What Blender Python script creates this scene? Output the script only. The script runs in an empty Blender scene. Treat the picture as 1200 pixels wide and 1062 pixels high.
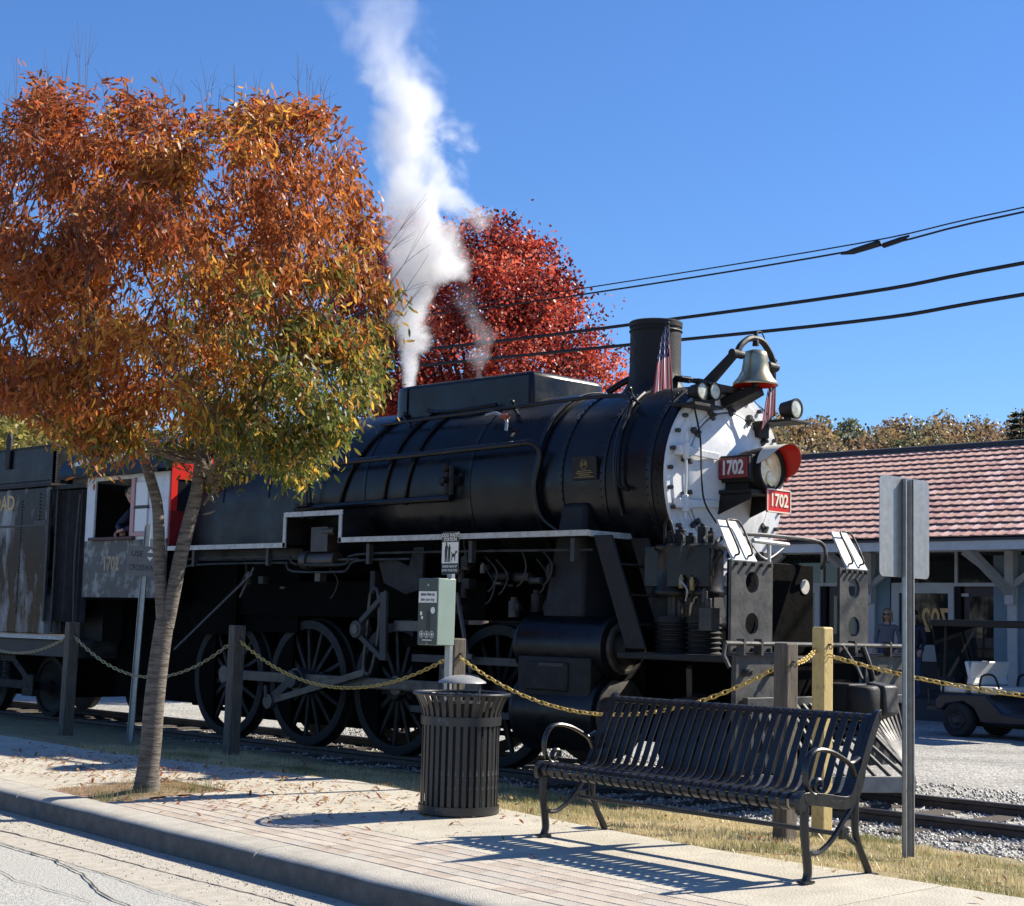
import bpy, bmesh, math, random
import numpy as np
from mathutils import Vector, Matrix, Euler, noise
random.seed(7); rng = np.random.default_rng(7)
sc = bpy.context.scene
COL = sc.collection
R_ = math.radians

# ---------------------------------------------------------------- camera
F_PX = 1893.0; PITCH = R_(6.1); ROLL = R_(1.47)
CAM = Vector((0, 0, 1.3))
hd = Vector((-1, 1, 0)).normalized(); rt = Vector((1, 1, 0)).normalized(); up0 = Vector((0, 0, 1))
FW = hd*math.cos(PITCH) + up0*math.sin(PITCH); U0 = -hd*math.sin(PITCH) + up0*math.cos(PITCH)
RI = rt*math.cos(ROLL) + U0*math.sin(ROLL); UP = -rt*math.sin(ROLL) + U0*math.cos(ROLL)
cd = bpy.data.cameras.new('camera'); cam = bpy.data.objects.new('camera', cd); COL.objects.link(cam)
m = Matrix((RI, UP, -FW)).transposed().to_4x4(); m.translation = CAM
cam.matrix_world = m
cd.sensor_fit = 'HORIZONTAL'; cd.sensor_width = 36; cd.lens = F_PX/1200*36
cd.clip_start = .1; cd.clip_end = 6000
sc.camera = cam

# ---------------------------------------------------------------- sky, sun, exposure
SUN_DIR = Vector((.41, .91, 0)).normalized()*math.cos(R_(39)) + up0*math.sin(R_(39))
world = bpy.data.worlds.new('World'); sc.world = world; world.use_nodes = True
nt = world.node_tree; nt.nodes.clear()
sky = nt.nodes.new('ShaderNodeTexSky'); sky.sky_type = 'NISHITA'; sky.sun_disc = False
sky.sun_elevation = R_(39); sky.sun_rotation = math.atan2(SUN_DIR.x, SUN_DIR.y)
sky.air_density = 1.1; sky.dust_density = 0.05; sky.ozone_density = 5.0; sky.altitude = 600
bg = nt.nodes.new('ShaderNodeBackground'); bg.inputs[1].default_value = .075
wo = nt.nodes.new('ShaderNodeOutputWorld')
hs = nt.nodes.new('ShaderNodeHueSaturation'); hs.inputs['Saturation'].default_value = 1.12; hs.inputs['Hue'].default_value = .507; gm = nt.nodes.new('ShaderNodeGamma'); gm.inputs[1].default_value = .85
nt.links.new(sky.outputs[0], hs.inputs['Color']); nt.links.new(hs.outputs[0], gm.inputs[0]); tn = nt.nodes.new('ShaderNodeMix'); tn.data_type = 'RGBA'; tn.blend_type = 'MULTIPLY'; tn.inputs[0].default_value = 1; tn.inputs[7].default_value = (.84, 1.09, 1.38, 1)
nt.links.new(gm.outputs[0], tn.inputs[6]); nt.links.new(tn.outputs[2], bg.inputs[0]); nt.links.new(bg.outputs[0], wo.inputs[0])
sd = bpy.data.lights.new('sun', 'SUN'); sd.energy = 5.0; sd.angle = R_(.53); sd.color = (1, .92, .79)
so = bpy.data.objects.new('sun', sd); COL.objects.link(so)
so.rotation_euler = SUN_DIR.to_track_quat('Z', 'Y').to_euler(); so.location = (0, 0, 30)
sc.view_settings.view_transform = 'Standard'; sc.view_settings.look = 'None'
sc.view_settings.exposure = 1.0; sc.view_settings.gamma = 1; sc.view_settings.use_curve_mapping = False
sc.cycles.max_bounces = 6; sc.cycles.transparent_max_bounces = 12; sc.cycles.volume_bounces = 2
sc.cycles.volume_step_rate = 1.0; sc.cycles.volume_max_steps = 256

# ---------------------------------------------------------------- materials
MATS = {}
def mat(name, c, c2=None, rough=.6, metal=0, scale=6, detail=4, bump=0, bscale=40, mixlo=.35, mixhi=.7, coat=0, spec=.5,
        rough2=None, stretch=None, bdist=.01, alpha=None, trans=0, streak=None):
    if name in MATS: return MATS[name]
    m = bpy.data.materials.new(name); m.use_nodes = True; n = m.node_tree; b = n.nodes['Principled BSDF']; L = n.links.new
    b.inputs['Base Color'].default_value = (*c, 1); b.inputs['Roughness'].default_value = rough
    b.inputs['Metallic'].default_value = metal; b.inputs['Coat Weight'].default_value = coat
    b.inputs['Specular IOR Level'].default_value = spec
    if trans: b.inputs['Transmission Weight'].default_value = trans
    tc = n.nodes.new('ShaderNodeTexCoord'); src = tc.outputs['Object']
    if stretch:
        mp = n.nodes.new('ShaderNodeMapping'); mp.inputs['Scale'].default_value = stretch; L(src, mp.inputs[0]); src = mp.outputs[0]
    if c2 is not None or rough2 is not None:
        nz = n.nodes.new('ShaderNodeTexNoise'); nz.inputs['Scale'].default_value = scale; nz.inputs['Detail'].default_value = detail
        nz.inputs['Roughness'].default_value = .65; L(src, nz.inputs['Vector'])
        mr = n.nodes.new('ShaderNodeMapRange'); mr.inputs[1].default_value = mixlo; mr.inputs[2].default_value = mixhi; L(nz.outputs[0], mr.inputs[0])
        if c2 is not None:
            mx = n.nodes.new('ShaderNodeMix'); mx.data_type = 'RGBA'; mx.inputs[6].default_value = (*c, 1); mx.inputs[7].default_value = (*c2, 1)
            L(mr.outputs[0], mx.inputs[0]); L(mx.outputs[2], b.inputs['Base Color'])
        if rough2 is not None:
            m2 = n.nodes.new('ShaderNodeMapRange'); m2.inputs[3].default_value = rough; m2.inputs[4].default_value = rough2
            L(mr.outputs[0], m2.inputs[0]); L(m2.outputs[0], b.inputs['Roughness'])
    if bump:
        n2 = n.nodes.new('ShaderNodeTexNoise'); n2.inputs['Scale'].default_value = bscale; n2.inputs['Detail'].default_value = 3; L(src, n2.inputs['Vector'])
        bp = n.nodes.new('ShaderNodeBump'); bp.inputs['Strength'].default_value = bump; bp.inputs['Distance'].default_value = bdist
        L(n2.outputs[0], bp.inputs['Height']); L(bp.outputs[0], b.inputs['Normal'])
    MATS[name] = m
    return m

def leaf_mat(name, trans=.5):
    m = bpy.data.materials.new(name); m.use_nodes = True; n = m.node_tree; n.nodes.clear(); L = n.links.new
    at = n.nodes.new('ShaderNodeAttribute'); at.attribute_name = 'leafcol'
    d = n.nodes.new('ShaderNodeBsdfPrincipled'); d.inputs['Roughness'].default_value = .42
    t = n.nodes.new('ShaderNodeBsdfTranslucent'); mx = n.nodes.new('ShaderNodeMixShader'); mx.inputs[0].default_value = trans
    o = n.nodes.new('ShaderNodeOutputMaterial')
    L(at.outputs[0], d.inputs['Base Color']); L(at.outputs[0], t.inputs[0]); L(d.outputs[0], mx.inputs[1]); L(t.outputs[0], mx.inputs[2]); L(mx.outputs[0], o.inputs[0])
    return m

def brick_like(name): pass
black = mat('black_enamel', (.0030, .0033, .0048), (.008, .0085, .010), spec=.36, rough=.24, rough2=.5, scale=3, bump=.28, bscale=2.3, bdist=.02)
blackm = mat('black_matt_iron', (.006, .006, .0065), (.020, .018, .016), spec=.38, rough=.5, rough2=.8, scale=9, bump=.3, bscale=60)
platem = mat('scuffed_deck_plate', (.032, .033, .034), (.095, .092, .085), spec=.3, rough=.5, scale=6, detail=7, bump=.3, bscale=30)
greyblk = mat('weathered_black_steel', (.024, .0245, .026), (.075, .072, .066), spec=.4, rough=.45, rough2=.7, scale=5, bump=.3, bscale=30)
frame_m = mat('greasy_shade_black_steel', (.0022, .0022, .0022), (.006, .0055, .005), spec=.03, rough=.55, rough2=.85, scale=8, bump=.4, bscale=30)
rodm = mat('machined_rod_steel', (.115, .11, .10), (.05, .048, .045), rough=.42, metal=.4, scale=9)
brass = mat('bell_brass', (.55, .47, .30), (.38, .31, .18), rough=.3, metal=.85, scale=5)
bronze = mat('dull_bronze', (.30, .22, .10), (.16, .11, .05), rough=.4, metal=.7, scale=12)
whitep = mat('white_enamel', (.66, .67, .68), (.42, .42, .40), rough=.38, scale=5, detail=7, mixlo=.5, mixhi=.8, bump=.08, bscale=12)
whitetrim = mat('dirty_white_trim', (.62, .60, .55), (.38, .36, .32), rough=.5, scale=14)
redp = mat('bright_red_enamel', (.62, .02, .015), (.5, .02, .012), rough=.3, scale=10)
redd = mat('dark_red_enamel', (.22, .012, .014), (.17, .01, .012), rough=.35, scale=10)
gold = mat('gold_leaf', (.62, .40, .13), (.45, .28, .10), rough=.4, scale=20)
lens = mat('sunlit_lamp_glass', (.97, .88, .64), (.75, .58, .28), rough=.15, scale=22, spec=.8)  # sunlit reflector behind the glass is put into its bright colour
lensc = mat('clear_lamp_glass', (.62, .64, .55), (.30, .33, .26), rough=.08, scale=40, spec=.8)
cream = mat('cream_lamp_hood', (.72, .68, .54), rough=.4)
glassd = mat('dark_window_glass', (.012, .014, .016), rough=.05, spec=.7)
steelg = mat('galvanised_steel', (.36, .37, .37), (.27, .28, .28), rough=.38, metal=.55, scale=18, bump=.05)
wood = mat('weathered_timber', (.15, .125, .095), (.06, .05, .038), rough=.85, scale=3, stretch=(14, 14, 1.6), bump=.5, bscale=9)
yellowp = mat('peeling_yellow_paint', (.56, .42, .17), (.36, .26, .11), rough=.6, scale=16, mixlo=.55, mixhi=.68, bump=.3, bscale=30, stretch=(2, 2, 1))
chainm = mat('yellow_chain_paint', (.66, .46, .10), (.40, .29, .10), rough=.45, scale=60)
chainw = mat('worn_pale_chain', (.52, .42, .20), (.30, .26, .15), rough=.5, scale=60)
benchm = mat('dark_bench_coating', (.009, .0095, .011), (.017, .0175, .019), spec=.5, rough=.27, rough2=.4, scale=20, bump=.05, bscale=80)
binm = mat('charcoal_bin_coating', (.018, .019, .021), (.085, .088, .09), rough=.33, rough2=.55, scale=20, detail=6, mixlo=.60, mixhi=.70, bump=.08, bscale=60)
greenb = mat('dark_green_dispenser_face', (.035, .055, .045), (.045, .062, .052), rough=.45)
greens = mat('pale_green_dispenser_side', (.25, .33, .28), (.21, .28, .24), rough=.45)
printb = mat('black_print', (.02, .02, .02), rough=.5)
printw = mat('white_print', (.75, .75, .72), rough=.5)
concrete = mat('pale_concrete', (.49, .45, .36), (.34, .31, .245), rough=.9, scale=3.5, detail=9, bump=.7, bscale=70, mixlo=.38, mixhi=.78)
kerbm = mat('kerb_concrete', (.52, .485, .41), (.38, .35, .29), rough=.9, scale=6, detail=8, bump=.9, bscale=130)
brickm = mat('pinkish_paver', (.40, .335, .275), (.48, .43, .355), rough=.9, scale=3, bump=.5, bscale=110)
jointm = mat('rusty_joint_sand', (.30, .17, .13), (.30, .22, .17), rough=1, scale=8)
asphalt = mat('old_pale_asphalt', (.54, .53, .48), (.20, .20, .185), rough=.95, scale=75, detail=2, mixlo=.40, mixhi=.70, bump=1.0, bscale=150)
gutterm = mat('gutter_concrete', (.47, .43, .365), (.33, .305, .25), rough=.95, scale=12, detail=8, bump=.8, bscale=120)
crackm = mat('tarry_crack', (.05, .048, .045), rough=1)
railm = mat('rusty_rail_steel', (.045, .035, .03), (.09, .065, .05), rough=.6, scale=14, bump=.3)
railtop = mat('polished_rail_head', (.22, .20, .18), (.10, .09, .085), rough=.4, metal=.6, scale=8)
sleeperm = mat('creosoted_timber', (.045, .035, .028), (.09, .075, .06), rough=.95, scale=4, stretch=(2, 12, 12), bump=.6, bscale=14)
skinm = mat('skin', (.48, .27, .19), rough=.5)
blond = mat('blonde_hair', (.50, .36, .18), (.36, .25, .12), rough=.6, scale=30)
darkhair = mat('dark_hair', (.02, .015, .012), rough=.6)
navy = mat('navy_cloth', (.012, .018, .045), (.02, .026, .05), rough=.75, scale=20, bump=.3, bscale=30)
denim = mat('denim', (.05, .07, .13), rough=.85)
greycl = mat('grey_cloth', (.14, .14, .15), rough=.85)

# ---------------------------------------------------------------- mesh builder
def lerp(a, b, t): return a + (b - a)*t
class MB:
    def __init__(s): s.v = []; s.f = []
    def add(s, vs, fs):
        o = len(s.v); s.v += [Vector(p) for p in vs]; s.f += [tuple(i + o for i in f) for f in fs]; return s
    def box(s, x0, x1, y0, y1, z0, z1):
        x0, x1 = min(x0, x1), max(x0, x1); y0, y1 = min(y0, y1), max(y0, y1); z0, z1 = min(z0, z1), max(z0, z1)
        return s.add([(x0, y0, z0), (x1, y0, z0), (x1, y1, z0), (x0, y1, z0), (x0, y0, z1), (x1, y0, z1), (x1, y1, z1), (x0, y1, z1)],
                     [(0, 3, 2, 1), (4, 5, 6, 7), (0, 1, 5, 4), (1, 2, 6, 5), (2, 3, 7, 6), (3, 0, 4, 7)])
    def bar(s, p0, p1, w, h, up=(0, 0, 1), w1=None, h1=None):
        p0, p1 = Vector(p0), Vector(p1); d = (p1 - p0).normalized(); up = Vector(up)
        if abs(d.dot(up)) > .98: up = Vector((1, 0, 0))
        a = d.cross(up).normalized(); b = a.cross(d)
        w1 = w if w1 is None else w1; h1 = h if h1 is None else h1; vs = []
        for p, W, H in ((p0, w, h), (p1, w1, h1)):
            vs += [p - a*W/2 - b*H/2, p + a*W/2 - b*H/2, p + a*W/2 + b*H/2, p - a*W/2 + b*H/2]
        return s.add(vs, [(0, 1, 2, 3), (7, 6, 5, 4), (0, 4, 5, 1), (1, 5, 6, 2), (2, 6, 7, 3), (3, 7, 4, 0)])
    def tube(s, pts, r, n=8, closed=False, sx=1.0):
        pts = [Vector(p) for p in pts]; N = len(pts)
        rs = r if isinstance(r, (list, tuple)) else [r]*N
        vs = []; prev = None
        for i, p in enumerate(pts):
            if closed: t = pts[(i + 1) % N] - pts[i - 1]
            else: t = pts[min(i + 1, N - 1)] - pts[max(i - 1, 0)]
            t = t.normalized() if t.length > 1e-9 else Vector((0, 0, 1))
            if prev is None:
                a = t.orthogonal().normalized()
                ref = Vector((0, 0, 1)) if abs(t.z) < .9 else Vector((1, 0, 0)); a = t.cross(ref).normalized()
            else:
                a = prev - t*prev.dot(t); a = a.normalized() if a.length > 1e-6 else t.orthogonal().normalized()
            prev = a; b = t.cross(a)
            for k in range(n):
                q = 2*math.pi*k/n; vs.append(p + (a*math.cos(q)*sx + b*math.sin(q))*rs[i])
        fs = []
        for i in range(N if closed else N - 1):
            j = (i + 1) % N
            for k in range(n): l = (k + 1) % n; fs.append((i*n + k, i*n + l, j*n + l, j*n + k))
        if not closed: fs += [tuple(range(n - 1, -1, -1)), tuple(range((N - 1)*n, N*n))]
        return s.add(vs, fs)
    def cyl(s, p0, p1, r0, r1=None, n=24): return s.lathe([(0, 0), (r0, 0), (r0 if r1 is None else r1, 1), (0, 1)], p0, p1, n, unit=True)
    def lathe(s, prof, p0, p1, n=24, unit=False, a0=0, a1=2*math.pi):
        p0, p1 = Vector(p0), Vector(p1); d = p1 - p0; Ln = d.length; d = d/Ln; k_ = Ln if unit else 1
        ref = Vector((0, 0, 1)) if abs(d.z) < .9 else Vector((1, 0, 0)); a = d.cross(ref).normalized(); b = d.cross(a)
        full = abs(a1 - a0 - 2*math.pi) < 1e-6; M_ = n if full else n + 1
        vs = []
        for r, h in prof:
            for k in range(M_):
                q = a0 + (a1 - a0)*k/n; vs.append(p0 + d*h*k_ + (a*math.cos(q) + b*math.sin(q))*max(r, 1e-5))
        fs = []
        for i in range(len(prof) - 1):
            for k in range(n):
                l = (k + 1) % M_; fs.append((i*M_ + k, (i + 1)*M_ + k, (i + 1)*M_ + l, i*M_ + l))
        return s.add(vs, fs)
    def prism(s, poly, axis, a, b):
        def P(p, t):
            if axis == 'x': return (t, p[0], p[1])
            if axis == 'y': return (p[0], t, p[1])
            return (p[0], p[1], t)
        n = len(poly); vs = [P(p, a) for p in poly] + [P(p, b) for p in poly]
        return s.add(vs, [tuple(range(n - 1, -1, -1)), tuple(range(n, 2*n))] + [(i, (i + 1) % n, n + (i + 1) % n, n + i) for i in range(n)])
    def sphere(s, c, r, n=10, m=7, sz=1.0):
        c = Vector(c); prof = [(r*math.sin(math.pi*i/m), -r*sz*math.cos(math.pi*i/m)) for i in range(m + 1)]
        return s.lathe(prof, c, c + Vector((0, 0, 1)), n)
    def xf(s, M_):
        s.v = [M_ @ p for p in s.v]; return s
    def build(s, name, m, parent=None, bev=0, smooth=40, center=True):
        me = bpy.data.meshes.new(name)
        off = Vector((0, 0, 0))
        if center and s.v:
            xs = [p.x for p in s.v]; ys = [p.y for p in s.v]; zs = [p.z for p in s.v]
            off = Vector(((min(xs) + max(xs))/2, (min(ys) + max(ys))/2, min(zs)))
        me.from_pydata([p - off for p in s.v], [], s.f); me.update()
        bm = bmesh.new(); bm.from_mesh(me); bmesh.ops.recalc_face_normals(bm, faces=bm.faces); bm.to_mesh(me); bm.free()
        return finish(name, me, m, parent, off, bev, smooth)
def finish(name, me, m, parent, off, bev=0, smooth=40):
    if m: me.materials.append(m)
    if smooth:
        me.polygons.foreach_set('use_smooth', [True]*len(me.polygons)); me.set_sharp_from_angle(angle=R_(smooth))
    o = bpy.data.objects.new(name, me); COL.objects.link(o)
    o.location = off
    if parent is not None:
        o.parent = parent
        o.location = off - chain_off(parent)
    if bev:
        b = o.modifiers.new('bevel', 'BEVEL'); b.width = bev; b.segments = 2; b.limit_method = 'ANGLE'; b.angle_limit = R_(35)
    return o
OFF = {}          # things built in world numbers: world offset of each parent
def chain_off(p):
    return OFF.get(p.name, Vector((0, 0, 0))) if p.name in OFF else (p.location + chain_off(p.parent) if p.parent is not None else p.location)
def tag(o, label=None, cat=None, group=None, kind=None):
    if label: o['label'] = label
    if cat: o['category'] = cat
    if group: o['group'] = group
    if kind: o['kind'] = kind
    return o
def thing(name, loc, label, cat, group=None, rot=0, local=False):
    e = bpy.data.objects.new(name, None); COL.objects.link(e); e.location = loc; e.rotation_euler = (0, 0, rot); e.empty_display_size = .2
    if local: OFF[e.name] = Vector((0, 0, 0))
    tag(e, label, cat, group); return e
def share(src, name, loc, parent=None, rot=None, scale=None):
    o = bpy.data.objects.new(name, src.data); COL.objects.link(o); o.location = loc
    if parent is not None: o.parent = parent
    if rot is not None: o.rotation_euler = rot
    if scale is not None: o.scale = scale
    for md in src.modifiers:
        if md.type == 'BEVEL':
            b = o.modifiers.new('bevel', 'BEVEL'); b.width = md.width; b.segments = md.segments; b.limit_method = 'ANGLE'; b.angle_limit = md.angle_limit
    return o
def text(name, body, size, M_, m, parent=None, ext=.002, bold=0, align='CENTER', sx=1.0):
    c = bpy.data.curves.new(name, 'FONT'); c.body = body; c.size = size; c.extrude = ext; c.offset = bold
    c.align_x = align; c.align_y = 'CENTER'; c.materials.append(m); c.resolution_u = 3
    tmp = bpy.data.objects.new(name, c); COL.objects.link(tmp); me = bpy.data.meshes.new_from_object(tmp.evaluated_get(bpy.context.evaluated_depsgraph_get()))
    bpy.data.objects.remove(tmp); bpy.data.curves.remove(c); me.materials.clear(); me.materials.append(m)
    o = bpy.data.objects.new(name, me); COL.objects.link(o)
    M2 = M_ @ Matrix.Diagonal((sx, 1, 1, 1))
    if parent is not None:
        o.parent = parent; M2 = Matrix.Translation(-chain_off(parent)) @ M2
    o.matrix_basis = M2
    return o
def frame(o, x, y=(0, 0, 1)):
    """matrix whose local x runs along x, local y along y, at o"""
    x = Vector(x).normalized(); y = Vector(y); y = (y - x*y.dot(x)).normalized(); z = x.cross(y)
    M_ = Matrix((x, y, z)).transposed().to_4x4(); M_.translation = Vector(o); return M_
def arc(c, r, a0, a1, n, f):
    return [f(c[0] + r*math.cos(R_(lerp(a0, a1, i/n))), c[1] + r*math.sin(R_(lerp(a0, a1, i/n)))) for i in range(n + 1)]
def smoothpts(pts, k=4):
    pts = [Vector(p) for p in pts]; out = []
    for i in range(len(pts) - 1):
        p0 = pts[max(i - 1, 0)]; p1 = pts[i]; p2 = pts[i + 1]; p3 = pts[min(i + 2, len(pts) - 1)]
        for j in range(k):
            t = j/k; out.append(.5*((2*p1) + (-p0 + p2)*t + (2*p0 - 5*p1 + 4*p2 - p3)*t*t + (-p0 + 3*p1 - 3*p2 + p3)*t**3))
    out.append(pts[-1]); return out

# kerb-aligned ground frame: u runs towards near right along the kerb, v away from the road
UU = Vector((.995, -.0993, 0)).normalized(); VV = Vector((.0993, .995, 0)).normalized()
UROT = math.atan2(UU.y, UU.x)
def tilt(v): return -.04*(7.1 - v) if v < 7.1 else -.075*(v - 7.1)
def S(u, v, h=0.0): 
    p = UU*u + VV*v; p.z = tilt(v) + h; return p
def SG(u, v, z): p = UU*u + VV*v; p.z = z; return p

# ================================================================= SETTING
def grid_mesh(name, us, vs, hf, m, parent=None, kind='structure', jit=0, fr='uv'):
    V = []; 
    for v in vs:
        for u in us:
            p = (UU*u + VV*v) if fr == 'uv' else Vector((u, v, 0))
            p.z = hf(u, v); V.append(p)
    n = len(us); Fc = [(j*n + i, j*n + i + 1, (j + 1)*n + i + 1, (j + 1)*n + i) for j in range(len(vs) - 1) for i in range(n - 1)]
    b = MB(); b.v = V; b.f = Fc
    o = b.build(name, m, parent); 
    if kind: o['kind'] = kind
    return o
def nz(x, y, s=1.0, z=0): return noise.noise(Vector((x*s, y*s, z)))

# far ground to the horizon
farg = mat('distant_dry_ground', (.16, .13, .07), (.09, .085, .04), rough=1, scale=.05)
b = MB(); b.add([(-3000, -600, -.62), (600, -600, -.62), (600, 3000, -.62), (-3000, 3000, -.62)], [(0, 1, 2, 3)]); tag(b.build('ground', farg), kind='structure')

# road
ROADZ = -.235
road = grid_mesh('road', [i*1.5 for i in range(-40, 21)], [-9, -6, -3, -1, 1, 2, 3, 3.8, 4.42], lambda u, v: ROADZ - .004 - .012*(4.4 - v) + .004*nz(u, v, .8), asphalt)
gutter = grid_mesh('gutter', [i*1.0 for i in range(-60, 31)], [4.42, 4.7, 5.0, 5.32], lambda u, v: ROADZ + (.0 if v > 4.5 else -.002), gutterm)
# cracks in the road surface
cr = MB()
def crack(pts, w):
    P = []
    for i in range(len(pts) - 1):
        for k in range(10):
            t = k/10; u = lerp(pts[i][0], pts[i + 1][0], t); v = lerp(pts[i][1], pts[i + 1][1], t)
            P.append((u, v + .025*nz(u*3, v, 2.3) + .012*nz(u*11, v, 3)))
    for i in range(len(P) - 1):
        a, c = P[i], P[i + 1]; ww = w*(.5 + abs(nz(a[0]*4, 3, 2))*1.5); w2 = w*(.5 + abs(nz(c[0]*4, 3, 2))*1.5)
        z1 = ROADZ + .003 - .012*max(0, 4.4 - a[1])*(a[1] < 4.42)
        z1 = z1 + (.002 if a[1] < 4.42 else 0)
        cr.add([SG(a[0], a[1] - ww/2, z1), SG(c[0], c[1] - w2/2, z1), SG(c[0], c[1] + w2/2, z1), SG(a[0], a[1] + ww/2, z1)], [(0, 1, 2, 3)])
crack([(-14, 4.6), (-11.5, 4.62), (-10, 4.72), (-8.9, 4.75), (-8.0, 4.8), (-6.9, 4.79), (-4, 4.8)], .018)
crack([(-13, 4.35), (-10.6, 4.37), (-9.84, 4.39), (-9.2, 4.30), (-8.6, 4.12), (-7, 3.9)], .020)
crack([(-9.6, 4.36), (-9.1, 4.42), (-8.4, 4.36), (-7.9, 4.40), (-6, 4.3)], .010)
crack([(-12, 4.0), (-10.4, 4.05), (-9.2, 3.9), (-8.2, 3.95)], .010)
tag(cr.build('road_crack', crackm, None), kind='structure')

grime_shade = mat('grimed_and_shaded_kerb_face', (.10, .092, .08), (.17, .155, .13), rough=.95, scale=9, detail=8, bump=.9, bscale=120)  # shade of the kerb face put into its colour, over mild grime
# kerb: lengths of cast concrete with rounded top
KJ = [-46, -40, -34, -28, -22, -18.6, -15.4, -12.2, -8.62, -5.0, -1.4, 2.5, 8, 14]
kerb = bpy.data.objects.new('kerb', None); COL.objects.link(kerb); kerb['kind'] = 'structure'
prof = [(5.11, -.20), (5.125, -.05), (5.14, -.026), (5.17, -.008), (5.21, 0), (5.40, .0), (5.40, -.25), (5.10, -.25)]
for i in range(len(KJ) - 1):
    a, c = KJ[i] + .006, KJ[i + 1] - .006; n = max(2, int((c - a)/.12)); b = MB(); vs = []
    for k in range(n + 1):
        u = lerp(a, c, k/n); w = .006*nz(u, 0, 1.7) + .004*nz(u, 5, 6)
        for (v, h) in prof: vs.append(S(u, v + (w if v < 5.2 else 0), h + w*.5*(h > -.1)))
    P_ = len(prof)
    fs = [(k*P_ + j, k*P_ + (j + 1) % P_, (k + 1)*P_ + (j + 1) % P_, (k + 1)*P_ + j) for k in range(n) for j in range(P_)]
    fs += [tuple(range(P_))[::-1], tuple(range(n*P_, (n + 1)*P_))]
    b.add(vs, fs); ks = b.build('kerb_stone', kerbm, kerb, smooth=50); ks.data.materials.append(grime_shade)
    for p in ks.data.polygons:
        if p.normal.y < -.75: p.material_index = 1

# sidewalk: bed, slabs, brick band
walk = grid_mesh('sidewalk', [-46 + i*1.0 for i in range(61)], [5.39, 5.8, 6.4, 6.9], lambda u, v: tilt(min(v, 7.1)) - .012, jointm)
def edge_v(u):  # ragged back edge of the paving
    base = np.interp(u, [-46, -17, -14, -12.6, -11.9, -11.2, -10, -8.5, -7.5, -6.5, -4], [7.0, 6.95, 7.05, 7.25, 7.5, 7.62, 7.55, 7.35, 7.3, 7.22, 7.4])
    return float(base)
PIT = (-12.28, -11.22, 5.42, 6.42)
def slab(u0, u1, v0, v1):
    b = MB(); e = .006; n = 3
    v1a, v1b = (edge_v(u0), edge_v(u1)) if v1 is None else (v1, v1)
    c = [(u0 + e, v0 + e), (u1 - e, v0 + e), (u1 - e, v1b - e), (u0 + e, v1a - e)]
    h = .0015*random.uniform(-1, 1)
    top = [S(x, y, h) if y < 7.1 else SG(x, y, h) for x, y in c]; bot = [p - Vector((0, 0, .06)) for p in top]
    b.add(top + bot, [(0, 1, 2, 3), (0, 4, 5, 1), (1, 5, 6, 2), (2, 6, 7, 3), (3, 7, 4, 0)])
    return b.build('slab', concrete, walk, bev=.004, smooth=0)
us = [-46 + 2.4*i for i in range(13)] + [PIT[0] - 2.2]
us = sorted(set([u for u in us if u < PIT[0] - 1.0] + [PIT[0]]))
for a, c in zip(us[:-1], us[1:]):
    slab(a, c, 5.40, 6.42); slab(a, c, 6.42, None)
slab(PIT[0], PIT[1], 6.42, None)
us2 = [PIT[1], -9.75, -8.25, -6.75, -5.25, -3.75, -2.25, -.75, 1, 3, 6]
for a, c in zip(us2[:-1], us2[1:]): slab(a, c, 6.09, None)
# tree pit soil and timber edging
soil = mat('pit_mulch', (.16, .11, .065), (.30, .22, .13), rough=1, scale=30, bump=1, bscale=60)
b = MB(); N = 10; vs = []
for j in range(N + 1):
    for i in range(N + 1):
        u = lerp(PIT[0], PIT[1], i/N); v = lerp(PIT[2], PIT[3], j/N)
        d = math.hypot(u + 11.5, v - 5.9); vs.append(S(u, v, -.005 + .05*math.exp(-(d/.3)**2) + .012*nz(u, v, 8) - .012))
b.add(vs, [(j*(N + 1) + i, j*(N + 1) + i + 1, (j + 1)*(N + 1) + i + 1, (j + 1)*(N + 1) + i) for j in range(N) for i in range(N)])
b.build('tree_pit', soil, walk)
# bricks in stretcher courses beside the kerb
bw, bl = .1135, .2050
b = MB(); b.box(-.5*bl + .004, .5*bl - .004, -.5*bw + .0035, .5*bw - .0035, -.05, 0)
brick0 = b.build('brick', brickm, None, bev=.004, smooth=0, center=False)
nrm = UU.cross((S(0, 6) - S(0, 5)).normalized()); Vd = nrm.cross(UU)
Mb = Matrix((UU, Vd, nrm)).transposed().to_4x4(); erot = Mb.to_euler()
first = True; cnt = 0; bvar = []
for nm_, ca, cb_ in (('worn_paver', (.34, .275, .22), (.44, .39, .32)), ('pale_paver', (.50, .445, .37), (.42, .37, .30)), ('grey_paver', (.37, .335, .29), (.45, .415, .355))):
    d_ = brick0.data.copy(); d_.materials[0] = mat(nm_, ca, cb_, rough=.9, scale=5, bump=.6, bscale=90); bvar.append(d_)
for j in range(6):
    for i in range(48):
        u = PIT[1] + .11 + i*bl + (.5*bl if j % 2 else 0); v = 5.465 + j*bw
        if u > -1.2: continue
        loc = S(u, v, .002*random.random())
        if first: brick0.parent = walk; brick0.location = loc - chain_off(walk); brick0.rotation_euler = erot; first = False
        else:
            o = share(brick0, 'brick', loc - chain_off(walk), walk, erot)
            k = random.choice((0, 0, 1, 2, 3))
            if k: o.data = bvar[k - 1]
        cnt += 1

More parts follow.
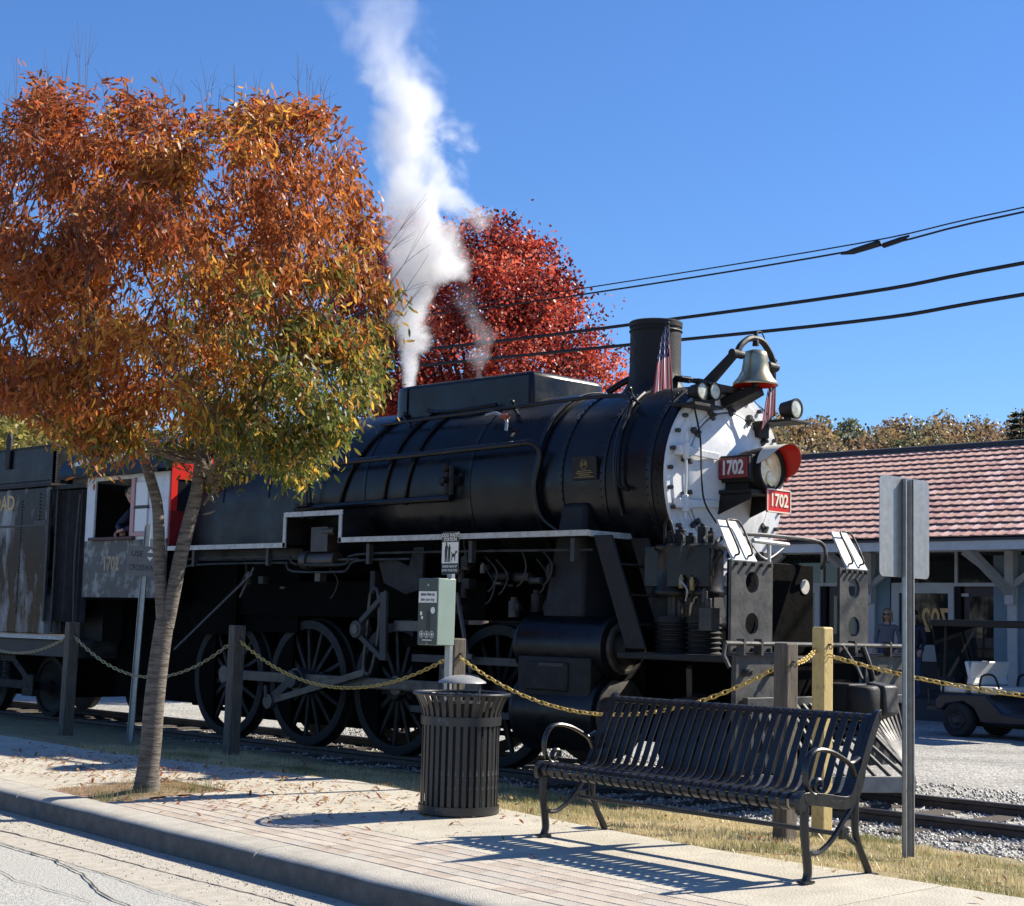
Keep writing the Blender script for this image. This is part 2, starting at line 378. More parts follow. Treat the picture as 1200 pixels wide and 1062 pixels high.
# grass verge, gravel bed, yard
vergem = mat('dry_grass_soil', (.33, .255, .125), (.15, .13, .06), rough=1, scale=5, detail=8, bump=1, bscale=70)
verge = grid_mesh('verge', [-46 + .25*i for i in range(212)], [6.7, 6.9, 7.1, 7.4, 7.7, 8.0, 8.3, 8.6, 8.9, 9.2, 9.6, 10.0, 10.5, 11.0, 11.5, 12],
    lambda u, v: (tilt(v) if v > 7.1 else 0) - .018 - .12*max(0, min(1, (edge_v(u) + .02 - v)/.16)) + .025*nz(u, v, .9) + .012*nz(u, v, 3) - (.3 if v > 11.2 else 0) - (.04 if v < 6.85 else 0), vergem)
gravm = bpy.data.materials.new('crushed_limestone'); gravm.use_nodes = True
n = gravm.node_tree; bs = n.nodes['Principled BSDF']; L = n.links.new; bs.inputs['Roughness'].default_value = .95
tc = n.nodes.new('ShaderNodeTexCoord'); vo = n.nodes.new('ShaderNodeTexVoronoi'); vo.inputs['Scale'].default_value = 26; L(tc.outputs['Object'], vo.inputs['Vector'])
cr_ = n.nodes.new('ShaderNodeValToRGB'); cr_.color_ramp.elements[0].color = (.20, .195, .175, 1); cr_.color_ramp.elements[1].color = (.50, .485, .44, 1)
e = cr_.color_ramp.elements.new(.5); e.color = (.35, .34, .305, 1)
sx = n.nodes.new('ShaderNodeSeparateColor'); L(vo.outputs['Color'], sx.inputs[0]); L(sx.outputs[0], cr_.inputs[0])
n2 = n.nodes.new('ShaderNodeTexNoise'); n2.inputs['Scale'].default_value = .7; n2.inputs['Detail'].default_value = 6; L(tc.outputs['Object'], n2.inputs[0])
mr = n.nodes.new('ShaderNodeMapRange'); mr.inputs[1].default_value = .35; mr.inputs[2].default_value = .65; mr.inputs[3].default_value = .75; mr.inputs[4].default_value = 1.05; L(n2.outputs[0], mr.inputs[0])
mx = n.nodes.new('ShaderNodeVectorMath'); mx.operation = 'SCALE'; L(cr_.outputs[0], mx.inputs[0]); L(mr.outputs[0], mx.inputs['Scale']); L(mx.outputs[0], bs.inputs['Base Color'])
bp = n.nodes.new('ShaderNodeBump'); bp.inputs['Strength'].default_value = .9; bp.inputs['Distance'].default_value = .02; bp.invert = True; L(vo.outputs['Distance'], bp.inputs['Height']); L(bp.outputs[0], bs.inputs['Normal'])
gravel = grid_mesh('gravel_yard', [-70 + 1.0*i for i in range(86)], [9.0, 9.6, 10.2, 10.8, 11.4, 12, 12.6, 13.2, 13.8, 14.5, 15.5, 17, 19, 21, 23, 25, 27, 30, 36, 48, 60],
    lambda x, y: -.25 - .045*min(1, max(0, (y - 14)/6)) + .012*nz(x, y, .7) + (-.03 if y < 9.5 else 0), gravm, fr='xy')

# loose stones along the track, one scattered mass
def scatter_mesh(name, m, pts, base_v, base_f, scl, rots, kind='stuff', parent=None, cols=None, smooth=0):
    bv = np.array(base_v, float); nb = len(bv); P = np.array(pts, float); n = len(P)
    V = (np.einsum('nij,kj->nki', rots, bv)*np.array(scl).reshape(n, 1, -1) if rots is not None else bv[None]*np.array(scl).reshape(n, 1, -1)) + P[:, None, :]
    me = bpy.data.meshes.new(name); fv = np.array(base_f, int); k = fv.shape[1]
    FA = (fv[None] + (np.arange(n)*nb)[:, None, None]).reshape(-1, k)
    me.vertices.add(n*nb); me.vertices.foreach_set('co', V.reshape(-1))
    me.loops.add(FA.size); me.loops.foreach_set('vertex_index', FA.reshape(-1).astype('i'))
    me.polygons.add(len(FA)); me.polygons.foreach_set('loop_start', (np.arange(len(FA))*k).astype('i'))
    if cols is not None:
        at = me.color_attributes.new('leafcol', 'FLOAT_COLOR', 'POINT')
        C4 = np.ones((n, nb, 4)); C4[:, :, :3] = np.array(cols)[:, None, :]; at.data.foreach_set('color', C4.reshape(-1))
    me.update(calc_edges=True)
    o = finish(name, me, m, parent, Vector((0, 0, 0)), 0, smooth)
    if kind: o['kind'] = kind
    return o
def rand_rots(n, rg=None):
    q = rng.normal(size=(n, 4)); q /= np.linalg.norm(q, axis=1)[:, None]; w, x, y, z = q.T
    return np.stack([np.stack([1 - 2*(y*y + z*z), 2*(x*y - z*w), 2*(x*z + y*w)], 1), np.stack([2*(x*y + z*w), 1 - 2*(x*x + z*z), 2*(y*z - x*w)], 1), np.stack([2*(x*z - y*w), 2*(y*z + x*w), 1 - 2*(x*x + y*y)], 1)], 1)
OCT_V = [(1, 0, 0), (-.8, .2, 0), (0, .8, .1), (.1, -.9, 0), (0, .1, .7), (.1, 0, -.7)]
OCT_F = [(0, 2, 4), (2, 1, 4), (1, 3, 4), (3, 0, 4), (2, 0, 5), (1, 2, 5), (3, 1, 5), (0, 3, 5)]
NS = 26000
xs = rng.uniform(-19, -2.5, NS); ys = np.concatenate([rng.uniform(9.45, 12.3, NS*2//3), rng.uniform(12.3, 15.5, NS - NS*2//3)])
dy = ys < 9.9 + .25*np.sin(xs*2.1) ; keep = ~(dy & (rng.random(NS) < .7)); xs, ys = xs[keep], ys[keep]
zs = -.25 + np.array([.012*nz(x, y, .7) for x, y in zip(xs, ys)]) + rng.uniform(-.004, .014, len(xs))
g = rng.uniform(.20, .55, len(xs)); cols = np.stack([g, g*.965, g*.88], 1)
stonem = leaf_mat('loose_stone', 0.0); 
scatter_mesh('loose_ballast', stonem, np.stack([xs, ys, zs], 1), OCT_V, OCT_F, rng.uniform(.010, .026, len(xs)), rand_rots(len(xs)), cols=cols)

# railway track
track = bpy.data.objects.new('railway_track', None); COL.objects.link(track); track['kind'] = 'structure'
for yc in (11.85, 13.29):
    b = MB(); p = [(-.035, 0), (.035, 0), (.035, -.035), (.009, -.045), (.009, -.12), (.065, -.135), (.065, -.15), (-.065, -.15), (-.065, -.135), (-.009, -.12), (-.009, -.045), (-.035, -.035)]
    b.prism([(yc + a, -.14 + c) for a, c in p], 'x', -60, 14); r_ = b.build('rail', railm, track, bev=.004)
    b = MB(); b.box(-60, 14, yc - .03, yc + .03, -.1395, -.1385); b.build('running_band', railtop, r_)
b = MB(); b.box(-.115, .115, -1.3, 1.3, -.15, 0); sl0 = b.build('sleeper', sleeperm, None, bev=.01, smooth=0, center=False); first = True
for i in range(62):
    x = -26 + i*.56; loc = Vector((x, 12.57, -.232 + random.uniform(-.006, .006))); rz = random.uniform(-.02, .02)
    if first: sl0.parent = track; sl0.location = loc; sl0.rotation_euler = (0, 0, rz); first = False
    else: share(sl0, 'sleeper', loc, track, (0, 0, rz))

# grass blades on the verge
NG = 170000
u = rng.uniform(-15.5, -2.2, NG); vmin = np.array([edge_v(x) for x in u]) - .10 + .13*np.array([nz(x, 2, 1.3) for x in u])
v = vmin + rng.uniform(0, 1, NG)**.9*(np.interp(u, [-15, -12, -8, -3], [2.6, 2.7, 3.0, 3.4]) + .3*np.sin(u*3) - .3)
dens = np.array([.55 + 1.3*nz(a, c, 1.1) + .5*nz(a, c, 5) for a, c in zip(u, v)]); keep = rng.random(NG) < np.clip(dens + .4, .2, 1); u, v = u[keep], v[keep]
z = np.where(v > 7.1, -.075*(v - 7.1), 0) - .018 + np.array([.025*nz(a, c, .9) + .012*nz(a, c, 3) for a, c in zip(u, v)])
P = np.stack([UU.x*u + VV.x*v, UU.y*u + VV.y*v, z - .006], 1); n_ = len(P)
th = rng.uniform(0, 6.28, n_); lean = rng.normal(0, .55, n_); ln = rng.uniform(.018, .05, n_)*(1 + .5*np.array([nz(a, c, 2) for a, c in zip(u, v)]))
RZ = np.zeros((n_, 3, 3)); c_, s_ = np.cos(th), np.sin(th); cl, sl_ = np.cos(lean), np.sin(lean)
RZ[:, 0, 0] = c_; RZ[:, 0, 1] = -s_*cl; RZ[:, 0, 2] = s_*sl_; RZ[:, 1, 0] = s_; RZ[:, 1, 1] = c_*cl; RZ[:, 1, 2] = -c_*sl_; RZ[:, 2, 1] = sl_; RZ[:, 2, 2] = cl
ln = ln*np.clip(1 + 1.3*np.array([nz(a, c, 4.5, 2) for a, c in zip(u, v)]), .5, 2.2)
t = np.clip(np.array([.60 + 1.3*nz(a, c, 1.1, 4) for a, c in zip(u, v)]) + rng.normal(0, .22, n_), 0, 1)[:, None]
cg = (1 - t)*np.array([.26, .26, .10]) + t*np.array([.72, .60, .34]); cg *= rng.uniform(.7, 1.2, (n_, 1))
scl = np.stack([np.full(n_, .006)*rng.uniform(.6, 1.5, n_), ln, ln], 1)
grassm = leaf_mat('grass_blade', .35)
gr = scatter_mesh('grass', grassm, P, [(-.5, 0, 0), (.5, 0, 0), (0, .12, 1)], [(0, 1, 2)], scl, None, cols=cg)
# apply rotation (blade scale first, then spin)
co = np.zeros(n_*9); gr.data.vertices.foreach_get('co', co); co = co.reshape(n_, 3, 3) - P[:, None, :]
co = np.einsum('nij,nkj->nki', RZ, co) + P[:, None, :]; gr.data.vertices.foreach_set('co', co.reshape(-1)); gr.data.update()

# fallen leaves lying on the paving, the verge and the gutter
NL = 1500
u = np.concatenate([rng.normal(-13.0, 1.5, 850), rng.normal(-10.6, 1.2, 350), rng.uniform(-14, -4, 300)]); v = np.concatenate([rng.normal(6.45, .45, 850), rng.normal(6.5, .55, 350), rng.uniform(7.0, 9.3, 300)])
ok = v > 5.45; u, v = u[ok], v[ok]; z = np.array([tilt(a) for a in v]) + rng.uniform(.004, .014, len(v)) + np.where(v > 7.3, .02, 0)
a_ = len(u); P = np.stack([UU.x*u + VV.x*v, UU.y*u + VV.y*v, z], 1); th = rng.uniform(0, 6.28, a_); Q = np.zeros((a_, 3, 3))
tx = rng.normal(0, .3, a_); Q[:, 0, 0] = np.cos(th); Q[:, 0, 1] = -np.sin(th); Q[:, 1, 0] = np.sin(th); Q[:, 1, 1] = np.cos(th); Q[:, 2, 2] = 1; Q[:, 2, 0] = tx; 
pal = np.array([(.34, .16, .06), (.25, .12, .06), (.42, .27, .12), (.30, .08, .03), (.50, .36, .2)])
LEAF_V = [(-.5, 0, 0), (-.15, .16, .05), (.25, .13, .06), (.5, 0, .02), (.25, -.13, .06), (-.15, -.16, .05), (-.15, 0, 0), (.25, 0, .0)]
LEAF_F = [(0, 6, 1, 1), (1, 6, 7, 2), (2, 7, 3, 3), (0, 5, 6, 6), (5, 4, 7, 6), (4, 3, 7, 7)]
LEAF_T = [(0, 6, 1), (1, 6, 7), (1, 7, 2), (2, 7, 3), (0, 5, 6), (5, 4, 6), (4, 7, 6), (4, 3, 7)]
leafm = leaf_mat('autumn_leaf', .58)
scatter_mesh('fallen_leaves', leafm, P, LEAF_V, LEAF_T, rng.uniform(.03, .075, a_), Q, cols=pal[rng.integers(0, 5, a_)]*rng.uniform(.7, 1.3, (a_, 1)))
# grass and straw in the tree pit
ng = 1400; u = rng.uniform(PIT[0] + .05, PIT[1] - .05, ng); v = rng.uniform(PIT[2], PIT[3], ng); w_ = np.exp(-((u + 11.2)/.35)**2)
P = np.array([S(a, c, -.01) for a, c in zip(u, v)]); ln = rng.uniform(.03, .07, ng) + .09*w_*rng.random(ng)
tt = np.clip(w_ + rng.normal(0, .3, ng), 0, 1)[:, None]; cg = (1 - tt)*np.array([.38, .29, .15]) + tt*np.array([.10, .14, .04])
th = rng.uniform(0, 6.28, ng); le = rng.normal(0, .7, ng)
b = np.array([[(-.004, 0, 0), (.004, 0, 0), (math.sin(l)*h*math.cos(t), math.sin(l)*h*math.sin(t), max(.01, math.cos(l)*h))] for l, h, t in zip(le, ln, th)])
def tri_cloud(name, V, cols, m, parent=None, kind='stuff', k=3, quads=None):
    n = len(V); me = bpy.data.meshes.new(name); kk = V.shape[1]
    fs = np.array(quads if quads is not None else [tuple(range(kk))]); F_ = (fs[None] + (np.arange(n)*kk)[:, None, None]).reshape(-1, fs.shape[1])
    me.vertices.add(n*kk); me.vertices.foreach_set('co', V.reshape(-1)); me.loops.add(F_.size); me.loops.foreach_set('vertex_index', F_.reshape(-1).astype('i'))
    me.polygons.add(len(F_)); me.polygons.foreach_set('loop_start', (np.arange(len(F_))*fs.shape[1]).astype('i'))
    at = me.color_attributes.new('leafcol', 'FLOAT_COLOR', 'POINT'); C4 = np.ones((n, kk, 4)); C4[:, :, :3] = np.array(cols)[:, None, :]; at.data.foreach_set('color', C4.reshape(-1))
    me.update(calc_edges=True); o = finish(name, me, m, parent, Vector((0, 0, 0)), 0, 0)
    if parent is not None: o.location = -chain_off(parent)
    if kind: o['kind'] = kind
    return o
tri_cloud('pit_grass', b + P[:, None, :], cg, grassm)

# grit and small debris lying in the gutter
ng = 2600; u = rng.uniform(-16, -3, ng); v = 5.06 - np.abs(rng.normal(0, .22, ng)); z = np.where(v > 4.42, ROADZ + .001, ROADZ - .004); P = np.array([SG(a, c, e) for a, c, e in zip(u, v, z)]); g = rng.uniform(.12, .5, ng)
scatter_mesh('gutter_grit', stonem, P, OCT_V, OCT_F, rng.uniform(.002, .009, ng), rand_rots(ng), cols=np.stack([g, g*.93, g*.8], 1))

# ================================================================= LOCOMOTIVE
YC, ZB, RZ_ = 12.57, 2.75, -.14
loco = thing('steam_locomotive', (-13, YC, RZ_), 'black steam locomotive with white smokebox front numbered 1702, standing behind the chain fence', 'locomotive')
def bpnt(x, a, r=1.0, side=1): return Vector((x, YC - side*r*math.cos(R_(a)), ZB + r*math.sin(R_(a))))
AX = lambda x: (x, YC, ZB)
def xlathe(prof, y=YC, z=ZB, n=64):   # profile given as (radius, world x)
    b = MB(); return b.lathe([(r, x + 30) for r, x in prof], (-30, y, z), (-29, y, z), n)
xlathe([(0.0, -11.3), (.96, -11.3), (.96, -9.66), (.945, -9.62), (.0, -9.62)]).build('smokebox', black, loco, smooth=30)
boil = xlathe([(.0, -15), (1.0, -15), (1.0, -11.24), (.985, -11.2), (.96, -11.2)]).build('boiler', black, loco, smooth=30)
for x in (-14.95, -13.9, -12.2, -11.24):
    xlathe([(1.0, x - .03), (1.008, x - .028), (1.008, x + .028), (1.0, x + .03)]).build('boiler_band', black, boil)
for x in (-10.92, -10.36, -9.78):
    xlathe([(.95, x - .035), (.972, x - .03), (.972, x + .03), (.95, x + .035)]).build('smokebox_ring', black, loco)
# firebox casing
secs = [(-14.97, 1.0, 1.0, 2.75), (-15.6, 1.03, .93, 2.74), (-16.4, 1.06, .84, 2.72), (-17.24, 1.08, .80, 2.68)]
b = MB(); vs = []; n = 26
for X_, w, h, zc in secs:
    vs += [(X_, YC - w*.99, 2.0)] + [(X_, YC - w*math.cos(math.pi*k/n), zc + h*math.sin(math.pi*k/n)) for k in range(n + 1)] + [(X_, YC + w*.99, 2.0)]
K = n + 3; b.add(vs, [(i*K + k, i*K + k + 1, (i + 1)*K + k + 1, (i + 1)*K + k) for i in range(3) for k in range(K - 1)] + [tuple(range(K)), tuple(range(3*K, 4*K))])
b.build('firebox', black, loco, smooth=30)
for X_ in (-15.62, -16.5):
    w = np.interp(-X_, [14.97, 15.6, 16.4, 17.24], [1, 1.03, 1.06, 1.08]); h = np.interp(-X_, [14.97, 15.6, 16.4, 17.24], [1, .93, .84, .80]); zc = np.interp(-X_, [14.97, 15.6, 16.4, 17.24], [2.75, 2.74, 2.72, 2.68])
    b = MB(); b.tube([(X_, YC - (w + .002)*math.cos(math.pi*k/30), zc + (h + .002)*math.sin(math.pi*k/30)) for k in range(31)], .012, 6); b.build('firebox_seam', black, loco)
# dome housing
pl = [(-11.83, 12.10), (-11.80, 12.5)] + arc((-12.02, 13.10), .22, 0, 90, 5, lambda a, c: (a, c)) + [(-13.6, 13.32)] + arc((-13.86, 13.02), .30, 90, 180, 6, lambda a, c: (a, c)) + arc((-13.86, 12.42), .32, 180, 262, 8, lambda a, c: (a, c)) + [(-13.80, 12.09)]
b = MB(); b.prism(pl, 'z', 3.45, 4.0); dome = b.build('dome_housing', black, loco, bev=.05, smooth=50)
b = MB(); b.bar((-13.80, 12.085, 3.5), (-13.80, 12.085, 3.97), .02, .012); b.build('housing_seam', black, dome)
b = MB(); b.prism([(x + .04*(1 if x > -12 else -1)*.8, y + (.035 if y > 12.5 else -.035)) for x, y in pl], 'z', 3.45, 3.60); b.build('housing_skirt', black, dome, bev=.02, smooth=50)
# chimney
def zl(prof, x, y, n=40): b = MB(); return b.lathe([(r, z + 5) for r, z in prof], (x, y, -5), (x, y, -4), n)
zl([(.42, 3.62), (.33, 3.70), (.275, 3.80), (.262, 3.95), (.262, 4.36), (.272, 4.37), (.275, 4.42), (.262, 4.43), (.235, 4.43), (.235, 3.9), (0, 3.9)], -10.53, YC).build('chimney', blackm, loco)
b = MB(); b.tube([(-10.55, YC + .29*math.cos(t), 4.33 + .0*t) if 0 else (-10.53 + .268*math.sin(t), YC + .268*math.cos(t), 4.33) for t in np.linspace(0, 2*math.pi, 33)[:-1]], .008, 6, closed=True); b.build('chimney_band', blackm, loco)
# white smokebox front
front = xlathe([(.945, -9.622), (.93, -9.60), (.86, -9.598), (.845, -9.585), (.70, -9.585), (.69, -9.60), (0, -9.60)]).build('smokebox_front', whitep, loco, smooth=30)
door = xlathe([(.665, -9.60), (.66, -9.565), (.645, -9.555), (.55, -9.54), (.40, -9.50), (.20, -9.465), (0, -9.455)]).build('smokebox_door', whitep, loco, smooth=30)
b = MB(); b.cyl((0, 0, 0), (.045, 0, 0), .022, n=6); bolt0 = b.build('bolt', greyblk, None, center=False)
first = True
for k in range(30):
    a = k*12 + 4; loc = bpnt(-9.60, a, .895) - Vector((-13, YC, RZ_))
    if first: bolt0.parent = front; bolt0.location = bpnt(-9.60, a, .895) - chain_off(front); first = False
    else: share(bolt0, 'bolt', bpnt(-9.60, a, .895) - chain_off(front), front)
b = MB(); b.box(-.0, .05, -.02, .02, -.055, .055); b.cyl((.03, 0, 0), (.085, 0, 0), .018, n=6); dog0 = b.build('door_clamp', greyblk, None, center=False); first = True
for k in range(14):
    a = 12 + k*360/14
    if 150 < a < 215 or 330 < a < 380 and 0: continue
    p = bpnt(-9.585, a, .69); rot = (R_(-(a - 90)), 0, 0)
    if first: dog0.parent = front; dog0.location = p - chain_off(front); dog0.rotation_euler = rot; first = False
    else: share(dog0, 'door_clamp', p - chain_off(front), front, rot)
for dz in (.23, -.27):
    b = MB(); b.box(-9.58, -9.50, YC - .84, YC - .66, ZB + dz - .045, ZB + dz + .045); b.cyl((-9.50, YC - .76, ZB + dz - .08), (-9.50, YC - .76, ZB + dz + .08), .032, n=10)
    b.bar((-9.52, YC - .7, ZB + dz), (-9.47, YC - .3, ZB + dz*.9), .02, .07); b.build('door_hinge', whitep, loco, bev=.006)
b = MB(); b.tube([(-9.50, YC - .76, ZB + .4), (-9.50, YC - .76, ZB - .42)], .014, 8); b.build('hinge_pin', whitep, loco)
for y, z0, z1 in ((YC - .60, 2.0, 3.42), ):
    b = MB(); b.tube(smoothpts([(-9.52, y - .02, 3.40), (-9.46, y, 3.1), (-9.44, y, 2.75), (-9.43, y + .04, 2.5), (-9.45, y + .25, 2.32)]), .009, 6); b.build('conduit', blackm, loco)
b = MB(); b.tube(smoothpts([(-9.44, YC + .12, 3.6), (-9.38, YC + .32, 3.45), (-9.36, YC + .42, 3.36)]), .006, 5); b.build('bell_cord', blackm, loco)
# white painted front brackets under the door
for s in (-1, 1):
    b = MB(); b.box(-9.60, -9.50, YC + s*.52 - .05, YC + s*.52 + .05, 2.0, 2.09); b.build('front_lug', greyblk, loco, bev=.01)

# headlight
hz = 2.84
def xl2(prof, y, z, n=28): return xlathe(prof, y, z, n)
hl = xl2([(0, -9.55), (.12, -9.52), (.19, -9.38), (.215, -9.2), (.22, -9.1), (.215, -9.07), (.19, -9.07), (.19, -9.10), (0, -9.12)], YC, hz).build('headlight', blackm, loco)
b = xl2([(.19, -9.095), (.14, -9.085), (0, -9.078)], YC, hz); b.build('headlight_lens', lens, hl)
for dz in (.085, -.085):
    xl2([(.078, -9.082), (.074, -9.068), (.05, -9.064), (0, -9.06)], YC, hz + dz, 18).build('lamp_bulb', lens, hl)
xl2([(.215, -9.07), (.215, -9.055), (.190, -9.055), (.190, -9.07)], YC, hz).build('lens_rim', blackm, hl)
xlathe([(.70, -9.60), (.70, -9.575), (.675, -9.57), (.675, -9.60)]).build('door_ring', whitep, loco)
xlathe([(.676, -9.598), (.676, -9.578), (.668, -9.578), (.668, -9.598)]).build('door_gap_shade', blackm, loco)  # dark ring painted for the shade in the gap round the door
def hood(r, m, nm, x1=-8.84):
    b = MB(); n = 18; vs = []
    for k in range(n + 1):
        a = R_(lerp(-18, 170, k/n)); w = math.sin(math.pi*k/n)**.45
        for x in (-9.08, lerp(-9.06, x1, w)): vs.append((x, YC + r*math.cos(a), hz + r*math.sin(a)))
    return b.add(vs, [(2*k, 2*k + 1, 2*k + 3, 2*k + 2) for k in range(n)]).build(nm, m, hl, smooth=60)
hood(.232, cream, 'headlight_hood'); hood(.226, redp, 'hood_lining')
b = MB(); b.box(-9.5, -9.12, YC - .25, YC + .25, hz - .13, hz + .13); b.build('lamp_casing', blackm, loco, bev=.01)
nb = MB(); Mx = frame((-9.29, YC - .30, hz), (1, -.10, 0)); nb.box(-.18, .18, -.095, .095, -.02, .02); nb.xf(Mx)
nbo = nb.build('number_board', redd, loco, bev=.004)
nb = MB(); nb.box(-.19, .19, -.105, .105, -.03, -.0); nb.xf(Mx); nb.build('board_back', blackm, nbo)
text('board_number', '1702', .185, Mx @ Matrix.Translation((0, .0, .022)), whitep, nbo, .002, .006, sx=.78)
Mx2 = frame((-9.29, YC + .30, hz), (-1, -.10, 0)); nb = MB(); nb.box(-.18, .18, -.095, .095, -.02, .02); nb.xf(Mx2); nb2 = nb.build('number_board', redd, loco, bev=.004)
text('board_number', '1702', .185, Mx2 @ Matrix.Translation((0, 0, .022)), whitep, nb2, .002, .006, sx=.78)
b = MB(); b.box(-9.6, -9.10, YC - .28, YC + .28, 2.60, 2.64); b.prism([(-9.6, 2.60), (-9.12, 2.60), (-9.12, 2.55), (-9.58, 2.38)], 'y', YC - .26, YC - .24); b.prism([(-9.6, 2.60), (-9.12, 2.60), (-9.12, 2.55), (-9.58, 2.38)], 'y', YC + .24, YC + .26)
b.box(-9.5, -9.2, YC - .2, YC + .2, 2.64, hz - .13); b.build('headlight_shelf', blackm, loco, bev=.006)
rp = MB(); Mr = frame((-9.06, YC + .10, 2.545), (0, 1, 0)); rp.box(-.195, .195, -.115, .115, -.006, .006); rp.xf(Mr); rpo = rp.build('red_number_plate', redp, loco, bev=.002)
rp = MB()
for a in ((-.19, .19, .100, .112), (-.19, .19, -.112, -.100), (-.192, -.180, -.112, .112), (.180, .192, -.112, .112)): rp.box(a[0], a[1], a[2], a[3], .006, .012)
rp.xf(Mr); rp.build('plate_border', cream, rpo)
text('plate_number', '1702', .17, Mr @ Matrix.Translation((0, 0, .008)), cream, rpo, .004, .004, sx=.86)
rp = MB(); rp.box(-9.075, -9.068, YC - .05, YC + .05, 2.62, 2.70); rp.build('plate_hanger', blackm, rpo)

# bell
bx, bz = -9.27, 3.665
BS = .83
bell = zl([(r*BS, bz + h*.88) for r, h in [(.262, 0), (.268, .012), (.25, .04), (.205, .09), (.165, .16), (.148, .25), (.142, .33), (.125, .375), (.06, .395), (0, .40)]], bx, YC, 36).build('bell', brass, loco, smooth=60)
zl([(r*BS, bz + h*.85) for r, h in [(.258, .004), (.235, .05), (.15, .16), (.12, .34), (0, .36)]], bx, YC, 30).build('bell_inside', redp, bell, smooth=60)
b = MB(); b.tube([(bx, YC, bz + .3), (bx, YC, bz + .03)], .012); b.sphere((bx, YC, bz + .02), .035); b.build('clapper', blackm, bell)
b = MB(); b.tube(smoothpts([(bx, YC - .30, bz + .27), (bx, YC - .24, bz + .36), (bx, YC - .12, bz + .44), (bx, YC, bz + .46), (bx, YC + .12, bz + .44), (bx, YC + .24, bz + .34), (bx, YC + .30, bz + .24)]), .032, 8)
b.cyl((bx, YC - .38, bz + .27), (bx, YC - .22, bz + .27), .042, n=12); b.cyl((bx, YC + .2, bz + .22), (bx, YC + .34, bz + .22), .045, n=12)
b.cyl((bx, YC, bz + .39), (bx, YC, bz + .53), .035, .02, n=10); b.tube(smoothpts([(bx, YC, bz + .52), (bx, YC + .08, bz + .54), (bx, YC + .14, bz + .48), (bx, YC + .14, bz + .40)]), .007, 6); b.build('bell_yoke', blackm, loco)
b = MB(); b.bar((bx, YC - .33, bz + .27), (-9.55, YC - .46, 3.60), .08, .075, w1=.10, h1=.10); b.box(-9.66, -9.5, YC - .56, YC - .40, 3.54, 3.62)
b.bar((bx, YC + .06, bz - .03), (-9.6, YC + .0, 3.50), .20, .09, w1=.3, h1=.1); b.bar((bx + .01, YC + .31, bz + .22), (-9.45, YC + .14, 3.62), .05, .05); b.build('bell_bracket', blackm, loco, bev=.01)
b = MB()
for k in range(6): 
    p = bpnt(-9.5, 74 + k*6.5, .90); b.sphere(p, .03, 8, 5)
b.box(-9.60, -9.46, YC - .34, YC + .2, 3.60, 3.66); b.build('bracket_base', greyblk, loco)
# marker lamps
def lamp(x, y, z, r, m=lensc, L_=.13):
    b = xl2([(0, x - L_), (r*.8, x - L_), (r*1.05, x - .03), (r*1.12, x - .02), (r*1.12, x), (r*.95, x), (r*.95, x - .01)], y, z, 18); return b
ml = lamp(-9.40, 11.93, 3.55, .078).build('marker_lamp', blackm, loco); xl2([(.075, -9.41), (0, -9.40)], 11.93, 3.55, 18).build('lamp_lens', lensc, ml)
ml = lamp(-9.38, 12.10, 3.56, .078).build('marker_lamp', blackm, loco); xl2([(.075, -9.39), (0, -9.38)], 12.10, 3.56, 18).build('lamp_lens', lensc, ml)
b = MB(); b.box(-9.66, -9.38, 11.78, 12.22, 3.40, 3.43); b.box(-9.5, -9.42, 11.9, 12.14, 3.42, 3.48); b.box(-9.52, -9.42, 11.88, 12.12, 3.63, 3.665); b.tube([(-9.5, 11.72, 3.66), (-9.5, 12.12, 3.67)], .012); b.build('lamp_shelf', blackm, loco, bev=.004)
ml = lamp(-9.18, 13.14, 3.50, .092, L_=.17).build('marker_lamp', blackm, loco); xl2([(.088, -9.19), (0, -9.175)], 13.14, 3.50, 18).build('lamp_lens', lensc, ml)
b = MB(); b.box(-9.62, -9.14, 12.98, 13.30, 3.36, 3.385); b.box(-9.30, -9.20, 13.08, 13.20, 3.38, 3.42); b.box(-9.6, -9.5, 12.95, 13.12, 3.22, 3.37); b.build('lamp_shelf', blackm, loco, bev=.004)
# flags
flr = mat('flag_red', (.52, .03, .04), rough=.8); flw = mat('flag_white', (.72, .70, .68), rough=.8); flb = mat('flag_blue', (.02, .03, .12), rough=.8)
def flag(o, base, top, wd, drop, folds, nm, label):
    """cloth hanging from the staff tip: stripes run down the drop, canton at the top"""
    st = MB(); st.tube([base, top], .011, 6); st.sphere(top, .02, 8, 5); t = st.build(nm, blackm, loco)
    nx, ny = 26, 16; me = bpy.data.meshes.new('flag_cloth'); V = []
    B_, T_ = Vector(base), Vector(top); Dn = (B_ - T_)
    for j in range(ny + 1):
        for i in range(nx + 1):
            s = i/nx; tt = j/ny; sp = .25 + .75*tt**.7
            p = T_ + Dn*(.02 + drop*tt*(1 - .08*s)) + Vector(wd)*s*sp + Vector((.7, -.7, 0))*folds*math.sin(s*15 + tt*2)*(.3 + tt)*.5 + Vector((0, 0, -.06*s*s)); V.append(p - chain_off(t))
    Fs = [(j*(nx + 1) + i, j*(nx + 1) + i + 1, (j + 1)*(nx + 1) + i + 1, (j + 1)*(nx + 1) + i) for j in range(ny) for i in range(nx)]
    me.from_pydata(V, [], Fs)
    for m_ in (flr, flw, flb): me.materials.append(m_)
    for k, p in enumerate(me.polygons):
        i, j = k % nx, k//nx; p.material_index = (1 if (i*3 + j*5) % 7 == 0 else 2) if (j < ny*.46 and i > nx*.0) else (i//2) % 2; p.use_smooth = True
    fo = bpy.data.objects.new('flag_cloth', me); COL.objects.link(fo); fo.parent = t; return t
flag(0, (-9.58, 11.70, 3.40), (-9.62, 11.66, 4.18), (-.05, -.20, -.06), .78, .05, 'flagstaff', '')
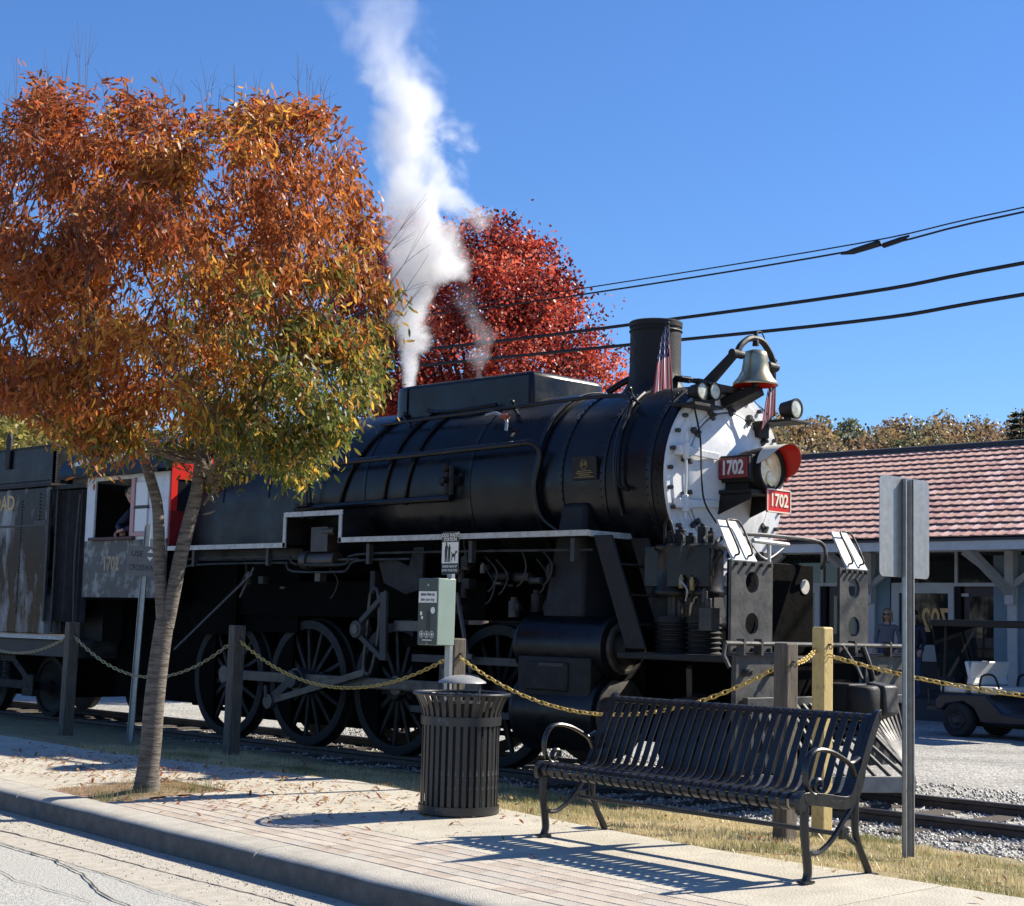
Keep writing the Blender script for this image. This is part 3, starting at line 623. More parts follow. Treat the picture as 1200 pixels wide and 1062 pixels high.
flag(0, (-9.34, 12.98, 3.42), (-9.36, 13.02, 3.98), (-.04, -.16, -.16), .95, .03, 'flagstaff', '')

# running board with white edge
def strip(p0, p1, h=.055): b = MB(); b.bar(p0, p1, .014, h); return b
rb = MB(); rb.box(-13.83, -10.16, 11.21, 12.0, 2.17, 2.19); rbo = rb.build('running_board', blackm, loco)
rb = MB(); rb.box(-14.82, -13.83, 11.21, 11.9, 2.475, 2.495); rb.build('running_board', blackm, loco)
rb = MB(); rb.box(-17.2, -14.82, 11.21, 11.9, 2.13, 2.15); rb.build('running_board', blackm, loco)
for a, c in (((-13.85, 11.2, 2.185), (-10.155, 11.2, 2.185)), ((-17.2, 11.2, 2.145), (-14.80, 11.2, 2.145)), ((-14.85, 11.2, 2.49), (-13.80, 11.2, 2.49)), ((-10.15, 11.2, 2.18), (-10.15, 12.0, 2.18))):
    strip(a, c).build('white_edge_strip', whitetrim, loco)
for x, z0, z1 in ((-13.83, 2.155, 2.46), (-14.83, 2.12, 2.46)):
    b = MB(); b.box(x - .025, x + .025, 11.193, 11.207, z0, z1); b.build('white_edge_strip', whitetrim, loco)
    b = MB(); b.box(x - .01, x + .01, 11.21, 11.9, z0 - .0, z1 + .01); b.build('riser_plate', blackm, loco)
# pipes on the boiler side
pp = MB(); pts = [(-13.95, 11.84, 3.53), (-12, 11.80, 3.56), (-10.35, 11.80, 3.57)] + [bpnt(-10.2 + .1*k/5, 50 - k*11, 1.03) for k in range(1, 6)] + [bpnt(-9.98, -8, 1.02)]
pp.tube(smoothpts(pts, 3), .020, 8); pp.build('handrail', black, loco)
for x in (-13.6, -11.9, -10.28):
    b = MB(); b.cyl(bpnt(x, 52, .97), bpnt(x, 52, 1.12), .018, n=8); b.tube([bpnt(x, 50, 1.12), bpnt(x, 50, 1.12) + Vector((.20, -.06, -.14))], .015, 8); b.sphere(bpnt(x, 52, 1.12), .032, 8, 6); b.build('handrail_post', black, loco)
def pipe(pts, r, m=black, nm='pipe', k=4, n=8): b = MB(); b.tube(smoothpts(pts, k), r, n); return b.build(nm, m, loco)
pipe([(-15.2, 11.50, 3.07), (-13, 11.50, 3.10), (-11.35, 11.50, 3.13)], .032, k=2)
pipe([(-11.35, 11.50, 3.13), (-11.22, 11.52, 3.12), (-11.16, 11.56, 3.0), (-11.22, 11.55, 2.7), (-11.18, 11.6, 2.4), (-11.05, 11.72, 2.25)], .03)
for x0, x1 in ((-13.78, -14.32), (-13.32, -13.56), (-12.95, -13.2)):
    pipe([bpnt(lerp(x0, x1, k/8), 62 - k*9, 1.02) for k in range(9)], .026, k=2)
pipe([bpnt(-13.55, 66, 1.05), bpnt(-13.2, 58, 1.05), bpnt(-12.7, 56, 1.06), bpnt(-12.3, 60, 1.05)], .022)
pipe([(-15.0, 11.47, 2.58), (-13.6, 11.46, 2.60), (-12.35, 11.46, 2.61)], .035, k=2)
pipe([bpnt(-10.28 + .02*k, 62 - 12*k, .99) for k in range(8)], .022, k=2)
pipe([bpnt(-10.95, 75, .99), bpnt(-10.75, 82, 1.1), bpnt(-10.55, 88, 1.12), bpnt(-10.1, 92, 1.05)], .035)
pipe([(-12.15, 11.75, 3.50), (-11.95, 11.70, 3.50), (-11.78, 11.68, 3.42), (-11.76, 11.66, 3.3)], .018, steelg)
b = MB(); b.cyl((-11.84, 11.67, 3.45), (-11.74, 11.67, 3.45), .03, n=8); b.build('valve_wheel', mat('rusty_red_valve', (.30, .07, .03)), loco)
for s in (1,):
    b = MB(); c = Vector((-12.45, 11.52, 2.80)); b.cyl(c + Vector((-.1, 0, 0)), c + Vector((.12, 0, 0)), .055, n=12); b.cyl(c + Vector((0, 0, -.14)), c + Vector((0, 0, .14)), .05, n=12); b.cyl(c + Vector((.10, -.05, -.16)), c + Vector((.10, -.05, .16)), .03, n=10)
    b.sphere(c + Vector((0, -.03, .14)), .06, 10, 6); b.cyl(c + Vector((.02, -.12, 0)), c + Vector((.02, .1, 0)), .035, n=10); b.box(c.x - .3, c.x + .02, c.y - .03, c.y + .04, c.z - .22, c.z - .13); b.build('check_valve', blackm, loco, bev=.004)
    b = MB(); b.tube([(-14.75, 11.5, 2.62), (-14.75, 11.46, 2.9)], .012); b.sphere((-14.75, 11.46, 2.93), .03, 8, 6); b.box(-14.95, -14.7, 11.4, 11.5, 2.6, 2.64); b.build('blowdown_lever', blackm, loco)
b = MB(); b.cyl((-14.55, 11.38, 1.98), (-14.08, 11.38, 1.98), .085, n=20); b.cyl((-14.66, 11.38, 1.98), (-14.55, 11.38, 1.98), .11, n=20); b.cyl((-14.08, 11.38, 1.98), (-13.7, 11.38, 1.98), .02, n=8); b.box(-14.5, -14.2, 11.32, 11.5, 2.07, 2.35); b.cyl((-14.32, 11.36, 2.3), (-14.1, 11.36, 2.3), .05, n=12); b.build('lubricator', mat('oily_brown_iron', (.06, .05, .04), (.03, .028, .026), rough=.45), loco, bev=.004)
# builder plate
mb = MB(); Mp = frame((-10.575, 11.585, 2.845), (1, 0, 0), (0, -.10, 1)); mb.box(-.16, .16, -.115, .115, -.02, .012); mb.xf(Mp); bpo = mb.build('maker_plate', blackm, loco, bev=.006)
mb = MB(); mb.tube([Mp @ Vector((.045*math.cos(t), .035 + .045*math.sin(t), .014)) for t in np.linspace(0, 6.283, 25)[:-1]], .004, 5, closed=True)
for k, w in enumerate((.09, .11, .08, .13)): mb.xf(Matrix.Identity(4)); q = MB(); q.box(-w, w, -.03 - k*.02, -.024 - k*.02, .012, .016); q.xf(Mp); mb.v += q.v[:0]; o_ = len(mb.v); mb.add(q.v, q.f)
mb.build('plate_relief', bronze, bpo); text('plate_monogram', 'RR', .06, Mp @ Matrix.Translation((0, .035, .014)), bronze, bpo, .002)
# steam pipe casing and saddle
for s in (1, -1):
    def yy(d): return YC - s*d
    b = MB(); b.add([(-10.98, yy(1.14), 1.35), (-10.42, yy(1.14), 1.35), (-10.42, yy(.6), 1.35), (-10.98, yy(.6), 1.35), (-10.88, yy(.98), 2.5), (-10.56, yy(.98), 2.5), (-10.56, yy(.6), 2.6), (-10.88, yy(.6), 2.6)],
                     [(0, 1, 5, 4), (1, 2, 6, 5), (2, 3, 7, 6), (3, 0, 4, 7), (4, 5, 6, 7), (0, 3, 2, 1)]); b.build('steam_pipe_casing', blackm, loco, bev=.04)
    # cylinders
    b = MB(); b.lathe([(0, 0), (.30, 0), (.305, .03), (.29, .05), (.29, 1.08), (.31, 1.10), (.31, 1.14), (0, 1.14)], (-11.1, yy(1.09), 1.12), (-10.1, yy(1.09), 1.12), 32); vc = b.build('valve_chest', black, loco)
    b = MB(); b.lathe([(.235, 0), (.25, .015), (.25, .04), (.235, .05), (.21, .05), (.21, .03), (0, .03)], (-9.96, yy(1.09), 1.12), (-8.96, yy(1.09), 1.12), 32); b.build('cover_ring', rodm if s == 1 else blackm, vc)
    b = MB(); b.cyl((-9.95, yy(1.09), 1.12), (-9.80, yy(1.09), 1.12), .17, .15, n=24); b.build('valve_cover', blackm, vc)
    b = MB(); b.lathe([(0, 0), (.38, 0), (.385, .04), (.37, .06), (.37, 1.0), (.39, 1.02), (.39, 1.07), (0, 1.07)], (-11.08, yy(1.07), .50), (-10.08, yy(1.07), .50), 36); cy = b.build('cylinder', black, loco)
    b = MB(); b.lathe([(.32, 0), (.34, .015), (.34, .035), (.30, .05), (.0, .06)], (-10.01, yy(1.07), .50), (-9.01, yy(1.07), .50), 32); b.build('cylinder_cover', rodm if s == 1 else blackm, cy)
    b = MB(); b.box(-11.02, -10.08, yy(1.40), yy(.6), .62, 1.02); b.box(-10.9, -10.35, yy(1.42), yy(1.38), .70, .97); b.build('cylinder_block', blackm, loco, bev=.015)
    b = MB(); b.box(-10.72, -10.40, yy(1.425), yy(1.42), .93, .96); b.build('block_bolt_strip', greyblk, loco)
b = MB(); b.box(-11.0, -10.2, YC - .6, YC + .6, .6, 1.9); b.build('smokebox_saddle', frame_m, loco)
# frames
for s in (-1, 1):
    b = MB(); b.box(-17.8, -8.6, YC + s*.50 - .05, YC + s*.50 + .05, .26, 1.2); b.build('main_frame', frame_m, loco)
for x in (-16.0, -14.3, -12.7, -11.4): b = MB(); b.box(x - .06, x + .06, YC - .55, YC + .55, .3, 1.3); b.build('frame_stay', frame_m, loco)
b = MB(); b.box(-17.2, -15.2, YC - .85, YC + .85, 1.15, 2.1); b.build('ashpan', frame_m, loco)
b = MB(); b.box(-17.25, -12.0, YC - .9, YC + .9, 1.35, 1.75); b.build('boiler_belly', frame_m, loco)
# driving wheels
RW, WZ = .72, .585
def wheel_parts(y, s):
    """meshes made once at the origin, axis along y, outer face towards -s*y"""
    b = MB(); f = -s
    b.lathe([(RW - .10, -.06), (RW - .02, -.06), (RW, -.055), (RW + .0, .05), (RW + .03, .065), (RW + .03, .075), (RW - .10, .075), (RW - .10, -.06)], (0, 0, 0), (0, s, 0), 48); ty = b
    c = MB(); c.lathe([(0, -.10), (.12, -.10), (.135, -.07), (.14, .06), (0, .06)], (0, 0, 0), (0, s, 0), 20); c.lathe([(0, -.12), (.085, -.12), (.09, .0), (0, .0)], (.33, 0, .05), (.33, s, .05), 16); c.bar((0, -s*.02, 0), (.33, -s*.02, .05), .14, .16, up=(0, 1, 0))
    d = MB(); d.bar((.11, 0, 0), (RW - .09, 0, 0), .055, .045, up=(0, 1, 0), w1=.038, h1=.035)
    w = MB(); pr = [(-.42*0 + (RW - .09)*math.cos(t), (RW - .09)*math.sin(t)) for t in np.linspace(R_(118), R_(242), 14)]
    w.prism([(x, z) for x, z in pr], 'y', -.055*s, .03*s)
    return ty, c, d, w
proto = {}
WX = [-16.6, -15.03, -13.46, -11.89]
for s, yw in ((1, 11.82), (-1, 13.32)):
    ty, c, d, w = wheel_parts(yw, s)
    for i, x in enumerate(WX):
        if s not in proto:
            T = ty.build('driving_wheel', blackm, None, center=False); H = c.build('wheel_hub', blackm, None, center=False); Sp = d.build('spoke', blackm, None, center=False, smooth=0); Cw = w.build('counterweight', frame_m, None, center=False); proto[s] = (T, H, Sp, Cw)
            T.parent = loco; T.location = Vector((x, yw, WZ)) - Vector((-13, YC, RZ_)); OFF[T.name] = Vector((x, yw, WZ)); wh = T; H.parent = T; Cw.parent = T; Sp.parent = T; st = 1
        else:
            T, H, Sp, Cw = proto[s]; wh = share(T, 'driving_wheel', Vector((x, yw, WZ)) - Vector((-13, YC, RZ_)), loco); share(H, 'wheel_hub', (0, 0, 0), wh); share(Cw, 'counterweight', (0, 0, 0), wh); st = 0
        for k in range(st, 15): share(Sp, 'spoke', (0, 0, 0), wh, (0, -k*2*math.pi/15, 0))
        if st == 1: pass
for x in WX:
    b = MB(); b.cyl((x, 11.8, WZ), (x, 13.34, WZ), .09, n=14); b.build('axle', frame_m, loco)
def small_wheel(x, y, r, par, m=blackm, nm='truck_wheel'):
    s = 1 if y < YC else -1; b = MB(); b.lathe([(0, -.08), (.08, -.08), (.09, -.03), (r*.55, .0), (r - .08, -.03), (r - .06, -.06), (r, -.055), (r, .05), (r + .025, .07), (r - .08, .07), (0, .05)], (x, y, RZ_ + r), (x, y + s, RZ_ + r), 32); return b.build(nm, m, par)
for y in (11.82, 13.32): small_wheel(-9.35, y, .42, loco, nm='pilot_wheel')
b = MB(); b.cyl((-9.35, 11.8, .28), (-9.35, 13.34, .28), .07, n=12); b.box(-9.7, -9.0, YC - .5, YC + .5, .35, .6); b.build('pilot_truck_frame', frame_m, loco)
# rods and valve gear on the near side
PY = 11.50; pin = lambda i: (WX[i] + .33, WZ + .05)
b = MB()
for i in range(3): b.bar((pin(i)[0], PY, pin(i)[1]), (pin(i + 1)[0], PY, pin(i + 1)[1]), .045, .115)
for i in range(4): b.cyl((pin(i)[0], PY - .04, pin(i)[1]), (pin(i)[0], PY + .06, pin(i)[1]), .105, n=20)
b.build('side_rod', rodm, loco, bev=.006)
b = MB(); b.bar((pin(1)[0], PY - .10, pin(1)[1]), (-12.15, PY - .10, .66), .05, .13, h1=.10); b.cyl((pin(1)[0], PY - .17, pin(1)[1]), (pin(1)[0], PY - .04, pin(1)[1]), .13, n=22); b.build('main_rod', rodm, loco, bev=.006)
b = MB(); b.cyl((-15.10, PY - .25, .37), (-15.10, PY - .16, .37), .085, n=18); b.bar((-15.10, PY - .21, .37), (-13.45, PY - .21, .76), .03, .075); b.build('eccentric_rod', rodm, loco, bev=.004)
b = MB(); b.bar((-14.70, PY - .20, .64), (-15.10, PY - .20, .38), .05, .10); b.cyl((-14.70, PY - .24, .64), (-14.70, PY - .14, .64), .10, n=18); b.bar((-15.13, PY - .24, .42), (-15.15, PY - .24, .55), .03, .05); b.build('return_crank', greyblk, loco, bev=.005)
b = MB(); loop = [(-13.40, 1.60), (-13.34, 1.66), (-13.27, 1.60), (-13.24, 1.3), (-13.28, 1.0), (-13.34, .80), (-13.40, .74), (-13.47, .80), (-13.46, 1.0), (-13.43, 1.3)]
b.tube([(x, 11.30, z) for x, z in [tuple(p)[:2] for p in smoothpts([(a, c, 0) for a, c in loop + loop[:1]], 4)[:-1]]], .022, 6, closed=True, sx=1.0); b.build('expansion_link', rodm, loco)
b = MB(); b.cyl((-13.52, 11.20, 1.22), (-13.52, 11.36, 1.22), .095, n=20); b.bar((-13.48, 11.24, 1.30), (-13.06, 11.24, 1.62), .035, .06); b.bar((-13.48, 11.24, 1.15), (-13.10, 11.24, .92), .035, .06); b.bar((-13.10, 11.24, 1.62), (-13.08, 11.24, .90), .04, .10, up=(1, 0, 0)); b.build('link_bracket', greyblk, loco, bev=.006)
b = MB(); b.cyl((-13.52, 11.19, 1.22), (-13.52, 11.20, 1.22), .05, n=16); b.build('link_boss', rodm, loco)
b = MB(); b.bar((-13.0, 11.32, 1.27), (-12.35, 11.32, 1.27), .04, .11); b.build('radius_rod', rodm, loco, bev=.004)
b = MB(); b.box(-12.75, -11.1, 11.34, 11.44, .90, .98); b.box(-12.75, -11.1, 11.34, 11.44, .38, .45); b.build('slide_bar', greyblk, loco, bev=.005)
b = MB(); b.box(-12.28, -11.88, 11.30, 11.48, .46, .90); b.cyl((-12.1, 11.27, .66), (-12.1, 11.5, .66), .07, n=16); b.build('crosshead', greyblk, loco, bev=.01)
b = MB(); b.cyl((-11.95, PY - .08, .50 + .1), (-11.0, PY - .08, .50 + .1), .035, n=12); b.build('piston_rod', rodm, loco)
b = MB(); b.box(-12.9, -12.7, 11.48, 12.0, .35, 1.45); b.build('motion_bracket', frame_m, loco, bev=.01); b = MB(); b.box(-12.95, -12.15, 11.37, 11.47, 1.05, 1.16); b.build('guide_yoke', frame_m, loco, bev=.01)
b = MB(); b.prism([(-12.2, .85), (-11.65, .80), (-11.55, .55), (-11.75, .35), (-12.15, .40)], 'y', 11.26, 11.29); b.build('crosshead_link_plate', rodm, loco, bev=.004)
b = MB(); b.tube([(-12.02, 11.28, 1.62), (-11.9, 11.28, 1.2), (-11.78, 11.28, .82)], .022, 8); b.build('combination_lever', rodm, loco)
b = MB(); b.bar((-12.1, 11.27, 1.0), (-11.75, 11.27, .98), .03, .05); b.build('valve_spindle', rodm, loco)
b = MB(); b.prism([(-13.35, 1.95), (-13.1, 1.98), (-12.85, 1.9), (-12.78, 2.1), (-12.62, 2.1), (-12.64, 1.65), (-12.9, 1.6), (-13.25, 1.72)], 'y', 11.35, 11.39); b.box(-13.42, -13.34, 11.3, 11.42, 1.6, 1.85); b.build('reach_bracket', blackm, loco, bev=.006)
# long pipes under the running board
def pxs(lst, y): return [(a, y, z) for a, z in lst]
pipe(pxs([(-17.0, 1.98), (-16.75, 2.02), (-15.0, 2.02), (-14.85, 2.0), (-14.72, 1.93), (-13.95, 1.92), (-13.8, 1.95), (-13.65, 2.03), (-12.2, 2.04), (-10.2, 2.03)], 11.30), .013, greyblk, k=3, n=6)
pipe(pxs([(-17.0, 1.86), (-16.75, 1.94), (-15.0, 1.95), (-14.88, 1.93), (-14.75, 1.85), (-13.92, 1.84), (-13.78, 1.87), (-13.62, 1.96), (-12.75, 1.97)], 11.28), .013, greyblk, k=3, n=6)
for x in (-16.7, -15.2, -13.4, -11.8, -10.4):
    b = MB(); b.box(x - .025, x + .025, 11.24, 11.3, 1.92, 2.14); b.build('pipe_clip', greyblk, loco)
# reversing rod and brace bars
for p0, p1, w in (((-17.1, 11.3, .9), (-15.55, 11.3, 1.83), .028), ((-15.8, 11.32, 1.55), (-15.55, 11.32, 1.9), .03)):
    b = MB(); b.bar(p0, p1, .02, w); b.build('brake_rod', greyblk, loco)
# clutter of pumps and fittings under the running board
random.seed(21); 
for i in range(40):
    x = random.uniform(-12.5, -10.9) if i < 34 else random.uniform(-16.8, -13.6); z = random.uniform(1.45, 1.95) if i < 34 else random.uniform(1.5, 1.8); y = random.uniform(11.35, 11.65); b = MB(); r = random.uniform(.02, .06); k = i % 4
    if k == 0: b.cyl((x, y, z - r*1.5), (x, y, z + r*1.5), r, n=10); b.cyl((x, y, z + r*1.5), (x, y, z + r*2.2), r*.6, n=8)
    elif k == 1: b.cyl((x - r*1.6, y, z), (x + r*1.6, y, z), r*.8, n=10); b.cyl((x - r*1.8, y, z), (x - r*1.6, y, z), r, n=8)
    elif k == 2: b.box(x - r, x + r, y - r, y + r, z - r, z + r)
    else: b.tube(smoothpts([(x, y, z), (x + .1, y - .03, z + .05), (x + .12, y, z + .2), (x + random.uniform(-.1, .2), y, z + .35)]), .010, 6)
    b.build(('fitting', 'union', 'junction_box', 'copper_pipe')[k], random.choice([blackm, greyblk, blackm, greyblk, rodm]) if k != 3 else greyblk, loco, bev=0)
# rivets along the smokebox and firebox seams
b = MB(); b.sphere((0, 0, 0), .011, 6, 4); rvs = b.build('rivet', black, None, center=False); first = True
for x in (-10.90, -10.38, -9.80, -9.70):
    for k in range(34):
        p = bpnt(x, -30 + k*4.6, .972 if x < -9.75 else .962)
        if first: rvs.parent = loco; rvs.location = p - chain_off(loco); first = False
        else: share(rvs, 'rivet', p - chain_off(loco), loco)
# brake gear, springs and hangers between the wheels
for i, x in enumerate(WX):
    b = MB(); b.bar((x - .80, 11.86, .20), (x - .72, 11.86, .95), .10, .06); b.box(x - .80, x - .70, 11.80, 11.92, .42, .72); b.build('brake_hanger', frame_m, loco, bev=.01)
    b = MB()
    for k in range(6): b.box(x - .42 + k*.055, x + .42 - k*.055, 11.90, 12.0, 1.20 + k*.022, 1.218 + k*.022)
    b.build('leaf_spring', frame_m, loco)
b = MB(); b.bar((-17.3, 11.9, .18), (-11.4, 11.9, .20), .04, .05); b.build('brake_pull_rod', frame_m, loco)
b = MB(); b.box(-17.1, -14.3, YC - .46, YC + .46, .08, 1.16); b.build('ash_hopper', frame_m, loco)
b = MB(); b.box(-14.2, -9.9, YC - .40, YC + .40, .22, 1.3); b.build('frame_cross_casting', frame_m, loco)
# front ladder
for y in (11.21, 11.74):
    b = MB(); b.add([(-10.11, y, 2.16), (-9.89, y, 2.16), (-9.45, y, 1.12), (-9.69, y, 1.12), (-10.11, y + .03, 2.16), (-9.89, y + .03, 2.16), (-9.45, y + .03, 1.12), (-9.69, y + .03, 1.12)], [(0, 1, 2, 3), (7, 6, 5, 4), (0, 4, 5, 1), (1, 5, 6, 2), (2, 6, 7, 3), (3, 7, 4, 0)]); b.build('ladder_stringer', blackm, loco, bev=.006)
for t in (.25, .52, .78):
    x = lerp(-9.98, -9.55, t); z = lerp(2.16, 1.12, t); b = MB(); b.box(x - .10, x + .11, 11.24, 11.74, z - .02, z); b.build('ladder_step', blackm, loco, bev=.004)
# front deck, buffer beam, pilot
b = MB(); b.box(-9.75, -8.48, 11.16, 13.98, 1.03, 1.09); b.build('front_deck', blackm, loco, bev=.01)
b = MB(); b.bar((-9.05, 11.35, .70), (-8.98, 11.25, .98), .05, .09); b.box(-9.15, -8.92, 11.25, 11.4, .66, .70); b.build('step_bracket', greyblk, loco, bev=.005)
for y0, y1 in ((11.19, 11.80), (13.20, 13.90)):
    b = MB(); b.box(-8.48, -8.43, y0, y1, .08, 1.105); b.box(-8.50, -8.40, y0, y1, 1.105, 1.125); bo = b.build('buffer_beam_plate', platem, loco, bev=.008)
    for yy_, zz in ((y0 + .12, .95), (y0 + .12, .62), (y1 - .12, .95), (y1 - .12, .62), ((y0 + y1)/2, .30)):
        b = MB(); b.cyl((-8.43, yy_, zz), (-8.36, yy_, zz), .032, n=8); b.cyl((-8.36, yy_, zz), (-8.33, yy_, zz), .02, n=6); b.build('beam_bolt', greyblk, bo)
b = MB(); b.box(-8.62, -8.50, 11.80, 13.20, .35, 1.06); b.build('beam_recess', frame_m, loco)
b = MB(); b.box(-8.5, -8.1, 12.42, 12.80, .55, .86); b.lathe([(0, 0), (.14, 0), (.16, .04), (.16, .26), (.14, .30), (0, .30)], (-8.06, 12.56, .55), (-8.06, 12.56, 1.55), 18); b.box(-8.2, -7.95, 12.72, 12.90, .58, .84); b.build('coupler', blackm, loco, bev=.02)
b = MB(); b.prism([(-8.1, .52), (-8.1, .88), (-7.9, .85), (-7.88, .6)], 'y', 12.68, 12.9); b.build('coupler_knuckle', greyblk, loco, bev=.02)
b = MB(); b.tube([(-8.36, 10.95, 1.20), (-8.36, 13.92, 1.20)], .020, 8); b.tube([(-8.36, 10.95, 1.20), (-8.36, 10.93, 1.10), (-8.3, 10.93, 1.0)], .018, 8); b.tube([(-8.36, 12.7, 1.2), (-8.2, 12.7, 1.0), (-8.12, 12.66, .9)], .015, 8)
for y in (11.2, 11.45, 12.9, 13.5, 13.88): b.box(-8.42, -8.34, y - .015, y + .015, 1.10, 1.24)
b.build('uncoupling_lever', greyblk, loco)
b = MB(); b.tube(smoothpts([(-8.3, 12.95, 1.18), (-8.22, 12.93, 1.02), (-8.2, 12.95, .9), (-8.24, 13.0, .82)]), .028, 8); b.sphere((-8.2, 12.95, .84), .05); b.build('air_hose', blackm, loco)
# cowcatcher bars from the beam down to a V rail
apex = Vector((-7.55, YC, .02)); 
for s in (-1, 1):
    basee = Vector((-8.35, YC + s*1.25, .02))
    b = MB(); b.bar(basee, apex, .05, .14); b.build('pilot_shoe', mat('pale_pilot_shoe', (.34, .32, .28), (.22, .21, .19), rough=.8, scale=9), loco, bev=.006)
    for k in range(11):
        t = k/10.5; lo = basee.lerp(apex, t) + Vector((0, 0, .07)); hi = Vector((-8.40, YC + s*lerp(1.2, .12, t), .70)); b = MB(); b.bar(lo, hi, .035, .03); b.build('pilot_bar', whitetrim if 0 else greyblk, loco)
b = MB(); b.box(-8.42, -8.36, YC - 1.3, YC + 1.3, .66, .74); b.build('pilot_top_rail', greyblk, loco, bev=.006)
# upright plates with lightening holes and white folded tops
def holed(y0, y1, z0, z1, holes, x0, x1, nm, m):
    me = bpy.data.meshes.new(nm); bm = bmesh.new(); outer = [(y0, z0), (y1, z0), (y1, z1), (y0, z1)]; es = []
    def loop(pts):
        vs = [bm.verts.new((x1, *p)) for p in pts]; return [bm.edges.new((vs[i], vs[(i + 1) % len(vs)])) for i in range(len(vs))]
    es = loop(outer)
    for hy, hz_, r in holes: es += loop([(hy + r*math.cos(t), hz_ + r*math.sin(t)) for t in np.linspace(0, 2*math.pi, 21)[:-1]])
    bmesh.ops.triangle_fill(bm, edges=es, use_beauty=True)
    g_ = bmesh.ops.extrude_face_region(bm, geom=bm.faces[:]); bmesh.ops.translate(bm, verts=[v for v in g_['geom'] if isinstance(v, bmesh.types.BMVert)], vec=(x0 - x1, 0, 0)); bmesh.ops.recalc_face_normals(bm, faces=bm.faces)
    c = Vector(((x0 + x1)/2, (y0 + y1)/2, z0))
    for v in bm.verts: v.co -= c
    bm.to_mesh(me); bm.free(); return finish(nm, me, m, loco, c, 0, 30)
for y0, y1 in ((11.21, 11.81), (12.87, 13.35)):
    ym = (y0 + y1)/2; up_ = holed(y0, y1, 1.12, 1.92, [(ym, 1.73, .095), (ym, 1.37, .095)], -8.53, -8.50, 'deck_bulkhead', platem)
    b = MB(); b.box(-8.56, -8.40, y0, y1, 1.095, 1.12); b.build('bulkhead_foot', greyblk, up_)
    for k in range(5):
        b = MB(); yk = lerp(y0 + .06, y1 - .06, k/4); b.cyl((-8.5, yk, 1.885), (-8.46, yk, 1.885), .018, n=6); b.build('rivet', greyblk, up_)
        b = MB(); b.cyl((-8.48, yk, 1.12), (-8.48, yk, 1.16), .02, n=6); b.build('rivet', greyblk, up_)
    w = y1 - y0
    b = MB(); ya = y0 + (0 if y0 < 12 else .10); yb = ya + .36; b.add([(-8.49, ya, 1.915), (-8.49, yb, 1.915), (-8.69, yb - .06, 2.27), (-8.69, ya + .04, 2.27), (-8.50, ya, 1.90), (-8.50, yb, 1.90), (-8.71, yb - .06, 2.265), (-8.71, ya + .04, 2.265)],
          [(0, 1, 2, 3), (7, 6, 5, 4), (0, 4, 5, 1), (1, 5, 6, 2), (2, 6, 7, 3), (3, 7, 4, 0)]); b.build('white_folded_top', mat('worn_white_step_plate', (.52, .52, .50), (.30, .29, .27), rough=.6, scale=16, mixlo=.5, mixhi=.7), up_, bev=.004)
    b = MB(); q = lambda t, s_, h: Vector((lerp(-8.49, -8.69, t) + h*.85, ya + .06 + s_*.22, lerp(1.915, 2.27, t) + h*.5))
    b.tube(smoothpts([q(.12, .05, .0), q(.12, .05, .05), q(.5, .05, .06), q(.88, .08, .06), q(.92, .5, .06), q(.88, .9, .06), q(.5, .95, .06), q(.12, .9, .05), q(.12, .9, .0)], 3), .010, 6); b.build('grab_hoop', blackm, up_)
b = MB(); b.box(-9.02, -8.95, 11.82, 13.10, 1.10, 1.95); b.build('splash_shield', frame_m, loco, bev=.01)  # shadow on the shield is put into its near-black colour
b = MB(); b.cyl((-8.94, 12.95, 1.74), (-8.95, 12.95, 1.74), .07, n=20); b.build('shield_disc', whitetrim, loco)
b = MB(); b.tube(smoothpts([(-9.2, 11.70, 1.95), (-9.0, 11.72, 2.14), (-8.88, 11.85, 2.18), (-8.88, 12.4, 2.19), (-8.85, 13.05, 2.17), (-8.8, 13.08, 2.02), (-8.86, 13.1, 1.92)], 4), .020, 8); b.build('front_grab_rail', greyblk, loco)
b = MB(); b.tube([(-8.86, 12.0, 2.13), (-8.86, 12.55, 2.12)], .022, 8); b.tube(smoothpts([(-8.86, 11.95, 2.12), (-8.86, 12.2, 1.97), (-8.86, 12.5, 2.1)]), .008, 6); b.tube([(-8.86, 12.25, 2.1), (-8.86, 12.25, 1.9)], .02, 6); b.build('steam_heat_pipe', whitetrim, loco)
# air pumps on the deck, near side
def vcyl(x, y, prof, nm, m, n=28): zl(prof, x, y, n).build(nm, m, loco)
for x, y, r in ((-9.36, 11.50, .19), (-9.02, 11.50, .17)):
    vcyl(x, y, [(0, 1.60), (r, 1.60), (r + .015, 1.62), (r + .015, 1.65), (r, 1.67), (r, 2.0), (r + .015, 2.02), (r + .015, 2.05), (r*.9, 2.07), (0, 2.10)], 'pump_steam_cylinder', black)
    vcyl(x, y, [(0, 1.05), (r*.9, 1.05), (r*.95, 1.07)] + sum([[(r*.95, 1.10 + k*.045), (r*.82, 1.115 + k*.045), (r*.82, 1.13 + k*.045), (r*.95, 1.14 + k*.045)] for k in range(6)], []) + [(r*.9, 1.42), (0, 1.42)], 'pump_air_cylinder', blackm)
    b = MB(); b.cyl((x - .05, y, 1.4), (x - .05, y, 1.62), .025, n=8); b.cyl((x + .06, y, 1.4), (x + .06, y, 1.62), .025, n=8); b.cyl((x, y, 1.4), (x, y, 1.62), .04, n=8); b.build('pump_column', greyblk, loco)
b = MB(); b.box(-9.58, -8.82, 11.32, 11.36, 1.68, 2.05); b.build('pump_jacket', black, loco, bev=.01)
b = MB()
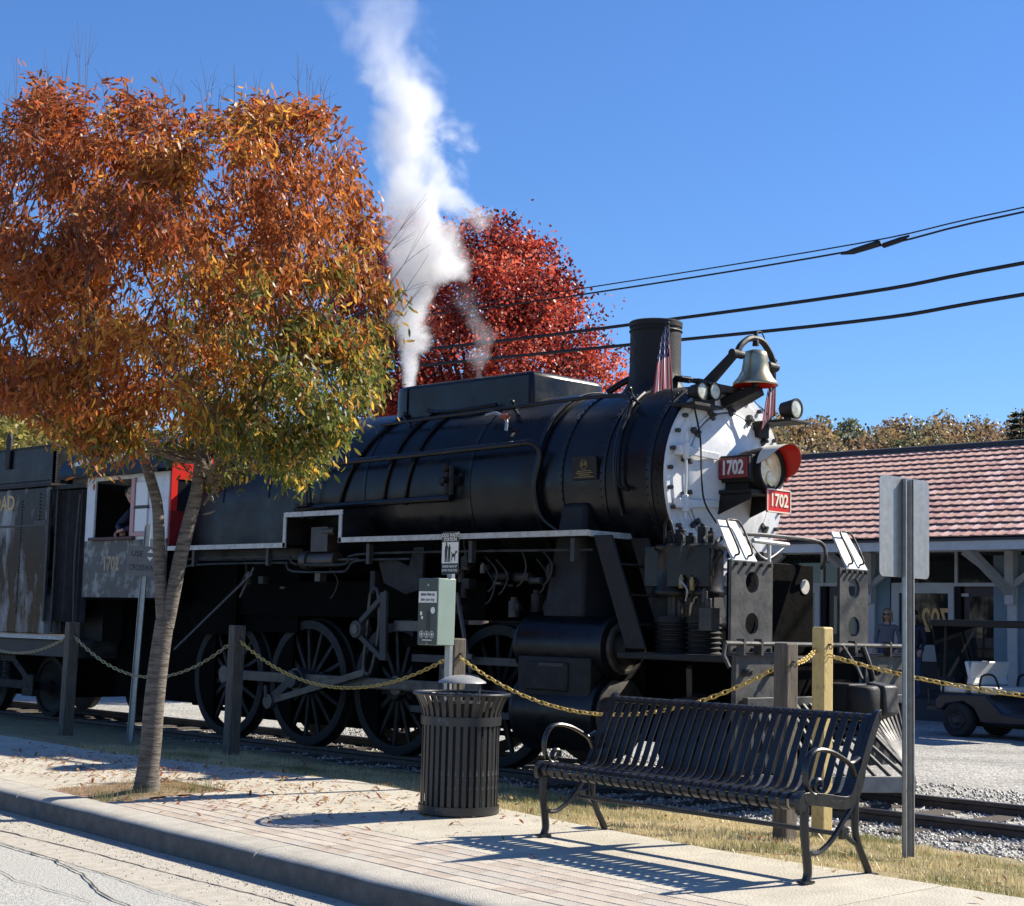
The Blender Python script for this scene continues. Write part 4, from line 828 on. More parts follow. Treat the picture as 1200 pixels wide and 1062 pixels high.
for x, h, r in ((-9.42, .12, .06), (-9.30, .16, .05), (-9.18, .10, .05), (-9.05, .18, .045), (-8.95, .14, .03)): b.cyl((x, 11.5, 2.05), (x, 11.5, 2.05 + h), r, n=12); b.cyl((x, 11.5, 2.05 + h), (x, 11.5, 2.08 + h), r*.5, n=8)
b.tube(smoothpts([(-9.42, 11.42, 2.08), (-9.40, 11.40, 2.26), (-9.34, 11.40, 2.28), (-9.30, 11.42, 2.08)]), .014, 8); b.build('pump_head', blackm, loco, bev=.004)
for x, z, m_ in ((-9.12, 1.72, bronze), (-9.0, 1.70, bronze), (-8.86, 1.6, greyblk)):
    b = MB(); b.cyl((x, 11.30, z - .05), (x, 11.30, z + .05), .028, n=10); b.cyl((x, 11.30, z + .05), (x, 11.30, z + .07), .016, n=8); b.build('oil_cup', m_, loco)
random.seed(5)
for i in range(12):
    x = random.uniform(-9.2, -8.7); z = random.uniform(1.25, 2.1); y = random.uniform(11.25, 11.4); b = MB()
    b.tube(smoothpts([(x, y, z), (x + .03, y - .02, z + .1), (x + random.uniform(-.1, .12), y, z + .2), (x + random.uniform(-.1, .1), y + .1, z + .24)]), random.uniform(.008, .014), 6); b.build('copper_pipe', random.choice([greyblk, blackm, steelg]), loco)
b = MB(); b.box(-8.86, -8.72, 11.22, 11.34, 1.30, 1.50); b.cyl((-8.8, 11.28, 1.49), (-8.8, 11.28, 1.58), .03, n=10); b.build('drain_valve', greyblk, loco, bev=.004)

# ------------------------------------------------ cab
greypeel = mat('peeling_grey_cab_paint', (.07, .07, .066), (.25, .25, .23), rough=.5, scale=4.2, mixlo=.50, mixhi=.60, detail=7, bump=.3, bscale=20)
cx0, cx1 = -19.19, -17.24
def cabbox(nm, x0, x1, z0, z1, m, y0=11.20, y1=11.23, bev=.004, par=None): b = MB(); b.box(x0, x1, y0, y1, z0, z1); return b.build(nm, m, par or loco, bev=bev)
wx0, wx1, wz0, wz1 = -18.98, -17.98, 2.31, 3.06
side = cabbox('cab_side_panel', cx0, cx1, 1.53, 2.27, greypeel)
cabbox('cab_side_panel', cx0, wx0, 2.27, 3.16, whitep); cabbox('cab_side_panel', wx1, cx1, 2.27, 3.16, whitep); cabbox('cab_side_panel', wx0, wx1, wz1, 3.16, whitep)
cabbox('window_sill', wx0 - .03, wx1 + .03, 2.27, 2.31, mat('cab_sill_maroon', (.07, .03, .03)), 11.14, 11.26)
pinkf = mat('faded_pink_sash', (.50, .30, .28), rough=.6)
sash = cabbox('window_sash', -18.06, -17.98, 2.31, 3.06, pinkf, 11.17, 11.20); cabbox('sash_rail', -17.98, -17.66, 2.31, 2.36, pinkf, 11.17, 11.20, par=sash); cabbox('sash_pane', -17.95, -17.68, 2.37, 2.66, printw, 11.175, 11.195, par=sash); cabbox('sash_pane', -17.95, -17.68, 2.70, 3.0, printw, 11.175, 11.195, par=sash); cabbox('sash_rail', -17.98, -17.66, 2.66, 2.70, greyblk, 11.172, 11.198, par=sash)
ink = mat('tan_numeral_paint', (.42, .33, .20), (.30, .24, .15), scale=30)
text('cab_number', '1702', .25, frame((-18.50, 11.197, 1.96), (1, 0, 0)), ink, side, .002, .008, sx=.8)
cabbox('cab_side_panel', cx0, cx1, 1.53, 3.16, frame_m, 13.94, 13.97)
b = MB(); b.box(cx0, cx1 - .0, 11.25, 13.93, 1.50, 1.56); b.build('cab_floor', frame_m, loco); b = MB(); b.box(cx0 - .2, -16.9, 11.9, 13.3, .22, 1.49); b.build('drag_box', frame_m, loco); b = MB(); b.box(-17.26, -16.3, 11.62, 11.70, 1.1, 2.12); b.build('ashpan_apron', frame_m, loco)
b = MB(); b.box(-17.40, -17.26, 11.9, 13.93, 1.5, 3.3); b.box(-17.40, -17.26, 11.24, 11.895, 1.5, 2.15); b.build('cab_front_sheet', frame_m, loco)
b = MB(); b.box(-18.0, -17.42, 11.8, 13.3, 1.57, 3.1); b.build('boiler_backhead', frame_m, loco)
for z0, z1, y0, y1 in ((2.16, 2.62, 11.22, 11.9), (3.02, 3.32, 11.22, 11.9), (2.62, 3.02, 11.22, 11.31), (2.62, 3.02, 11.78, 11.9)):
    b = MB(); b.box(-17.24, -17.21, y0, y1, z0, z1); b.build('red_cab_front_door', redp if z0 > 2.6 else redd, loco)
b = MB(); b.box(-17.235, -17.225, 11.31, 11.78, 2.62, 3.02); b.build('cab_front_pane', glassd, loco)
b = MB(); vs = []; n = 16   # arched roof
for X_ in (-19.75, -17.05):
    vs += [(X_, YC - 1.50*math.cos(math.pi*k/n)*1.0, 3.14 + .62*math.sin(math.pi*k/n)) for k in range(n + 1)] + [(X_, YC - 1.46*math.cos(math.pi*k/n), 3.10 + .61*math.sin(math.pi*k/n)) for k in range(n, -1, -1)]
K = 2*(n + 1); b.add(vs, [(k, (k + 1) % K, K + (k + 1) % K, K + k) for k in range(K)] + [(k, K - 1 - k, K - 2 - k, k + 1) for k in range(n)] + [(K + k + 1, 2*K - 2 - k, 2*K - 1 - k, K + k) for k in range(n)])
b.build('cab_roof', black, loco, smooth=40)
b = MB(); b.tube(smoothpts([(-19.5, 11.18, 3.22), (-19.35, 11.15, 3.30), (-18.9, 11.15, 3.32), (-18.2, 11.15, 3.33)]), .055, 10); b.build('white_rain_strip', whitep, loco)
b = MB(); b.box(-19.7, -17.3, 11.06, 11.12, 3.10, 3.16); b.build('roof_gutter', blackm, loco)
b = MB(); b.tube(smoothpts([(-19.32, 11.18, 1.2), (-19.34, 11.16, 2.0), (-19.32, 11.18, 2.9)]), .018, 8); b.build('cab_grab_rail', greyblk, loco)
b = MB(); b.tube(smoothpts([(-16.30, YC - .1, 3.5), (-16.30, YC - .1, 3.78)], 2), .03, 10); b.cyl((-15.35, YC - .1, 3.62), (-15.35, YC - .1, 3.80), .022, n=8); b.build('whistle', greyblk, loco)
b = MB(); b.cyl((-14.9, YC - .12, 3.7), (-14.9, YC - .12, 3.86), .022, n=10); b.build('safety_valve', steelg, loco)

# ================================================================= TENDER
tend = thing('locomotive_tender', (-23.5, YC, RZ_), 'black riveted water tender with gold lettering and pale reflections painted on its sides, coupled behind the cab', 'tender')
treflect = mat('tender_enamel_painted_reflections', (.005, .0055, .006), (.33, .335, .33), spec=.3, rough=.26, scale=1.9, mixlo=.49, mixhi=.66, detail=10, bump=.6, bdist=.02, bscale=2.2, rough2=.5, stretch=(1.6, 1, .55))  # pale blotches are street reflections put into the enamel colour
b = MB(); b.box(-27.6, -20.15, 11.20, 13.94, 1.02, 3.05); tk = b.build('water_tank', treflect, tend, bev=.02)
b = MB(); b.box(-27.6, -20.10, 11.16, 13.98, 3.05, 3.09); b.build('tank_rim', blackm, tend, bev=.005)
b = MB(); b.box(-27.5, -20.17, 11.24, 11.28, 3.09, 3.62); b.box(-20.21, -20.17, 11.24, 13.9, 3.09, 3.62); b.box(-27.5, -20.17, 13.86, 13.90, 3.09, 3.62); b.box(-20.2, -20.1, 11.5, 13.6, 3.09, 3.3); b.build('coal_bunker', black, tend)
b = MB(); b.tube([(-27.5, 11.25, 3.62), (-20.17, 11.25, 3.62), (-20.17, 13.9, 3.62)], .022, 8); b.build('bunker_rail', blackm, tend)
b = MB(); b.prism([(-21.5, 3.35), (-21.38, 3.35), (-21.36, 3.78), (-21.40, 3.86), (-21.46, 3.86), (-21.5, 3.78)], 'y', 11.20, 11.235); b.build('bunker_bracket', blackm, tend, bev=.005)
b = MB(); b.sphere((0, 0, 0), .013, 6, 4); rv0 = b.build('rivet', greyblk, None, center=False); first = True
rl = [(-20.20, 11.235, 3.12 + k*.035) for k in range(15)] + [(-20.165, 11.27, 3.12 + k*.035) for k in range(15)] + [(-20.165, 11.3 + k*.07, 3.60) for k in range(14)] + [(-20.3 - k*.075, 11.235, 3.14) for k in range(24)] + [(-20.20, 11.195, 2.55 + k*.05) for k in range(9)] + [(-20.42, 11.195, 2.55 + k*.05) for k in range(9)] + [(-20.92, 11.195, 1.3 + k*.04) for k in range(40)] + [(-20.15, 11.3 + k*.1, 2.95) for k in range(10)]
for p in rl:
    p = Vector(p)
    if first: rv0.parent = tk; rv0.location = p - chain_off(tk); first = False
    else: share(rv0, 'rivet', p - chain_off(tk), tk)
b = MB(); b.box(-27.6, -20.14, 11.19, 11.20, 2.50, 2.53); b.box(-20.16, -20.11, 11.17, 11.21, 1.2, 3.0); b.build('tank_seam', greyblk, tend)
b = MB(); b.box(-20.55, -20.20, 11.185, 11.20, 2.50, 2.58); b.build('tank_hinge', greyblk, tend)
text('tender_lettering', 'RAILROAD', .30, frame((-21.13, 11.196, 2.84), (1, 0, 0)), gold, tk, .002, .004, 'RIGHT', .95)
b = MB(); b.box(-27.6, -19.55, 11.22, 11.26, .955, 1.01); b.build('white_frame_strip', whitetrim, tend)
b = MB(); b.box(-27.6, -19.45, 11.30, 13.85, .72, .95); b.build('tender_frame', greyblk, tend, bev=.01)
b = MB(); b.box(-20.14, -19.3, 11.6, 13.6, .95, 1.55); b.box(-20.14, -20.0, 11.3, 13.8, 1.2, 3.0); b.build('tender_front_bulkhead', blackm, tend)
for y, h in ((11.22, 2.98), (11.36, 2.9)):
    b = MB(); b.tube([(-19.98, y, 1.05), (-19.98, y, h), (-19.98, y + .2, h + .02)], .02, 8); b.build('tender_grab_rail', greyblk, tend)
curt = mat('dark_canvas_curtain', (.012, .012, .014), (.03, .03, .03), rough=.9)
b = MB(); n = 24; vs = []
for k in range(n + 1): 
    x = lerp(-20.0, -19.25, k/n); y = 11.30 + .03*math.sin(k*1.7); vs += [(x, y, 1.2), (x, y, 2.98)]
b.add(vs, [(2*k, 2*k + 2, 2*k + 3, 2*k + 1) for k in range(n)]); b.build('curtain', curt, tend, smooth=60)
b = MB(); b.box(-20.1, -19.2, 11.24, 13.9, 3.0, 3.06); b.build('gangway_roof', blackm, tend)
for tx in (-21.7, -25.9):
    b = MB()
    for y in (11.48, 13.6):
        b.bar((tx - .95, y, .30), (tx + .95, y, .30), .09, .12); b.bar((tx - .8, y, .36), (tx - .3, y, .66), .08, .10); b.bar((tx + .8, y, .36), (tx + .3, y, .66), .08, .10); b.bar((tx - .4, y, .66), (tx + .4, y, .66), .09, .10); b.box(tx - .95, tx - .65, y - .06, y + .06, .15, .45); b.box(tx + .65, tx + .95, y - .06, y + .06, .15, .45)
    b.box(tx - .15, tx + .15, 11.5, 13.58, .34, .50); tr = b.build('tender_truck', blackm, tend, bev=.008)
    b = MB(); b.box(tx - .8, tx + .8, 11.9, 13.2, .12, .7); b.build('truck_bolster', frame_m, tr)
    for dx in (-.82, .82):
        for y in (11.82, 13.32): small_wheel(tx + dx, y, .42, tr, nm='truck_wheel')
    for dx in (-.12, .12):
        b = MB(); b.tube([(tx + dx + .05*math.cos(t), 11.46 + .05*math.sin(t), .38 + t*.0048) for t in np.linspace(0, 50, 120)], .010, 5); b.build('truck_spring', greyblk, tr)

# ================================================================= PEOPLE
def person(name, loc, rot, joints, radii, edges, m, parts, label, group=None, sub=2, local=True):
    e = thing(name, loc, label, 'person', group, rot=rot, local=True)
    def skin(nm, keys, eds, mm, rr, root, par=e, lv=sub):
        me = bpy.data.meshes.new(nm); idx = {k: i for i, k in enumerate(keys)}
        me.from_pydata([joints[k] for k in keys], [(idx[a], idx[c]) for a, c in eds], []); o = bpy.data.objects.new(nm, me); COL.objects.link(o); o.parent = par
        o.modifiers.new('skin', 'SKIN'); 
        for k in keys:
            sv = me.skin_vertices[0].data[idx[k]]; r = rr[k]; sv.radius = r if isinstance(r, tuple) else (r, r); sv.use_root = (k == root)
        s = o.modifiers.new('sub', 'SUBSURF'); s.levels = lv; s.render_levels = lv; me.materials.append(mm)
        o.modifiers['skin'].use_smooth_shade = True
        return o
    for nm, keys, eds, mm, rr, root in parts: skin(nm, keys, eds, mm, rr, root)
    return e
def head(par, c, face, hair, long=True, shades=True, r=.105):
    """c head centre (local), face = direction vector of the face"""
    f = Vector(face).normalized(); M_ = frame(c, f, (0, 0, 1)) ; M_ = frame(c, f.cross(Vector((0, 0, 1))), (0, 0, 1))  # x: to one side, y up, z back
    fwd = -1 if (M_.to_3x3() @ Vector((0, 0, 1))).dot(f) < 0 else 1
    b = MB(); n, mm = 18, 14; prof = []
    vs = []
    for i in range(mm + 1):
        t = math.pi*i/mm; y = -math.cos(t)*r*1.18
        for k in range(n):
            q = 2*math.pi*k/n; rr = math.sin(t)*r*(.80 if y < 0 else .86); x = rr*math.cos(q)*(.92 if y < -.3*r else 1); z = rr*math.sin(q)*1.05
            if fwd*z > 0 and y < 0: z *= 1.0 + .06*math.sin(t)
            vs.append((x, y, z))
    b.add(vs, [(i*n + k, i*n + (k + 1) % n, (i + 1)*n + (k + 1) % n, (i + 1)*n + k) for i in range(mm) for k in range(n)])
    b.add([(-.014, -.02, fwd*.085), (.014, -.02, fwd*.085), (0, .02, fwd*.086), (0, -.02, fwd*.118)], [(0, 1, 3), (1, 2, 3), (2, 0, 3)])
    b.cyl((-.088, 0, 0), (-.096, 0, 0), .026, n=8); b.cyl((.088, 0, 0), (.096, 0, 0), .026, n=8); b.xf(M_); h = b.build('head', skinm, par, center=False, smooth=60); h.location = (0, 0, 0)
    b = MB(); b.box(-.025, .025, -.060, -.052, fwd*.086, fwd*.094); b.xf(M_); b.build('mouth', redd, h, center=False).location = (0, 0, 0)
    b = MB()
    for s in (-1, 1): b.cyl((s*.036, .012, fwd*.082), (s*.036, .012, fwd*.102), .026 if shades else .009, n=12)
    if shades: b.box(-.09, .09, .012, .02, fwd*.085, fwd*.096)
    b.xf(M_); b.build('sunglasses' if shades else 'eyes', printb, h, center=False).location = (0, 0, 0)
    b = MB(); vs = []; rows = 10
    for i in range(rows + 1):
        t = lerp(.0, 1.75 if long else 1.45, i/rows)
        for k in range(n + 1):
            q = lerp(-2.35, 2.35, k/n); rr = math.sin(min(t, 1.57))*r*1.06; y = math.cos(t)*r*1.3 if t < 1.57 else -(t - 1.57)*r*(7 if long else 2); back = -fwd
            cut = 1 if t < .75 else (1 if abs(q) < 2.0 else .96); vs.append((rr*math.sin(q)*.98, y + .004*math.sin(k*3 + i), back*rr*math.cos(q)*cut*1.05))
    b.add(vs, [(i*(n + 1) + k, i*(n + 1) + k + 1, (i + 1)*(n + 1) + k + 1, (i + 1)*(n + 1) + k) for i in range(rows) for k in range(n)]); b.xf(M_); b.build('hair', hair, h, center=False, smooth=80).location = (0, 0, 0)
    return h
def hand(par, p, d, s=1.0):
    """small curled hand at wrist p heading along d: palm, four fingers, thumb"""
    p = Vector(p); d = Vector(d).normalized(); a = d.cross(Vector((0, 0, 1))); a = a.normalized() if a.length > .1 else Vector((1, 0, 0)); n_ = a.cross(d)
    b = MB(); b.bar(p, p + d*.085, .075, .028, up=n_)
    for i, l in enumerate((.065, .075, .07, .055)):
        q = p + d*.08 + a*(.03 - .02*i); b.tube([q, q + d*l*.5 - n_*.006, q + d*l*.85 - n_*.028, q + d*l*.75 - n_*.05], [.0095, .009, .008, .006], 6)
    q = p + d*.02 + a*.035; b.tube([q, q + a*.025 + d*.025 - n_*.01, q + a*.02 + d*.06 - n_*.02], [.012, .010, .007], 6)
    return b.build('hand', skinm, par, center=False, smooth=60)
def standing(name, loc, rot, label, top, legs, hair, long, shades, h=1.66, group=None):
    k = h/1.75; J = dict(pel=(0, 0, .95*k), wa=(0, 0, 1.08*k), ch=(0, .0, 1.32*k), nb=(0, 0, 1.46*k), nt=(0, .01, 1.54*k))
    for s, n_ in ((-1, 'l'), (1, 'r')):
        J.update({'h' + n_: (s*.10, 0, .90*k), 'k' + n_: (s*.11, .02, .50*k), 'a' + n_: (s*.12, 0, .09*k), 't' + n_: (s*.13, .15, .035*k), 's' + n_: (s*.18, 0, 1.42*k), 'e' + n_: (s*.24, -.02, 1.14*k), 'w' + n_: (s*.21, .14, .95*k)})
    R0 = dict(pel=(.15, .11), wa=(.135, .10), ch=(.16, .11), nb=.06, nt=.05); 
    for n_ in 'lr': R0.update({'h' + n_: .09, 'k' + n_: .06, 'a' + n_: .04, 't' + n_: .035, 's' + n_: .06, 'e' + n_: .042, 'w' + n_: .03})
    P_ = [('legs', ['pel', 'hl', 'kl', 'al', 'tl', 'hr', 'kr', 'ar', 'tr'], [('pel', 'hl'), ('hl', 'kl'), ('kl', 'al'), ('al', 'tl'), ('pel', 'hr'), ('hr', 'kr'), ('kr', 'ar'), ('ar', 'tr')], legs, R0, 'pel'),
          ('torso', ['pel', 'wa', 'ch', 'nb', 'sl', 'el', 'wl', 'sr', 'er', 'wr'], [('pel', 'wa'), ('wa', 'ch'), ('ch', 'nb'), ('ch', 'sl'), ('sl', 'el'), ('el', 'wl'), ('ch', 'sr'), ('sr', 'er'), ('er', 'wr')], top, R0, 'pel')]
    e = person(name, loc, rot, J, R0, None, None, P_, label, group)
    b = MB(); b.tube([J['nb'], J['nt'], (0, .015, 1.60*k)], [.055, .05, .05], 10); b.build('neck', skinm, e, smooth=60)
    head(e, (0, .02, 1.645*k), (0, 1, 0), hair, long, shades)
    for n_ in 'lr': hand(e, J['w' + n_], (0, .6, -.7))
    return e

# ================================================================= DEPOT
dep = thing('railway_depot', (-20, 29, -.3), 'railway depot with pinkish red tiled roof and shaded windows across the gravel yard', 'building')
tilem = mat('pinkish_red_roof_tile', (.44, .245, .19), (.55, .36, .295), rough=.85, scale=2.2, detail=6, mixlo=.3, mixhi=.75, bump=.2, bscale=20)
bluep = mat('blue_grey_paint', (.14, .21, .26), (.17, .24, .28), rough=.6, scale=6); greyp = mat('pale_grey_paint', (.50, .51, .51), (.42, .43, .44), rough=.6, scale=5)
darkroom = mat('dark_interior', (.008, .008, .009), rough=.9); skirt = mat('depot_dark_base', (.05, .05, .052), rough=.8)
WYD = 29.0; DX0, DX1 = -44.0, 4.0; EY, EZ, RYD, RZD = 27.0, 3.12, 32.2, 5.45
def dbox(nm, x0, x1, y0, y1, z0, z1, m, par=dep, bev=0, kind=None): b = MB(); b.box(x0, x1, y0, y1, z0, z1); o = b.build(nm, m, par, bev=bev, smooth=0); return o
dbox('rear_wall', DX0, DX1, 36.9, 37.0, -.3, 3.1, bluep); dbox('end_wall', DX1 - .1, DX1, WYD + .2, 36.9, -.3, 3.1, bluep); dbox('end_wall', DX0, DX0 + .1, WYD + .2, 36.9, -.3, 3.1, bluep)
dbox('interior_partition', DX0 + .2, DX1 - .2, 31.0, 31.1, -.2, 3.1, darkroom)
dbox('platform', DX0, DX1, 27.6, WYD - .02, -.32, .10, skirt)
# roof deck and tiles in courses
b = MB(); b.prism([(EY, EZ - .06), (EY, EZ), (RYD, RZD), (37.4, EZ), (37.4, EZ - .06), (RYD, RZD - .08)], 'x', DX0 - .6, DX1 + .6); roof = b.build('roof', skirt, dep, smooth=0)
slope = Vector((0, RYD - EY, RZD - EZ)); SL = slope.length; sdir = slope.normalized(); sn = Vector((0, -sdir.z, sdir.y)); nc = 16; ch_ = SL/nc; tw = .225
# one tile, slightly curved with a raised side roll
b = MB(); prof = [(0, .008), (.035, .019), (.08, .020), (.115, .010), (.17, .008), (.222, .009)]; vs = []
for t_, up_ in ((0, .038), (ch_*1.04, .0)):
    for x, h in prof: vs.append((x, t_, h + up_))
    for x, h in prof: vs.append((x, t_, up_ - .01))
n6 = 6; fs = [(i, i + 1, 2*n6 + i + 1, 2*n6 + i) for i in range(5)] + [(i + n6, i, i + 1, i + n6 + 1)[::-1] for i in range(5)] + [(0, 2*n6, 3*n6, n6), (5, 5 + n6, 3*n6 + 5, 2*n6 + 5)]
b.add(vs, fs); tile0 = b.build('roof_tile', tilem, None, center=False, smooth=0)
tvar = []
for nm_, ca, cb_ in (('faded_roof_tile', (.54, .33, .28), (.62, .44, .38)), ('dark_roof_tile', (.36, .18, .15), (.48, .29, .25))):
    d_ = tile0.data.copy(); d_.materials[0] = mat(nm_, ca, cb_, rough=.85, scale=3, bump=.2, bscale=20); tvar.append(d_)
Mt = Matrix((Vector((1, 0, 0)), sdir, sn)).transposed().to_4x4(); terot = Mt.to_euler(); n_t = 0; rest = MB(); first = True
tl = []
for j in range(nc):
    for i in range(int((DX1 - DX0 + 1.0)/tw)):
        x = DX0 - .5 + i*tw; tl.append((abs(x + 15.2) + j*.02 - (100 if -20.2 < x < -12.9 else 0), x, j))
tl.sort()
for k, (d_, x, j) in enumerate(tl):
    p = Vector((x, EY, EZ)) + sdir*(j*ch_) + sn*.005 + Vector((random.uniform(-.006, .006), 0, random.uniform(0, .006)))
    if k < 300:
        if first: tile0.parent = roof; tile0.location = p - chain_off(roof); tile0.rotation_euler = terot; first = False
        else:
            o = share(tile0, 'roof_tile', p - chain_off(roof), roof, terot); kk = random.choice((0, 0, 1, 2))
            if kk: o.data = tvar[kk - 1]
    else:
        M_ = Mt.copy(); M_.translation = p; rest.add([M_ @ Vector(q) for q in vs], fs)
o = rest.build('roof_tiling', tilem, roof, smooth=0); o['kind'] = 'stuff'
b = MB(); b.lathe([(.0, 0), (.11, 0), (.11, DX1 - DX0 + 1.2), (0, DX1 - DX0 + 1.2)], (DX0 - .6, RYD, RZD + .02), (DX1, RYD, RZD + .02), 10); b.build('ridge_cap', skirt, roof)
b = MB(); b.prism([(37.45, EZ + .02), (37.45, EZ + .05), (RYD, RZD + .05), (RYD, RZD + .02)], 'x', DX0 - .6, DX1 + .6); b.build('rear_roof_slope', tilem, roof)
dbox('fascia', DX0 - .6, DX1 + .6, EY - .03, EY, EZ - .22, EZ - .045, greyp); dbox('gutter_board', DX0 - .6, DX1 + .6, EY - .06, EY - .03, EZ - .05, EZ - .01, skirt)
dbox('eave_soffit', DX0 - .6, DX1 + .6, EY, WYD, EZ - .10, EZ - .06, greyp)
dbox('head_beam', DX0, DX1, WYD - .05, WYD + .12, 2.98, 3.08, greyp)
PX = [-15.2 + 3.15*k for k in range(-3, 5)]
for x in PX:
    dbox('wall_post', x - .10, x + .10, WYD - .10, WYD + .10, .10, 2.98, greyp); dbox('blue_panel', x - .42, x - .10, WYD - .03, WYD + .03, .10, 2.9, bluep); dbox('blue_panel', x + .10, x + .42, WYD - .03, WYD + .03, .10, 2.9, bluep)
    b = MB(); b.bar((x, WYD - .12, 2.15), (x, EY + .15, 2.98), .14, .14); b.bar((x, WYD - .12, 2.28), (x - 1.0, WYD - .12, 2.98), .12, .12); b.bar((x, WYD - .12, 2.28), (x + 1.0, WYD - .12, 2.98), .12, .12); b.box(x - .09, x + .09, WYD - .22, WYD - .10, 1.95, 2.98); b.build('eave_bracket', greyp, dep)
glz = mat('shaded_shop_glass', (.012, .014, .013), (.02, .024, .024), rough=.03, spec=.6, scale=1)
for i, xp in enumerate(PX[:-1]):
    x0 = xp + .47; x1 = xp + 2.95; xm = xp + 1.93
    dbox('transom_rail', x0, x1, WYD - .05, WYD + .05, 2.30, 2.37, greyp); dbox('transom_mullion', xm - .03, xm + .03, WYD - .05, WYD + .05, 2.37, 2.98, greyp)
    dbox('transom_pane', x0, xm - .03, WYD + .0, WYD + .02, 2.37, 2.98, glz); dbox('transom_pane', xm + .03, x1, WYD + .0, WYD + .02, 2.37, 2.98, glz)
    # window with wide frame
    wf = bpy.data.objects.new('shop_window', None); COL.objects.link(wf); wf.parent = dep; wf.location = Vector((x0, WYD, .75)) - chain_off(dep)
    for a, c, e_, f_ in ((x0, xm - .05, 2.16, 2.30), (x0, xm - .05, .80, 1.13), (x0, x0 + .17, 1.13, 2.16), (xm - .17, xm - .05, 1.13, 2.16)): dbox('window_frame', a, c, WYD - .06, WYD + .04, e_, f_, greyp, wf)
    dbox('window_pane', x0 + .17, xm - .17, WYD - .01, WYD + .01, 1.13, 2.16, glz, wf)
    dbox('wall_base', x0, xm - .05, WYD - .03, WYD + .03, .10, .80, skirt)
    dm = mat('dark_maroon_door', (.030, .008, .012), (.02, .007, .009), rough=.4)
    dd = dbox('door', xm + .12, x1 - .05, WYD + .05, WYD + .10, .10, 2.30, dm); dbox('door_frame', xm - .05, xm + .08, WYD - .02, WYD + .06, .10, 2.30, darkroom)
    for z0, z1 in ((1.3, 2.1), (.3, 1.1)): dbox('door_pane', xm + .25, x1 - .18, WYD + .03, WYD + .05, z0, z1, glz, dd)
    if i == 2:
        Mx = frame((-16.90, WYD - .015, 1.60), (1, 0, 0)); text('mirrored_numerals', '702', .66, Mx @ Matrix.Rotation(math.pi, 4, 'Y'), mat('mirrored_gold_numeral', (.85, .48, .17), (.62, .35, .13), rough=.5, scale=14), wf, .002, .012, sx=.66)  # mirror image of the engine number, put on the pane as solid text
        for s in (-1, 1): dbox('door_bracket', lerp(xm + .2, x1 - .15, .5) + s*.42 - .12, lerp(xm + .2, x1 - .15, .5) + s*.42 + .12, WYD + .02, WYD + .045, 2.10, 2.16, greyp, dd)
# porch railing on the near side of the porch
rl_ = thing('porch_railing', (-13.2, 27.7, .1), 'pale grey timber porch railing beside the golf cart', 'railing')
for z in (.45, .80, 1.15): 
    b = MB(); b.box(-13.75, -6.6, 27.66, 27.72, z - .05, z + .05); b.build('rail', greyp, rl_)
for x in np.arange(-13.75, -6.5, .9): b = MB(); b.box(x - .05, x + .05, 27.64, 27.74, .1, 1.22); b.build('railing_post', greyp, rl_)
standing('person', (-17.35, 27.95, .10), R_(200), 'woman with long blonde hair and sunglasses standing on the depot porch', greycl, denim, blond, True, True, 1.70)
standing('person', (-16.95, 28.25, .10), R_(185), 'dark haired person in navy standing on the depot porch beside the blonde woman', navy, denim, darkhair, False, False, 1.70)

# ================================================================= GOLF CART
gc = thing('golf_cart', (-12.7, 24.3, -.3), 'dark golf cart with pale seats and black canopy parked in front of the depot', 'golf cart', rot=R_(-6), local=True)
cartm = mat('dark_navy_cart_body', (.015, .018, .028), (.02, .024, .034), rough=.3, scale=4); seatm = mat('pale_vinyl_seat', (.62, .62, .60), rough=.45); tyrem = mat('tyre_rubber', (.022, .022, .022), rough=.85, bump=.3, bscale=30)
b = MB(); b.prism([(-1.15, .42), (-1.18, .55), (-1.05, .68), (-.2, .70), (.1, .42), (.75, .36), (.95, .62), (1.30, .80), (1.5, .62), (1.52, .38), (1.3, .28), (.2, .24), (-.3, .24), (-.42, .46), (-.62, .56), (-.95, .50), (-1.02, .42)], 'y', -.58, .58); b.build('cart_body', cartm, gc, bev=.03)
b = MB(); b.box(-1.1, 1.3, -.35, .35, .18, .34); b.build('chassis', blackm, gc)
for x in (-.72, 1.05):
    for s in (-1, 1):
        b = MB(); b.lathe([(0, -.08), (.14, -.08), (.16, -.10), (.25, -.11), (.275, -.08), (.275, .08), (.25, .11), (.16, .10), (0, .10)], (x, s*.52, .275), (x, s*.52 + 1, .275), 26); w_ = b.build('cart_wheel', tyrem, gc); b = MB(); b.lathe([(.15, .0), (.14, .02), (.09, -.02), (.05, .03), (0, .03)], (x, s*.62, .275), (x, s*.62 + s, .275), 18); b.build('wheel_rim', greyblk, w_)
for x0, nm in ((-.35, 0), (.35, 1)): pass
def seat(x, face):
    b = MB(); b.box(x - .24, x + .24, -.5, .5, .70, .82); s_ = b.build('seat', seatm, gc, bev=.03); b = MB(); xb = x - face*.26
    b.add([(xb, -.5, .84), (xb + .08, -.5, .84), (xb + .08, .5, .84), (xb, .5, .84), (xb - face*.10, -.5, 1.22), (xb - face*.10 + .07, -.5, 1.22), (xb - face*.10 + .07, .5, 1.22), (xb - face*.10, .5, 1.22)], [(0, 3, 2, 1), (4, 5, 6, 7), (0, 1, 5, 4), (1, 2, 6, 5), (2, 3, 7, 6), (3, 0, 4, 7)]); b.build('seat_back', seatm, gc, bev=.03)
seat(-.30, 1); seat(-.88, -1)
b = MB()
for s in (-.52, .52): b.tube(smoothpts([(-.35, s, .72), (-.30, s, .98), (-.08, s, 1.0), (.02, s, .8)]), .018, 8)
b.build('seat_arm', blackm, gc)
b = MB()
